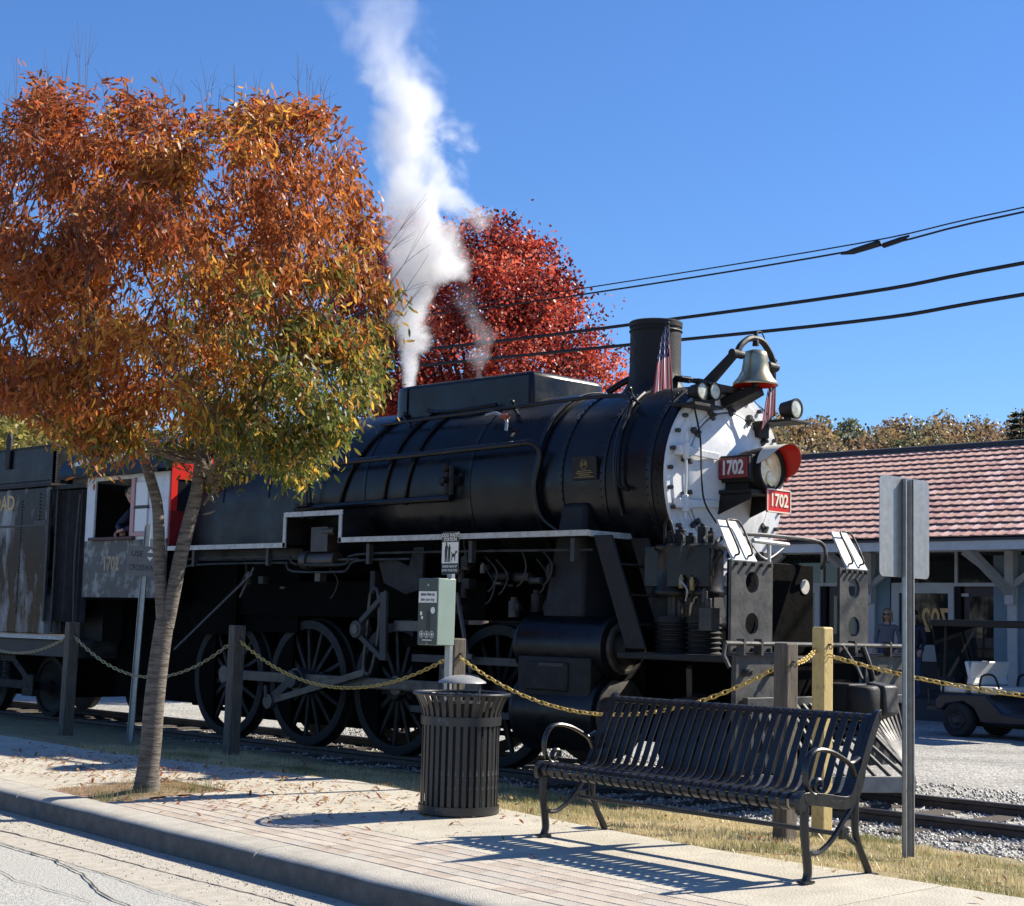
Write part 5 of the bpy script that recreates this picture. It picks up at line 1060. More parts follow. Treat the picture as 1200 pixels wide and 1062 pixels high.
for s in (-.53, .53):
    b = MB(); b.tube(smoothpts([(-1.05, s, .62), (-1.0, s, 1.2), (-.98, s, 1.80)]), .02, 8); b.build('canopy_post', blackm, gc)
    b = MB(); b.tube(smoothpts([(.95, s, .7), (.82, s, 1.2), (.55, s, 1.80)]), .02, 8); b.build('canopy_post', blackm, gc)
b = MB(); b.box(-1.25, 1.15, -.60, .60, 1.77, 1.88); b.build('canopy', blackm, gc, bev=.02)
b = MB(); b.add([(-1.22, -.58, 1.78), (-1.22, .58, 1.78), (-1.10, .56, .95), (-1.10, -.56, .95), (-1.20, -.58, 1.78), (-1.20, .58, 1.78), (-1.08, .56, .95), (-1.08, -.56, .95)], [(0, 1, 2, 3), (7, 6, 5, 4), (0, 4, 5, 1), (1, 5, 6, 2), (2, 6, 7, 3), (3, 7, 4, 0)]); b.build('rear_curtain', glassd, gc)
b = MB(); b.box(-1.42, -1.1, -.45, .45, .40, .46); b.tube([(-1.4, -.4, .46), (-1.42, -.4, .72), (-1.42, .4, .72), (-1.4, .4, .46)], .016); b.build('rear_footrest', greyblk, gc)
b = MB(); b.tube([(.45, -.25, 1.05), (.75, -.25, .62)], .018); b.tube([(.43 + .0*math.cos(t), -.25 + .17*math.cos(t), 1.06 + .17*math.sin(t)*.6) for t in np.linspace(0, 6.28, 20)[:-1]], .013, 6, closed=True); b.build('steering_wheel', blackm, gc)

# ================================================================= FENCE POSTS AND CHAINS
posts = {}
def post(key, u, v, z0, h, w, m, label, tiltx=0, cap=0):
    t = thing('fence_post', (0, 0, 0), label, 'post', 'timber posts of the chain fence', rot=UROT, local=True); p = SG(u, v, z0 - .25); t.location = p; t.rotation_euler = (0, tiltx, UROT)
    b = MB(); b.box(-w/2, w/2, -w/2, w/2, 0, h + .25 - cap); 
    b.build('timber', m, t, bev=.012, smooth=0); b = MB(); b.cyl((-w/2 - .02, 0, h + .12), (w/2 + .02, 0, h + .12), .008, n=6); b.tube([(w/2 + .02 + .015*math.cos(a), 0, h + .105 + .02*math.sin(a)) for a in np.linspace(0, 6.28, 10)[:-1]], .004, 5, closed=True); b.build('eye_bolt', greyblk, t)
    R3 = Euler((0, tiltx, UROT)).to_matrix(); posts[key] = (p + R3 @ Vector((-w/2, 0, h + .09)), p + R3 @ Vector((w/2, 0, h + .09))); return t
def uvof(x, y): q = Vector((x, y, 0)); return q.dot(UU), q.dot(VV)
post('O', *uvof(-20.2, 10.2), -.2, 1.32, .13, wood, 'weathered post beside the tender tank, farthest from the tree', .03)
post('A', *uvof(-17.13, 9.88), -.15, 1.36, .135, wood, 'weathered grey post leaning in front of the tender corner', .03)
post('B', *uvof(-14.15, 10.1), -.15, 1.38, .135, wood, 'weathered grey post standing between the tree and the rear driving wheels', .02)
post('C', *uvof(-10.23, 9.60), -.15, 1.33, .135, wood, 'weathered grey post behind the dog waste dispenser', .0)
post('D', *uvof(-6.62, 9.36), -.13, 1.36, .122, wood, 'weathered grey post behind the bench, beside the yellow post')
post('E', *uvof(-6.98, 10.34), -.20, 1.55, .115, yellowp, 'yellow painted post with peeling paint behind the bench')
post('F', *uvof(-2.9, 9.6), -.15, 1.35, .135, wood, 'weathered grey post farther along the track, past the road sign')
b = MB(); n, mm = 12, 6; vs = []
for i in range(n):
    t = 2*math.pi*i/n; cx_, cz_ = math.cos(t)*(.0135), math.sin(t)*.0135 
    c = Vector((math.copysign(.020, math.cos(t))*(abs(math.cos(t)) > .3) + math.cos(t)*.015, 0, math.sin(t)*.015)); nr = Vector((math.cos(t), 0, math.sin(t)))
    for k in range(mm): a = 2*math.pi*k/mm; vs.append(c + nr*.0052*math.cos(a) + Vector((0, .0052*math.sin(a), 0)))
b.add(vs, [(i*mm + k, i*mm + (k + 1) % mm, ((i + 1) % n)*mm + (k + 1) % mm, ((i + 1) % n)*mm + k) for i in range(n) for k in range(mm)])
link0 = b.build('link', chainm, None, center=False); linkw = bpy.data.objects.new('link', link0.data.copy()); linkw.data.materials[0] = chainw; COL.objects.link(linkw); used_links = {0: False, 1: False}
def chain(p0, p1, sag, label, which=0):
    p0, p1 = Vector(p0), Vector(p1); ch = thing('fence_chain', p0, label, 'chain', 'chains of the fence')
    N = 400; pts = [p0.lerp(p1, i/N) - Vector((0, 0, 4*sag*(i/N)*(1 - i/N))) for i in range(N + 1)]; L_ = [0]
    for i in range(N): L_.append(L_[-1] + (pts[i + 1] - pts[i]).length)
    n = int(L_[-1]/.056); src = (link0, linkw)[which]
    for k in range(n):
        s = (k + .5)*L_[-1]/n; i = int(np.searchsorted(L_, s)) - 1; t = (s - L_[i])/(L_[i + 1] - L_[i]); p = pts[i].lerp(pts[i + 1], t); d = (pts[i + 1] - pts[i]).normalized()
        side_ = d.cross(Vector((0, 0, 1))).normalized(); up_ = side_.cross(d); a = R_(45 if k % 2 else -45) + random.uniform(-.2, .2); y_ = side_*math.cos(a) + up_*math.sin(a); z_ = d.cross(y_)
        M_ = Matrix((d, y_, z_)).transposed().to_euler()
        if not used_links[which]: src.parent = ch; src.location = p - p0; src.rotation_euler = M_; used_links[which] = True
        else: share(src, 'link', p - p0, ch, M_)
chain(posts['O'][1], posts['A'][0], .20, 'pale worn chain hanging in front of the tender truck', 1)
chain(posts['A'][1], posts['B'][0], .43, 'pale worn chain sagging behind the autumn tree trunk', 1)
chain(posts['B'][1], posts['C'][0], .37, 'yellow chain sagging in front of the driving wheels')
chain(posts['C'][1], posts['D'][0], .41, 'yellow chain hanging low from the dispenser post to behind the bench')
chain(posts['D'][1] + Vector((0, 0, .02)), posts['E'][0], .03, 'short yellow chain between the grey post and the yellow post')
chain(posts['E'][1] - Vector((0, 0, .05)), posts['F'][0] - Vector((0, 0, .02)), .16, 'yellow chain running from the yellow post past the sign pole')

# ================================================================= BENCH
bench = thing('bench', S(-7.86, 6.78), 'black slatted steel park bench with curled armrests on the pavement in front of the locomotive', 'bench', rot=UROT, local=True)
BL = 2.13
prof = [(-.035, .375), (-.062, .395), (-.068, .425), (-.050, .452), (-.01, .462), (.10, .452), (.22, .432), (.31, .428), (.365, .455), (.40, .52), (.44, .62), (.50, .755), (.545, .845), (.565, .868), (.59, .872), (.60, .85)]
pr = [(p.x, p.y) for p in smoothpts([(a, c, 0) for a, c in prof], 2)]
b = MB(); w, th = .046, .006; vs = []
for i, (y, z) in enumerate(pr):
    y0, z0 = pr[max(0, i - 1)]; y1, z1 = pr[min(len(pr) - 1, i + 1)]; t = Vector((y1 - y0, z1 - z0)).normalized(); nn = Vector((-t.y, t.x))*th/2
    vs += [(-w/2, y + nn.x, z + nn.y), (w/2, y + nn.x, z + nn.y), (w/2, y - nn.x, z - nn.y), (-w/2, y - nn.x, z - nn.y)]
N = len(pr); b.add(vs, [(4*i + k, 4*i + (k + 1) % 4, 4*i + 4 + (k + 1) % 4, 4*i + 4 + k) for i in range(N - 1) for k in range(4)] + [(0, 3, 2, 1), (4*N - 4, 4*N - 3, 4*N - 2, 4*N - 1)])
s0 = b.build('slat', benchm, None, center=False, smooth=30); ns = 29
for i in range(ns):
    x = .045 + (BL - .09)*i/(ns - 1)
    if i == 0: s0.parent = bench; s0.location = (x, 0, 0)
    else: share(s0, 'slat', (x, 0, 0), bench)
for y, z in ((.0, .435), (.30, .405), (.565, .845)):
    b = MB(); b.tube([(0.0, y, z), (BL, y, z)], .014, 8); b.build('cross_bar', benchm, bench)
b = MB(); b.bar((0, .29, .235), (BL, .29, .235), .045, .022); b.build('stretcher', benchm, bench, bev=.004)
for x, s in ((0, -1), (BL, 1)):
    b = MB(); pf = [(-.045, .385)] + [(-.055, .44), (.0, .45), (.15, .435), (.30, .415), (.37, .44), (.415, .52), (.46, .63), (.52, .76), (.58, .87), (.605, .885)]
    P_ = [(x, y, z - .012) for y, z in [tuple(q)[:2] for q in smoothpts([(a, c, 0) for a, c in pf], 3)]]
    for i in range(len(P_) - 1): b.bar(P_[i], P_[i + 1], .032, .062, up=(0, 0, 1) if i < 22 else (0, 1, 0)) if 0 else None
    bb = MB(); vs = []
    for i, q in enumerate(P_):
        t = Vector(P_[min(i + 1, len(P_) - 1)]) - Vector(P_[max(i - 1, 0)]); t.normalize(); nn = Vector((0, -t.z, t.y)); hw = .034 if i < 20 else .026
        vs += [Vector(q) - Vector((.018, 0, 0)) + nn*hw, Vector(q) + Vector((.018, 0, 0)) + nn*hw, Vector(q) + Vector((.018, 0, 0)) - nn*hw, Vector(q) - Vector((.018, 0, 0)) - nn*hw]
    K = len(P_); bb.add(vs, [(4*i + k, 4*i + (k + 1) % 4, 4*i + 4 + (k + 1) % 4, 4*i + 4 + k) for i in range(K - 1) for k in range(4)] + [(0, 3, 2, 1), (4*K - 4, 4*K - 3, 4*K - 2, 4*K - 1)])
    ef = bb.build('end_frame', benchm, bench, bev=.005)
    b = MB(); b.tube(smoothpts([(x, -.02, .40), (x, -.025, .28), (x, -.005, .14), (x, .005, .05), (x, -.015, 0)]), [.024]*17, 8); b.box(x - .03, x + .03, -.05, .03, 0, .012); b.build('front_leg', benchm, ef)
    b = MB(); b.tube(smoothpts([(x, .40, .44), (x, .395, .33), (x, .40, .23), (x, .44, .14), (x, .49, .06), (x, .52, 0)]), .021, 8); b.box(x - .03, x + .03, .49, .56, 0, .012); b.build('rear_leg', benchm, ef)
    b = MB(); b.tube(smoothpts([(x, -.01, .20), (x, .03, .155), (x, .10, .155), (x, .20, .21), (x, .29, .30), (x, .38, .385)]), .015, 8); b.box(x - .012, x + .012, .27, .33, .21, .27); b.tube(smoothpts([(x, .30, .24), (x, .36, .20), (x, .42, .17)]), .015, 8); b.build('leg_brace', benchm, ef)
    b = MB(); sp = [(.085, .485), (.105, .50), (.10, .53), (.07, .535), (.045, .505), (.055, .465), (.02, .47), (-.015, .52), (-.02, .60), (.02, .67), (.09, .695), (.19, .68), (.28, .645), (.35, .615), (.42, .64)]
    b.tube(smoothpts([(x, a, c) for a, c in sp], 4), .013, 8, sx=1.6); b.tube(smoothpts([(x, .30, .635), (x, .36, .60), (x, .395, .54)]), [.013]*9, 8, sx=1.4); b.build('armrest', benchm, ef)
    if s == 1: text('maker_lettering', 'VICTOR STANLEY INC', .028, frame((x + .0185, .19, .412), (0, 1, -.02)), rodm, ef, .0008, sx=.9)
b = MB(); 

# ================================================================= LITTER BIN
bc = S(-9.09, 7.04)
binn = thing('litter_bin', bc, 'round charcoal slatted litter bin with flared top and domed lid on the pavement', 'litter bin', local=True, rot=.1)
R1 = .272; pf = [(R1, .03), (R1, .62), (R1 + .004, .66), (R1 + .016, .72), (R1 + .042, .78), (R1 + .062, .815)]
b = MB(); w = .030; vs = []
P_ = [tuple(q)[:2] for q in smoothpts([(a, c, 0) for a, c in pf], 2)]
for r, z in P_: vs += [(r, -w/2, z), (r, w/2, z), (r - .006, w/2, z), (r - .006, -w/2, z)]
K = len(P_); b.add(vs, [(4*i + k, 4*i + (k + 1) % 4, 4*i + 4 + (k + 1) % 4, 4*i + 4 + k) for i in range(K - 1) for k in range(4)])
s0 = b.build('slat', binm, None, center=False, smooth=30); nsl = 34
for i in range(nsl):
    if i == 0: s0.parent = binn
    else: share(s0, 'slat', (0, 0, 0), binn, (0, 0, 2*math.pi*i/nsl))
def ring(r0, r1, z0, z1, nm, m=None, par=binn, n=48): b = MB(); b.lathe([(r0, z0), (r1, z0), (r1, z1), (r0, z1), (r0, z0)], (0, 0, 0), (0, 0, 1), n); return b.build(nm, m or binm, par)
ring(R1 - .01, R1 + .012, .605, .665, 'upper_band'); ring(R1 - .02, R1 + .012, .0, .055, 'base_ring')
b = MB(); b.tube([((R1 + .064)*math.cos(t), (R1 + .064)*math.sin(t), .82) for t in np.linspace(0, 2*math.pi, 49)[:-1]], .012, 8, closed=True); b.build('rim', binm, binn)
ring(0, R1 - .035, .04, .76, 'liner', mat('black_plastic_liner', (.006, .006, .006), rough=.6, bump=.4, bscale=12))
b = MB(); b.lathe([(0, .950), (.06, .945), (.12, .930), (.165, .905), (.172, .895), (.165, .892), (.10, .912), (0, .925)], (0, 0, 0), (0, 0, 1), 40); b.build('lid', mat('sunlit_pale_lid', (.30, .30, .29), (.22, .22, .21), rough=.4, scale=14), binn)  # sunlight on the lid is put into its paler colour
for k in range(3):
    a = k*2.094 + .4; b = MB(); b.bar((.13*math.cos(a), .13*math.sin(a), .912), (.13*math.cos(a), .13*math.sin(a), .74), .02, .006); b.build('lid_support', binm, binn)

# ================================================================= DOG WASTE DISPENSER
dg = thing('dog_waste_station', SG(*uvof(-9.53, 8.86), -.10), 'green dog waste bag dispenser under a black and white sign behind the litter bin', 'dispenser', local=True, rot=R_(-3))
b = MB(); b.box(-.030, .030, -.004, .004, 0, 1.96); b.box(-.030, -.024, -.0, .028, 0, 1.96); b.box(.024, .030, -.0, .028, 0, 1.96); b.build('post', steelg, dg)
DZ = 1.23; b = MB(); b.box(-.155, .085, -.185, -.004, DZ, DZ + .53); bx_ = b.build('dispenser_box', greens, dg, bev=.006)
b = MB(); b.box(-.152, .082, -.192, -.1855, DZ + .004, DZ + .526); fc = b.build('front_face', greenb, bx_, bev=.002)
def lab(nm, x0, x1, z0, z1, m, y=-.1935, par=None, d=.0012): b = MB(); b.box(x0, x1, y, y + d, z0, z1); return b.build(nm, m, par or fc)
lab('label_panel', -.148, .078, DZ + .335, DZ + .425, printw); lab('hand_slot', -.045, .002, DZ + .12, DZ + .27, printb)
F_ = lambda x, z, y=-.195: frame((x, y, z), (1, 0, 0))
text('label_lettering', 'please clean up', .033, F_(-.035, DZ + .402), printb, fc, .0006, .0006, sx=.85); text('label_lettering', 'after your dog', .034, F_(-.035, DZ + .360), printb, fc, .0006, sx=.85)
def disc(nm, x, z, r, m, y=-.1935): b = MB(); b.lathe([(0, 0), (r, 0), (r, .0012), (0, .0012)], (x, y, z), (x, y - 1, z), 20); return b.build(nm, m, fc)
disc('round_sticker', .035, DZ + .275, .027, printw); disc('lock', -.03, DZ + .475, .011, steelg); disc('lock', -.03, DZ - .0 + .012, .008, steelg)
for x in (-.10, -.035, .03):
    b = MB(); b.lathe([(.023, 0), (.027, 0), (.027, .0012), (.023, .0012), (.023, 0)], (x, -.1935, DZ + .085), (x, -1.2, DZ + .085), 20); b.build('pictogram_ring', printw, fc); b = MB(); b.box(x - .012, x + .012, -.1945, -.1933, DZ + .080, DZ + .092); b.box(x - .003, x + .004, -.1945, -.1933, DZ + .070, DZ + .10); b.build('pictogram', printw, fc)
lab('small_sticker', -.125, -.10, DZ + .235, DZ + .265, printw); lab('small_sticker', -.11, -.088, DZ + .205, DZ + .228, printw); lab('fine_print_line', -.09, .03, DZ + .036, DZ + .043, printw)
# sign above
b = MB(); x0, x1, z0, z1, r = -.098, .112, 1.80, 2.14, .02
pl = arc((x1 - r, z1 - r), r, 0, 90, 4, lambda a, c: (a, c)) + arc((x0 + r, z1 - r), r, 90, 180, 4, lambda a, c: (a, c)) + arc((x0 + r, z0 + r), r, 180, 270, 4, lambda a, c: (a, c)) + arc((x1 - r, z0 + r), r, 270, 360, 4, lambda a, c: (a, c))
b.prism(pl, 'y', -.010, -.006); sg = b.build('sign_plate', printb, dg)
lab('sign_panel', x0 + .004, x1 - .004, z0 + .085, z1 - .085, printw, -.0112, sg, .001)
cx_ = (x0 + x1)/2
text('sign_lettering', 'DOG WASTE', .041, frame((cx_, -.0115, z1 - .030), (1, 0, 0)), printw, sg, .0006, .001, sx=.85); text('sign_lettering', 'STATION', .041, frame((cx_, -.0115, z1 - .064), (1, 0, 0)), printw, sg, .0006, .001, sx=.95)
text('sign_lettering', 'PLEASE CLEAN UP', .026, frame((cx_, -.0115, z0 + .060), (1, 0, 0)), printw, sg, .0006, .0006, sx=.86); text('sign_lettering', 'AFTER YOUR DOG', .026, frame((cx_, -.0115, z0 + .028), (1, 0, 0)), printw, sg, .0006, .0006, sx=.86)
def silh(nm, pts): b = MB(); b.prism([(cx_ + a, z0 + .17 + c) for a, c in pts], 'y', -.0125, -.0113); b.build(nm, printb, sg)
silh('walker_figure', [(-.062, -.075), (-.050, -.075), (-.045, -.01), (-.040, -.075), (-.028, -.075), (-.034, .0), (-.028, .05), (-.036, .06), (-.038, .075), (-.043, .085), (-.050, .085), (-.054, .075), (-.052, .062), (-.062, .052), (-.066, .01)])
silh('walker_figure', [(-.022, -.075), (-.012, -.075), (-.008, -.02), (-.004, -.075), (.006, -.075), (.004, .01), (.008, .042), (-.002, .05), (-.002, .062), (-.008, .070), (-.014, .062), (-.014, .05), (-.024, .042), (-.022, 0)])
silh('dog_figure', [(.020, -.065), (.028, -.065), (.032, -.035), (.056, -.035), (.060, -.065), (.068, -.065), (.067, -.02), (.078, -.002), (.090, -.002), (.090, .010), (.078, .016), (.074, .022), (.066, .006), (.058, -.008), (.030, -.008), (.018, .008), (.014, .006), (.022, -.018)])

# ================================================================= ROAD SIGNS
sp_ = thing('road_sign', SG(*uvof(-5.68, 9.37), -.12), 'back of a square grey road sign on a galvanised channel post beside the bench', 'sign', local=True)
b = MB(); b.box(-.004, .004, -.040, .040, 0, 2.45); b.box(.0, .034, -.040, -.034, 0, 2.45); b.box(.0, .034, .034, .040, 0, 2.45); b.box(.030, .034, -.052, -.034, 0, 2.45); b.box(.030, .034, .034, .052, 0, 2.45)
b.build('channel_post', steelg, sp_)
def rr(y0, y1, z0, z1, r): return arc((y1 - r, z1 - r), r, 0, 90, 5, lambda a, c: (a, c)) + arc((y0 + r, z1 - r), r, 90, 180, 5, lambda a, c: (a, c)) + arc((y0 + r, z0 + r), r, 180, 270, 5, lambda a, c: (a, c)) + arc((y1 - r, z0 + r), r, 270, 360, 5, lambda a, c: (a, c))
b = MB(); b.prism(rr(-.305, .305, 1.80, 2.46, .04), 'x', -.010, -.006); b.build('sign_plate', steelg, sp_)
b = MB()
for z in (1.95, 2.30): b.cyl((-.012, 0, z), (.01, 0, z), .010, n=8)
b.build('sign_bolt', steelg, sp_)
us_ = thing('crossing_sign', SG(*uvof(-16.2, 10.17), -.16), 'small grey crossing sign on a leaning galvanised post behind the autumn tree', 'sign', local=True, rot=R_(40)); us_.rotation_euler = (0, R_(2.1), R_(40))
b = MB(); b.box(-.035, .035, -.003, .003, 0, 2.52); b.box(-.035, -.03, -.03, 0, 0, 2.52); b.box(.03, .035, -.03, 0, 0, 2.52); b.build('channel_post', steelg, us_)
b = MB(); b.prism(rr(-.20, .20, 1.92, 2.26, .03), 'y', -.042, -.038); q = b.build('sign_plate', mat('weathered_sign_face', (.16, .16, .15), (.12, .12, .11), rough=.5, scale=9), us_)
text('sign_lettering', 'USE', .095, frame((-.09, -.043, 2.17), (1, 0, 0)), printb, q, .001, .001, sx=.9); text('sign_lettering', 'CROSSWALK', .095, frame((.0, -.043, 2.01), (1, 0, 0)), printb, q, .001, .001, sx=.62)
for z, s in ((2.19, 1), (2.14, -1)): b = MB(); b.prism([(.03, z), (.10, z), (.065, z + s*.045)], 'y', -.0435, -.042); b.build('arrow_mark', printw, q)
b = MB(); b.add([(0, 0, 0)], []);

# ================================================================= WIRES
wirem = mat('black_cable', (.012, .012, .014), rough=.6)
def wire(zs, y, r, label, dz=0, xs=(-60, -44, -30, -22.6, -17.9, -12.3, -9.8, -2, 8, 20)):
    b = MB(); b.tube(smoothpts([(x, y, z + dz) for x, z in zip(xs, zs)], 6), r, 6); o = b.build('overhead_cable', wirem, None); tag(o, label, 'cable', 'overhead cables behind the locomotive'); return o
wire((7.7, 7.25, 6.98, 6.86, 6.75, 6.70, 6.80, 7.0, 7.3, 7.8), 19, .010, 'thin overhead cable, highest of the four behind the chimney', .03)
w2 = wire((7.65, 7.2, 6.93, 6.82, 6.68, 6.64, 6.77, 6.96, 7.25, 7.75), 19, .014, 'overhead cable carrying the black splice case')
wire((7.0, 6.6, 6.3, 6.19, 6.08, 6.02, 6.10, 6.3, 6.6, 7.1), 19, .027, 'thick overhead cable crossing behind the top of the chimney')
wire((6.8, 6.35, 6.05, 5.91, 5.78, 5.63, 5.69, 5.9, 6.2, 6.7), 19, .027, 'thick overhead cable, lowest of the four, crossing behind the bell')
b = MB(); b.tube([(-12.55, 19, 6.62), (-12.35, 19, 6.63), (-11.95, 19, 6.68), (-11.9, 19, 6.69)], [.012, .045, .05, .02], 8); b.tube([(-11.88, 19, 6.64), (-11.86, 19, 6.64), (-11.6, 19, 6.68), (-11.45, 19, 6.72)], [.02, .04, .04, .012], 8)
tag(b.build('splice_case', wirem, None), 'black splice case hanging on an overhead cable in the open sky', 'cable splice')
wire((4.6, 4.5, 4.3, 4.35, 4.5), 19.5, .02, 'slack overhead cable in front of the yellow trees beyond the tender', 0, (-60, -42, -33, -30, -24)) if 0 else None
b = MB(); b.tube([(-42, 20, 4.25), (-33.5, 20, 5.6), (-24, 20, 7.4)], .03, 6); tag(b.build('guy_wire', wirem, None), 'upper slanting guy wire above the tender', 'cable', 'guy wires above the tender')
b = MB(); b.tube([(-42, 20, 3.75), (-33.5, 20, 5.05), (-24, 20, 6.6)], .022, 6); tag(b.build('guy_wire', wirem, None), 'lower slanting guy wire above the tender', 'cable', 'guy wires above the tender')

# ================================================================= TREES
barkm = mat('grey_banded_bark', (.15, .13, .108), (.055, .047, .04), rough=.9, scale=7, stretch=(1.2, 1.2, 7), mixlo=.4, mixhi=.62, bump=.9, bscale=12, detail=6)
twigm = mat('dark_twig_bark', (.07, .05, .04), (.12, .09, .07), rough=.9, scale=20)
LEAFQ_V = np.array([(-.5, 0, 0), (-.12, .13, .035), (.28, .105, .02), (.5, 0, -.05), (.28, -.105, .02), (-.12, -.13, .035)], float)
LEAFQ_F = [(0, 5, 1, 1)]; LEAFQ_T = [(0, 5, 1), (1, 5, 4), (1, 4, 2), (2, 4, 3)]
def leaf_cloud(name, P, D, ln, cols, m, parent, kind='stuff', wfac=1.0, flat=False):
    """P leaf roots, D long-axis directions; random roll about the axis"""
    n = len(P); D = D/np.linalg.norm(D, axis=1)[:, None]; ref = rng.normal(size=(n, 3)); Y = np.cross(D, ref); Y /= np.linalg.norm(Y, axis=1)[:, None]; Z = np.cross(D, Y)
    tv = LEAFQ_V*np.array([1, wfac, 1]); tv = tv + np.array([.5, 0, 0])
    V = P[:, None, :] + ln[:, None, None]*(tv[None, :, 0, None]*D[:, None, :] + tv[None, :, 1, None]*Y[:, None, :] + tv[None, :, 2, None]*Z[:, None, :])
    return tri_cloud(name, V, cols, m, parent, kind, quads=LEAFQ_T), V
def skeleton(starts, targets, step=.18, upb=.5):
    """grow a branch from the nearest suitable node to each target; returns nodes, parents"""
    nodes = [Vector(p) for p in starts[0]]; par = list(starts[1]); arr = np.array(nodes)
    ends = []
    for t in targets:
        t = Vector(t); d = np.array(t)[None] - arr; dist = np.linalg.norm(d, axis=1); pen = np.where(d[:, 2] < .15, 1.2 + (.15 - d[:, 2])*2.0, 0); i = int(np.argmin(dist + pen))
        p0 = nodes[i]; L_ = (t - p0).length; n = max(2, int(L_/step)); g = (p0 - nodes[par[i]]).normalized() if par[i] >= 0 else Vector((0, 0, 1)); c = p0 + (g*.4 + Vector((0, 0, .6)))*L_*upb*.6; last = i; new = []
        for k in range(1, n + 1):
            s = k/n; q = p0*(1 - s)**2 + c*2*s*(1 - s) + t*s*s; q = q + Vector(rng.normal(0, .012, 3)); nodes.append(q); par.append(last); last = len(nodes) - 1; new.append(q)
        arr = np.vstack([arr, np.array(new)]); ends.append(last)
    return nodes, par, ends
def branch_mesh(nodes, par, w, b, rmin, k0, start=0, n_hi=7):
    kids = {}
    for i, p in enumerate(par):
        if p >= 0: kids.setdefault(p, []).append(i)
    r = lambda i: rmin + k0*w[i]**.5
    done = set(); stack = [0]
    for root in [i for i, p in enumerate(par) if p < 0]: stack.append(root)
    heads = [(i, None) for i, p in enumerate(par) if p < 0]
    while heads:
        i, fr = heads.pop(); path = ([fr] if fr is not None else []) + [i]
        while kids.get(path[-1]):
            ks = sorted(kids[path[-1]], key=lambda k: -w[k]); 
            for k in ks[1:]: heads.append((k, path[-1]))
            path.append(ks[0])
        if len(path) > 1:
            rr_ = [r(j) for j in path]; 
            if fr is not None: rr_[0] = rr_[1]
            b.tube([nodes[j] for j in path], rr_, n_hi if rr_[0] > .03 else (5 if rr_[0] > .008 else 3))

# ---------------- autumn street tree
tb = S(-11.47, 5.86); TB = np.array(tb); camr = np.array(RI); cf = np.array(hd); cr_h = np.array(rt)
tree = thing('autumn_street_tree', tb, 'street tree with rust and orange leaves and a forked grey trunk in the paved pit', 'tree')
dtree = float(np.dot(TB - np.array(CAM), cf)); 
def from_px(x, y, depth):   # point seen at a pixel of the photo at a given distance
    d = FW*F_PX + RI*(x - 600) + UP*(531 - y); return CAM + d*(depth/(d.dot(hd)))
PXT = lambda x, y, dd=0: from_px(x, y, dtree + dd)
trunk_path = [tb + Vector((0, 0, -.05)), PXT(173, 905), PXT(177, 870), PXT(181, 820), PXT(187, 770), PXT(193, 728)]
b = MB(); b.tube(smoothpts(trunk_path, 4), [lerp(.125, .085, min(1, i/4)) if i < 4 else lerp(.085, .072, (i - 4)/16) for i in range(21)], 14)
tr_ = b.build('trunk', barkm, tree, smooth=60)
lp = smoothpts([PXT(191, 735), PXT(189, 700), PXT(187, 660), PXT(186, 620), PXT(184, 590), PXT(176, 560), PXT(168, 535)], 3)
rp_ = smoothpts([PXT(195, 735), PXT(203, 695), PXT(211, 655), PXT(222, 610), PXT(231, 575), PXT(234, 550), PXT(238, 520)], 3)
b = MB(); b.tube(lp, [lerp(.050, .040, i/(len(lp) - 1)) for i in range(len(lp))], 12); b.build('limb', barkm, tree, smooth=60)
b = MB(); b.tube(rp_, [lerp(.058, .048, i/(len(rp_) - 1)) for i in range(len(rp_))], 12); b.build('limb', barkm, tree, smooth=60)
b = MB(); b.tube(smoothpts([rp_[-4], PXT(246, 590), PXT(258, 560), PXT(262, 535)]), [.022]*13, 8) if 0 else b.tube(smoothpts([PXT(238, 592), PXT(250, 575), PXT(262, 555), PXT(275, 530)]), .014, 7); b.tube([PXT(238, 603), PXT(247, 601), PXT(252, 598)], .008, 5); b.build('limb', barkm, tree)
# crown targets, kept inside an outline like the photo's
cpx = np.array([210, 322.0]); ccen = PXT(210, 322)
def inside(x, y):
    lo = np.interp(x, [-60, 0, 40, 90, 150, 230, 300, 350, 395, 432, 456], [470, 466, 486, 545, 562, 562, 572, 560, 528, 482, 400])
    hi = np.interp(x, [-60, 10, 40, 110, 170, 250, 330, 378, 408, 436, 458], [165, 142, 105, 97, 112, 116, 124, 118, 160, 235, 345])
    return hi, lo
tg = []; tries = 0; clumps = []
while len(clumps) < 330:
    x = rng.uniform(-70, 452); y = rng.uniform(95, 556); hi, lo = inside(x, y)
    if hi + 6 < y < lo - 8: clumps.append((x, y, rng.uniform(-1, 1), rng.uniform(.7, 1.25)))
while len(tg) < 2300 and tries < 90000:
    tries += 1; cx__, cy__, cd__, cs__ = clumps[int(rng.integers(0, len(clumps)))]; x = cx__ + rng.normal(0, 15*cs__); y = cy__ + rng.normal(0, 10*cs__) + abs(x - cx__)*.25; hi, lo = inside(x, y); hi += 17*noise.noise(Vector((x*.03, 3, 1))) + 14*noise.noise(Vector((x*.09, 3, 1))); lo += 22*noise.noise(Vector((x*.035, 8, 1))) 
    if not (hi < y < lo): continue
    k = max(abs(x - 200)/265, abs(y - 325)/235); dep_ = 1.75*math.sqrt(max(0, 1 - min(1, k)**2.2)); dd = np.clip(cd__ + rng.normal(0, .09), -1, 1)*dep_
    p = PXT(x, y, dd); 
    if noise.noise(p*1.5 + Vector((4, 2, 1))) < -.22 and rng.random() < (.75 if y < 380 else .4): continue
    if abs(dd) < .45*dep_ and rng.random() < .25: continue
    tg.append((p, x, y))
tg.sort(key=lambda q: (q[0] - rp_[-1]).length)
st_nodes = [rp_[-1], lp[-1]] ; st_par = [-1, -1]
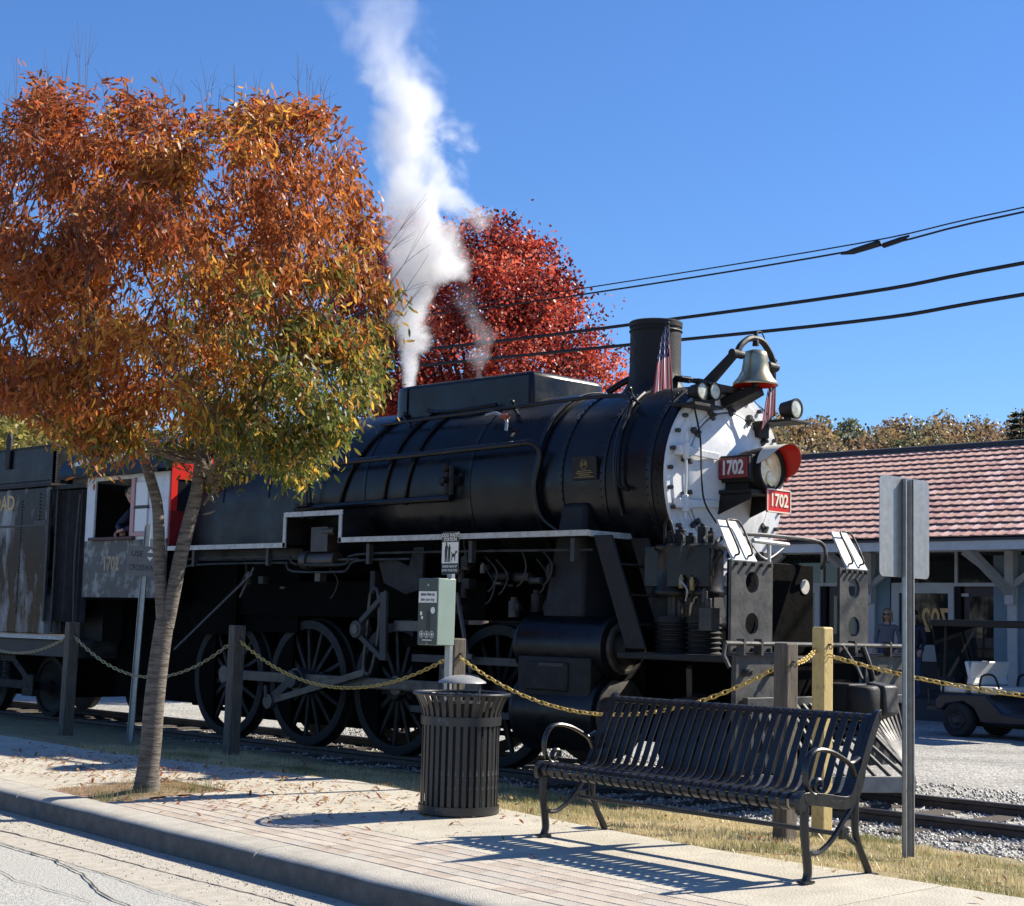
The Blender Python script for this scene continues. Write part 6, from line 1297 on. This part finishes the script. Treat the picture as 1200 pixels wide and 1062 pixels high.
# main ascending limbs first
prim = [PXT(x, y, d) for x, y, d in ((230, 420, .1), (150, 430, -.3), (100, 400, .4), (60, 420, -.2), (280, 400, .5), (330, 420, -.5), (370, 380, .2), (200, 330, -.6), (260, 300, .6), (120, 300, -.7), (320, 280, -.2), (180, 240, .4), (60, 280, .1), (240, 210, -.4), (340, 210, .4), (110, 180, .2), (390, 280, .0), (20, 340, .3), (400, 440, .2), (30, 470, -.3), (300, 170, -.1), (170, 160, -.2))]
prim.sort(key=lambda q: (q - rp_[-1]).length)
nodes, par, e1 = skeleton((st_nodes, st_par), prim, .16, .35)
nodes, par, ends = skeleton((nodes, par), [q[0] for q in tg], .15, .35)
wgt = [0.0]*len(nodes)
for e in ends: wgt[e] += 1
for i in range(len(nodes) - 1, -1, -1):
    if par[i] >= 0: wgt[par[i]] += wgt[i]
b = MB(); branch_mesh(nodes, par, wgt, b, .0020, .0012); o = b.build('branches', twigm, tree, smooth=60); o['kind'] = 'stuff'
# bare shoots above the crown
b = MB()
for x, y, l in ((8, 150, 70), (20, 140, 90), (35, 130, 60), (60, 125, 75), (75, 120, 60), (95, 120, 115), (100, 118, 90), (45, 135, 50), (125, 120, 40), (195, 130, 55), (215, 125, 30), (240, 130, 50), (245, 128, 60), (255, 130, 35), (275, 130, 60), (300, 130, 55), (350, 130, 70), (360, 128, 75), (375, 130, 50), (365, 135, 45), (385, 135, 40), (5, 180, 60), (150, 120, 30), (435, 300, 70), (445, 320, 80), (450, 350, 70), (452, 370, 60), (440, 280, 80)):
    for k in range(2):
        dd = rng.uniform(-.6, .6); right = x > 430; sx_ = rng.uniform(-12, 14); P0 = PXT(x, y + 30, dd)
        if right: pts = [P0, PXT(x + l*.35, y - l*.12, dd), PXT(x + l*.75, y - l*.55 + rng.uniform(-20, 20), dd)]
        else: pts = [P0, PXT(x + sx_*.4, y - l*.45, dd), PXT(x + sx_, y - l*rng.uniform(.7, 1), dd)]
        b.tube(smoothpts(pts, 3), [lerp(.0030, .0009, i/6) for i in range(7)], 3)
        q = smoothpts(pts, 3)[3]; b.tube([q, q + (pts[2] - q)*.6 + Vector(rng.normal(0, .05, 3))], [.0016, .0008], 3)
o = b.build('bare_shoots', twigm, tree); o['kind'] = 'stuff'
# leaves
LP, LD, LC, LL = [], [], [], []
C_rust = np.array((.30, .085, .026)); C_or = np.array((.46, .16, .032)); C_brn = np.array((.14, .052, .026)); C_grn = np.array((.10, .125, .025)); C_yel = np.array((.50, .30, .05)); C_olv = np.array((.22, .19, .035)); C_red = np.array((.42, .07, .025))
for (p, x, y) in tg:
    nl = int(rng.integers(24, 40)); hue = noise.noise(p*.95)*1.5; h2 = noise.noise(p*2.1 + Vector((9, 0, 0)))*1.5
    green = np.clip((y - 395)/110 + (x - 270)/330 + hue*.9, 0, 1) if x > 120 else np.clip((y - 440)/120 + hue*.8, 0, .55); redn = np.clip(.42 + (270 - y)/330 + (200 - x)/700 + h2*.9, 0, 1); yl = np.clip(-.02 + noise.noise(p*1.3 + Vector((0, 7, 3)))*1.6, 0, .8)
    for _ in range(nl):
        q = np.array(p) + rng.normal(0, .062, 3)*1; 
        d = rng.normal(0, .45, 3) + np.array([0, 0, -.75]) + (np.array([.25*camr[0], .25*camr[1], 0])*np.sign(x - 210) if rng.random() < .5 else 0)
        if y < 165: d = rng.normal(0, .5, 3) + np.array([0, 0, -.1]) - .4*cr_h
        t = rng.random(); c = C_rust*(1 - t) + C_or*t; c = c*(1 - redn*.55) + (C_brn if rng.random() < .55 else C_red)*redn*.55
        if rng.random() < yl: c = C_yel*.55 + C_or*.45
        if rng.random() < green: c = C_grn*rng.uniform(.7, 1.4) if rng.random() < .62 else (C_olv if rng.random() < .5 else C_yel)
        elif green > .05 and rng.random() < .35: c = C_yel*.9
        LP.append(q); LD.append(d); LC.append(c*rng.uniform(.75, 1.45)); LL.append(rng.uniform(.045, .095))
LP, LD, LC, LL = map(np.array, (LP, LD, LC, LL))
near = np.argsort(np.linalg.norm(LP - np.array(CAM), axis=1) - LL*12)[:1200]; pick = near[rng.permutation(1200)[:260]]
mask = np.ones(len(LP), bool); mask[pick] = False
leaf_cloud('foliage', LP[mask], LD[mask], LL[mask], LC[mask], leafm, tree)
# the nearest leaves singly
lv = []
for ci, c in enumerate((C_rust, C_or, C_brn*1.3, C_yel, C_olv, C_red)):
    me = bpy.data.meshes.new('leaf'); V = LEAFQ_V + np.array([.5, 0, 0]); me.from_pydata([tuple(v) for v in V], [], [(0, 5, 1), (1, 5, 4, 2), (2, 4, 3)]); at = me.color_attributes.new('leafcol', 'FLOAT_COLOR', 'POINT')
    for k in range(6): at.data[k].color = (*c, 1)
    me.materials.append(leafm); lv.append(me)
for i in pick:
    ci = int(np.argmin([np.linalg.norm(LC[i] - c) for c in (C_rust, C_or, C_brn*1.3, C_yel, C_olv, C_red)])); o = bpy.data.objects.new('leaf', lv[ci]); COL.objects.link(o); o.parent = tree; o.location = Vector(LP[i]) - tb
    d = Vector(LD[i]).normalized(); y_ = d.cross(Vector(rng.normal(size=3))).normalized(); o.rotation_euler = Matrix((d, y_, d.cross(y_))).transposed().to_euler(); o.scale = (LL[i],)*3

# ---------------- crown built of leaf sprays on limbs, for the trees further off
def far_tree(nm, base, h, blobs, nleaf, lsz, pal, label, cat='tree', gap=-.1, dens=1.0, trunk_r=.22, group=None, seed=1, lim=40):
    t = thing(nm, base, label, cat, group); base = Vector(base); N_ = 0; P = []
    tot = sum(r[0]*r[1]*r[2] for _, r in blobs)
    for c, r in blobs:
        k = int(nleaf*r[0]*r[1]*r[2]/tot); v = rng.normal(size=(k, 3)); v /= np.linalg.norm(v, axis=1)[:, None]; rad = rng.uniform(.45, 1, k)**.5; q_ = np.array(c) + v*rad[:, None]*np.array(r); nc_ = max(4, k//130); ct = q_[rng.permutation(k)[:nc_]]; ii = rng.integers(0, nc_, k); q_ = np.where((rng.random(k) < .8)[:, None], ct[ii] + rng.normal(0, lsz*2.6, (k, 3))*np.array([1, 1, .7]), q_); P.append(q_)
    P = np.vstack(P); nn = np.array([noise.noise(Vector(p)*1.1 + Vector((seed, 0, 0))) + .5*noise.noise(Vector(p)*2.7) for p in P]); keep = nn > gap; P = P[keep]; nn = nn[keep]
    P = P + rng.normal(0, lsz*.8, P.shape); pal = np.array(pal); ci = np.clip(((nn - gap)*1.4*len(pal) + rng.normal(0, .7, len(P))).astype(int), 0, len(pal) - 1)
    leaf_cloud('crown', P, rng.normal(size=P.shape) + np.array([0, 0, -.4]), rng.uniform(.7, 1.4, len(P))*lsz, pal[ci]*rng.uniform(.7, 1.25, (len(P), 1)), leafm, t, wfac=2.6)
    b = MB(); top = Vector(blobs[0][0]); fork = base.lerp(Vector((base.x, base.y, top.z)), .45); b.tube([base, base.lerp(fork, .5), fork], [trunk_r, trunk_r*.8, trunk_r*.65], 10)
    for k in range(lim):
        c, r = blobs[k % len(blobs)]; v = Vector(rng.normal(size=3)).normalized(); e = Vector(c) + Vector((v.x*r[0], v.y*r[1], v.z*r[2]))*.85; b.tube(smoothpts([fork, fork.lerp(e, .45) + Vector((0, 0, .12*h)), e], 3), [lerp(trunk_r*.35, .01, i/6) for i in range(7)], 4)
    b.build('trunk', twigm, t, smooth=60); return t
FM = lambda x, y, d: from_px(x, y, d)
mp = []
for x, y, rx, ry, rz_ in ((545, 395, 3.0, 2.6, 2.2), (560, 325, 1.5, 1.5, 1.45), (600, 330, 1.1, 1.2, 1.2), (630, 350, 1.0, 1.0, 1.0), (665, 395, 1.0, 1.0, 1.1), (700, 440, .75, .8, .8), (690, 410, .6, .7, .6), (470, 330, 1.6, 1.5, 1.6), (440, 310, 1.1, 1.2, 1.0), (500, 440, 2.0, 1.6, 1.6), (640, 450, 1.6, 1.4, 1.3), (570, 282, .6, .8, .5)):
    mp.append((tuple(FM(x, y, 34 + rng.uniform(-.6, .6))), (rx, ry, rz_)))
mb0 = FM(560, 760, 34); mb0.z = -.3
far_tree('red_maple', mb0, 9, mp, 80000, .075, [(.09, .018, .014), (.20, .028, .02), (.36, .045, .028), (.52, .075, .042), (.58, .14, .08)], 'bright red maple standing behind the locomotive dome', gap=-.34, trunk_r=.26)

# ---------------- hills with woods all round the yard
def hill_h(d, az):   # ground height over distance
    return -.6 + max(0, d - 60)**1.25*.0455*(1 + .10*math.sin(az*7) + .06*math.sin(az*17 + 1))
N1 = 50; rad = [60, 75, 90, 105, 120, 135, 150, 165, 180, 200, 240, 320]; V = []; 
for d in rad:
    for k in range(N1 + 1):
        az = lerp(R_(-75), R_(75), k/N1); dirv = hd*math.cos(az) + rt*math.sin(az); p = dirv*d; p.z = hill_h(min(d, 180), az) - (max(0, d - 190)*.05) - .1; V.append(p)
b = MB(); b.add(V, [(j*(N1 + 1) + k, j*(N1 + 1) + k + 1, (j + 1)*(N1 + 1) + k + 1, (j + 1)*(N1 + 1) + k) for j in range(len(rad) - 1) for k in range(N1)]); tag(b.build('wooded_hill', mat('leaf_litter_slope', (.12, .085, .045), (.07, .06, .03), rough=1, scale=.1), None, smooth=80), kind='structure')
PW, CW, TR = [], [], MB(); pal_r = np.array([(.20, .15, .085), (.25, .18, .085), (.15, .14, .075), (.27, .18, .08), (.11, .125, .065), (.22, .14, .08)]); pal_l = np.array([(.34, .28, .07), (.22, .22, .06), (.16, .17, .05), (.40, .33, .09), (.10, .12, .04)])
for i in range(760):
    az = rng.uniform(R_(-32), R_(32)); d = rng.uniform(105, 180) if i < 380 else rng.uniform(160, 186); dirv = hd*math.cos(az) + rt*math.sin(az); z0 = hill_h(d, az); hgt = rng.uniform(5.2, 7.6); r = rng.uniform(2.0, 3.2); c = dirv*d; c.z = z0 + hgt*.62; pal = pal_l if az < R_(-6) else pal_r; col = pal[rng.integers(0, len(pal))]
    k = 330; v = rng.normal(size=(k, 3)); v /= np.linalg.norm(v, axis=1)[:, None]; v[:, 2] = np.abs(v[:, 2])*1.2 - .35; q = np.array(c) + v*rng.uniform(.5, 1.05, (k, 1))*np.array([r, r, hgt*.42]); PW.append(q); CW.append(col*rng.uniform(.7, 1.3, (k, 1)))
    TR.tube([Vector((c.x, c.y, z0 - .5)), Vector((c.x, c.y, z0 + hgt*.8))], [.16, .06], 4)
PW = np.vstack(PW); CW = np.vstack(CW)
o, _ = leaf_cloud('hillside_wood', PW, rng.normal(size=PW.shape), rng.uniform(.22, .46, len(PW)), CW, leafm, None, wfac=3.0)
o = TR.build('wood_trunks', twigm, None); o['kind'] = 'stuff'
# yellow trees beyond the tender
for i, (x, y, d, r, lb) in enumerate(((18, 530, 78, 2.6, 'yellow green tree beyond the tender, farthest from the cab'), (62, 528, 84, 2.4, 'yellow leaved tree beyond the tender, under the guy wires'), (110, 520, 90, 2.6, 'olive yellow tree hidden behind the orange foliage'))):
    c = FM(x, y, d); bs = Vector((c.x, c.y, -.3)); far_tree('yellow_tree', bs, c.z, [(tuple(c), (r, r, r)), (tuple(c + Vector((.8, .5, -1.5))), (r, r, r*1.2)), (tuple(c + Vector((-.8, -.5, -3.2))), (r*1.2, r*1.2, r*1.2))], 5200, .30, [(.16, .15, .04), (.26, .24, .06), (.36, .29, .07), (.42, .33, .09)], lb, seed=i*3, trunk_r=.2, group='yellow trees beyond the tender', lim=16)
c = FM(1196, 497, 140); pt = thing('pine_tree', (c.x, c.y, hill_h(140, .3)), 'dark pine rising above the ridge of the wooded hill', 'tree')
P = []; D = []
for k in range(9):
    for j in range(130): a = rng.uniform(0, 6.28); r_ = rng.uniform(.1, 1)*(1.9 - k*.16); P.append((c.x + r_*math.cos(a), c.y + r_*math.sin(a), c.z - 3.6 + k*.55 - r_*.1 + rng.normal(0, .07))); D.append((math.cos(a), math.sin(a), .3))
leaf_cloud('crown', np.array(P), np.array(D), rng.uniform(.3, .5, len(P)), np.tile(np.array([(.035, .05, .025)]), (len(P), 1)), leafm, pt, wfac=1.5)
b = MB(); b.tube([(c.x, c.y, c.z - 9), (c.x, c.y, c.z + 1)], [.2, .04], 6); b.build('trunk', twigm, pt)

# engineer leaning in the cab window
J = dict(pel=(.0, .25, .62), wa=(.0, .20, .82), ch=(-.02, .08, 1.02), nb=(-.02, .02, 1.16), nt=(-.03, -.02, 1.22), sl=(-.20, .06, 1.10), el=(-.26, -.10, .90), wl=(-.05, -.20, .84), sr=(.17, .06, 1.08), er=(.24, -.12, .88), wr=(.10, -.24, .84), hl=(-.12, .28, .55), hr=(.12, .28, .55), kl=(-.14, .30, .30), kr=(.14, .30, .30), al=(-.14, .34, .05), ar=(.14, .34, .05), tl=(-.14, .2, .03), tr=(.14, .2, .03))
R0 = dict(pel=(.16, .12), wa=(.15, .11), ch=(.18, .12), nb=.07, sl=.08, el=.055, wl=.04, sr=.08, er=.055, wr=.04, hl=.09, hr=.09, kl=.065, kr=.065, al=.045, ar=.045, tl=.04, tr=.04)
PP = [('trousers', ['pel', 'hl', 'kl', 'al', 'tl', 'hr', 'kr', 'ar', 'tr'], [('pel', 'hl'), ('hl', 'kl'), ('kl', 'al'), ('al', 'tl'), ('pel', 'hr'), ('hr', 'kr'), ('kr', 'ar'), ('ar', 'tr')], denim, R0, 'pel'), ('jacket', ['pel', 'wa', 'ch', 'nb', 'sl', 'el', 'wl', 'sr', 'er', 'wr'], [('pel', 'wa'), ('wa', 'ch'), ('ch', 'nb'), ('ch', 'sl'), ('sl', 'el'), ('el', 'wl'), ('ch', 'sr'), ('sr', 'er'), ('er', 'wr')], navy, R0, 'pel')]
eng = person('person', (-18.30, 11.42, 1.56), 0, J, R0, None, None, PP, 'engineer in a dark navy jacket leaning on the cab window sill')
b = MB(); b.tube([J['nb'], J['nt'], (-.03, -.04, 1.28)], [.06, .055, .05], 10); b.build('neck', skinm, eng, smooth=60)
head(eng, (-.03, -.05, 1.31), (.7, -.7, -.1), darkhair, False, False); hand(eng, J['wl'], (1, -.3, -.3)); hand(eng, J['wr'], (-.6, -.5, -.3))
rg = MB(); rg.tube([(-.24, -.02, 1.0), (-.2, -.05, 1.02)], .004)

# ================================================================= STEAM
def steam(name, label, x, y, z0, z1, xs, rs, dens, seed, nscale=1.6, group='plumes of steam'):
    """box of vapour: density falls off from a wandering axis and is broken by noise"""
    W = max(rs) + max(abs(a - xs[0]) for a in xs) + .3; b = MB(); b.box(-W, W, -max(rs) - .1, max(rs) + .1, 0, z1 - z0); me_o = b.build(name, None, None, center=False, smooth=0); me_o.location = (x, y, z0); tag(me_o, label, 'steam', group)
    m = bpy.data.materials.new(name + '_vapour'); m.use_nodes = True; n = m.node_tree; n.nodes.clear(); L = n.links.new; H = z1 - z0
    def mth(op, a, c=None, cl=False):
        q = n.nodes.new('ShaderNodeMath'); q.operation = op; q.use_clamp = cl
        for k, v in enumerate((a, c)):
            if v is None: continue
            if isinstance(v, (int, float)): q.inputs[k].default_value = v
            else: L(v, q.inputs[k])
        return q.outputs[0]
    tc = n.nodes.new('ShaderNodeTexCoord'); sp = n.nodes.new('ShaderNodeSeparateXYZ'); L(tc.outputs['Object'], sp.inputs[0]); t = mth('DIVIDE', sp.outputs[2], H)
    def curve(vals, lo, hi):
        c = n.nodes.new('ShaderNodeFloatCurve'); cc = c.mapping.curves[0]; pts = [(i/(len(vals) - 1), (v - lo)/(hi - lo)) for i, v in enumerate(vals)]; cc.points[0].location = pts[0]; cc.points[1].location = pts[-1]
        for p in pts[1:-1]: cc.points.new(*p)
        c.mapping.update(); L(t, c.inputs['Value']); return mth('ADD', mth('MULTIPLY', c.outputs[0], hi - lo), lo)
    off = curve([a - x for a in xs], min(xs) - x - .01, max(xs) - x + .01); rad = curve(rs, 0, max(rs)); den = curve(dens, 0, max(dens))
    nz_ = n.nodes.new('ShaderNodeTexNoise'); nz_.inputs['Scale'].default_value = .9; nz_.inputs['Detail'].default_value = 2; mp_ = n.nodes.new('ShaderNodeMapping'); mp_.inputs['Location'].default_value = (seed, seed*2, 0); L(tc.outputs['Object'], mp_.inputs[0]); L(mp_.outputs[0], nz_.inputs['Vector'])
    sc2 = n.nodes.new('ShaderNodeSeparateColor'); L(nz_.outputs['Color'], sc2.inputs[0]); wx = mth('MULTIPLY', mth('SUBTRACT', sc2.outputs[0], .5), mth('MULTIPLY', rad, 1.5)); wy = mth('MULTIPLY', mth('SUBTRACT', sc2.outputs[1], .5), mth('MULTIPLY', rad, 1.5))
    dx = mth('SUBTRACT', mth('SUBTRACT', sp.outputs[0], off), wx); dy = mth('SUBTRACT', sp.outputs[1], wy); r = mth('DIVIDE', mth('SQRT', mth('ADD', mth('MULTIPLY', dx, dx), mth('MULTIPLY', dy, dy))), rad)
    n2 = n.nodes.new('ShaderNodeTexNoise'); n2.inputs['Scale'].default_value = nscale; n2.inputs['Detail'].default_value = 6; n2.inputs['Roughness'].default_value = .6; n2.inputs['Distortion'].default_value = .3; L(mp_.outputs[0], n2.inputs['Vector'])
    body = mth('SUBTRACT', mth('ADD', 1.0, mth('MULTIPLY', mth('SUBTRACT', n2.outputs[0], .5), 2.9)), mth('MULTIPLY', r, 1.0)); sm = n.nodes.new('ShaderNodeMapRange'); sm.interpolation_type = 'SMOOTHSTEP'; sm.inputs[1].default_value = .25; sm.inputs[2].default_value = .72; L(body, sm.inputs[0])
    edge = mth('LESS_THAN', r, 1.9); fade = mth('MULTIPLY', mth('SUBTRACT', 1.0, t), 8.0, True); D_ = mth('MULTIPLY', mth('MULTIPLY', mth('MULTIPLY', sm.outputs[0], den), edge), fade)
    vs_ = n.nodes.new('ShaderNodeVolumeScatter'); vs_.inputs['Color'].default_value = (.86, .865, .885, 1); vs_.inputs['Anisotropy'].default_value = .15; L(D_, vs_.inputs['Density']); o = n.nodes.new('ShaderNodeOutputMaterial'); L(vs_.outputs[0], o.inputs['Volume'])
    me_o.data.materials.clear(); me_o.data.materials.append(m); m.cycles.volume_step_rate = .35 if hasattr(m.cycles, 'volume_step_rate') else 1; return me_o
steam('steam_plume', 'tall white steam plume rising from the rear of the dome housing', -14.30, 12.6, 4.0, 10.6, [-14.34, -14.36, -14.26, -14.12, -14.26, -14.42, -14.58, -14.95, -15.45, -15.9, -16.2], [.12, .28, .52, .66, .60, .56, .60, .72, .9, 1.0, 1.1], [11, 7, 4.6, 3.6, 3.0, 2.4, 1.35, .45, .22, .15, .1], 3.1)
steam('steam_plume', 'faint wisp of steam above the front half of the dome housing', -13.3, 12.7, 4.0, 5.3, [-13.25, -13.3, -13.35, -13.45, -13.55], [.10, .14, .20, .22, .22], [2.0, 1.3, .8, .4, .15], 7.7, 3.5)
steam('steam_plume', 'small jet of steam from the safety valve beside the orange foliage', -15.4, 12.45, 3.78, 4.35, [-15.35, -15.36, -15.38, -15.42], [.035, .05, .10, .13], [40, 26, 16, 4], 5.2, 6)
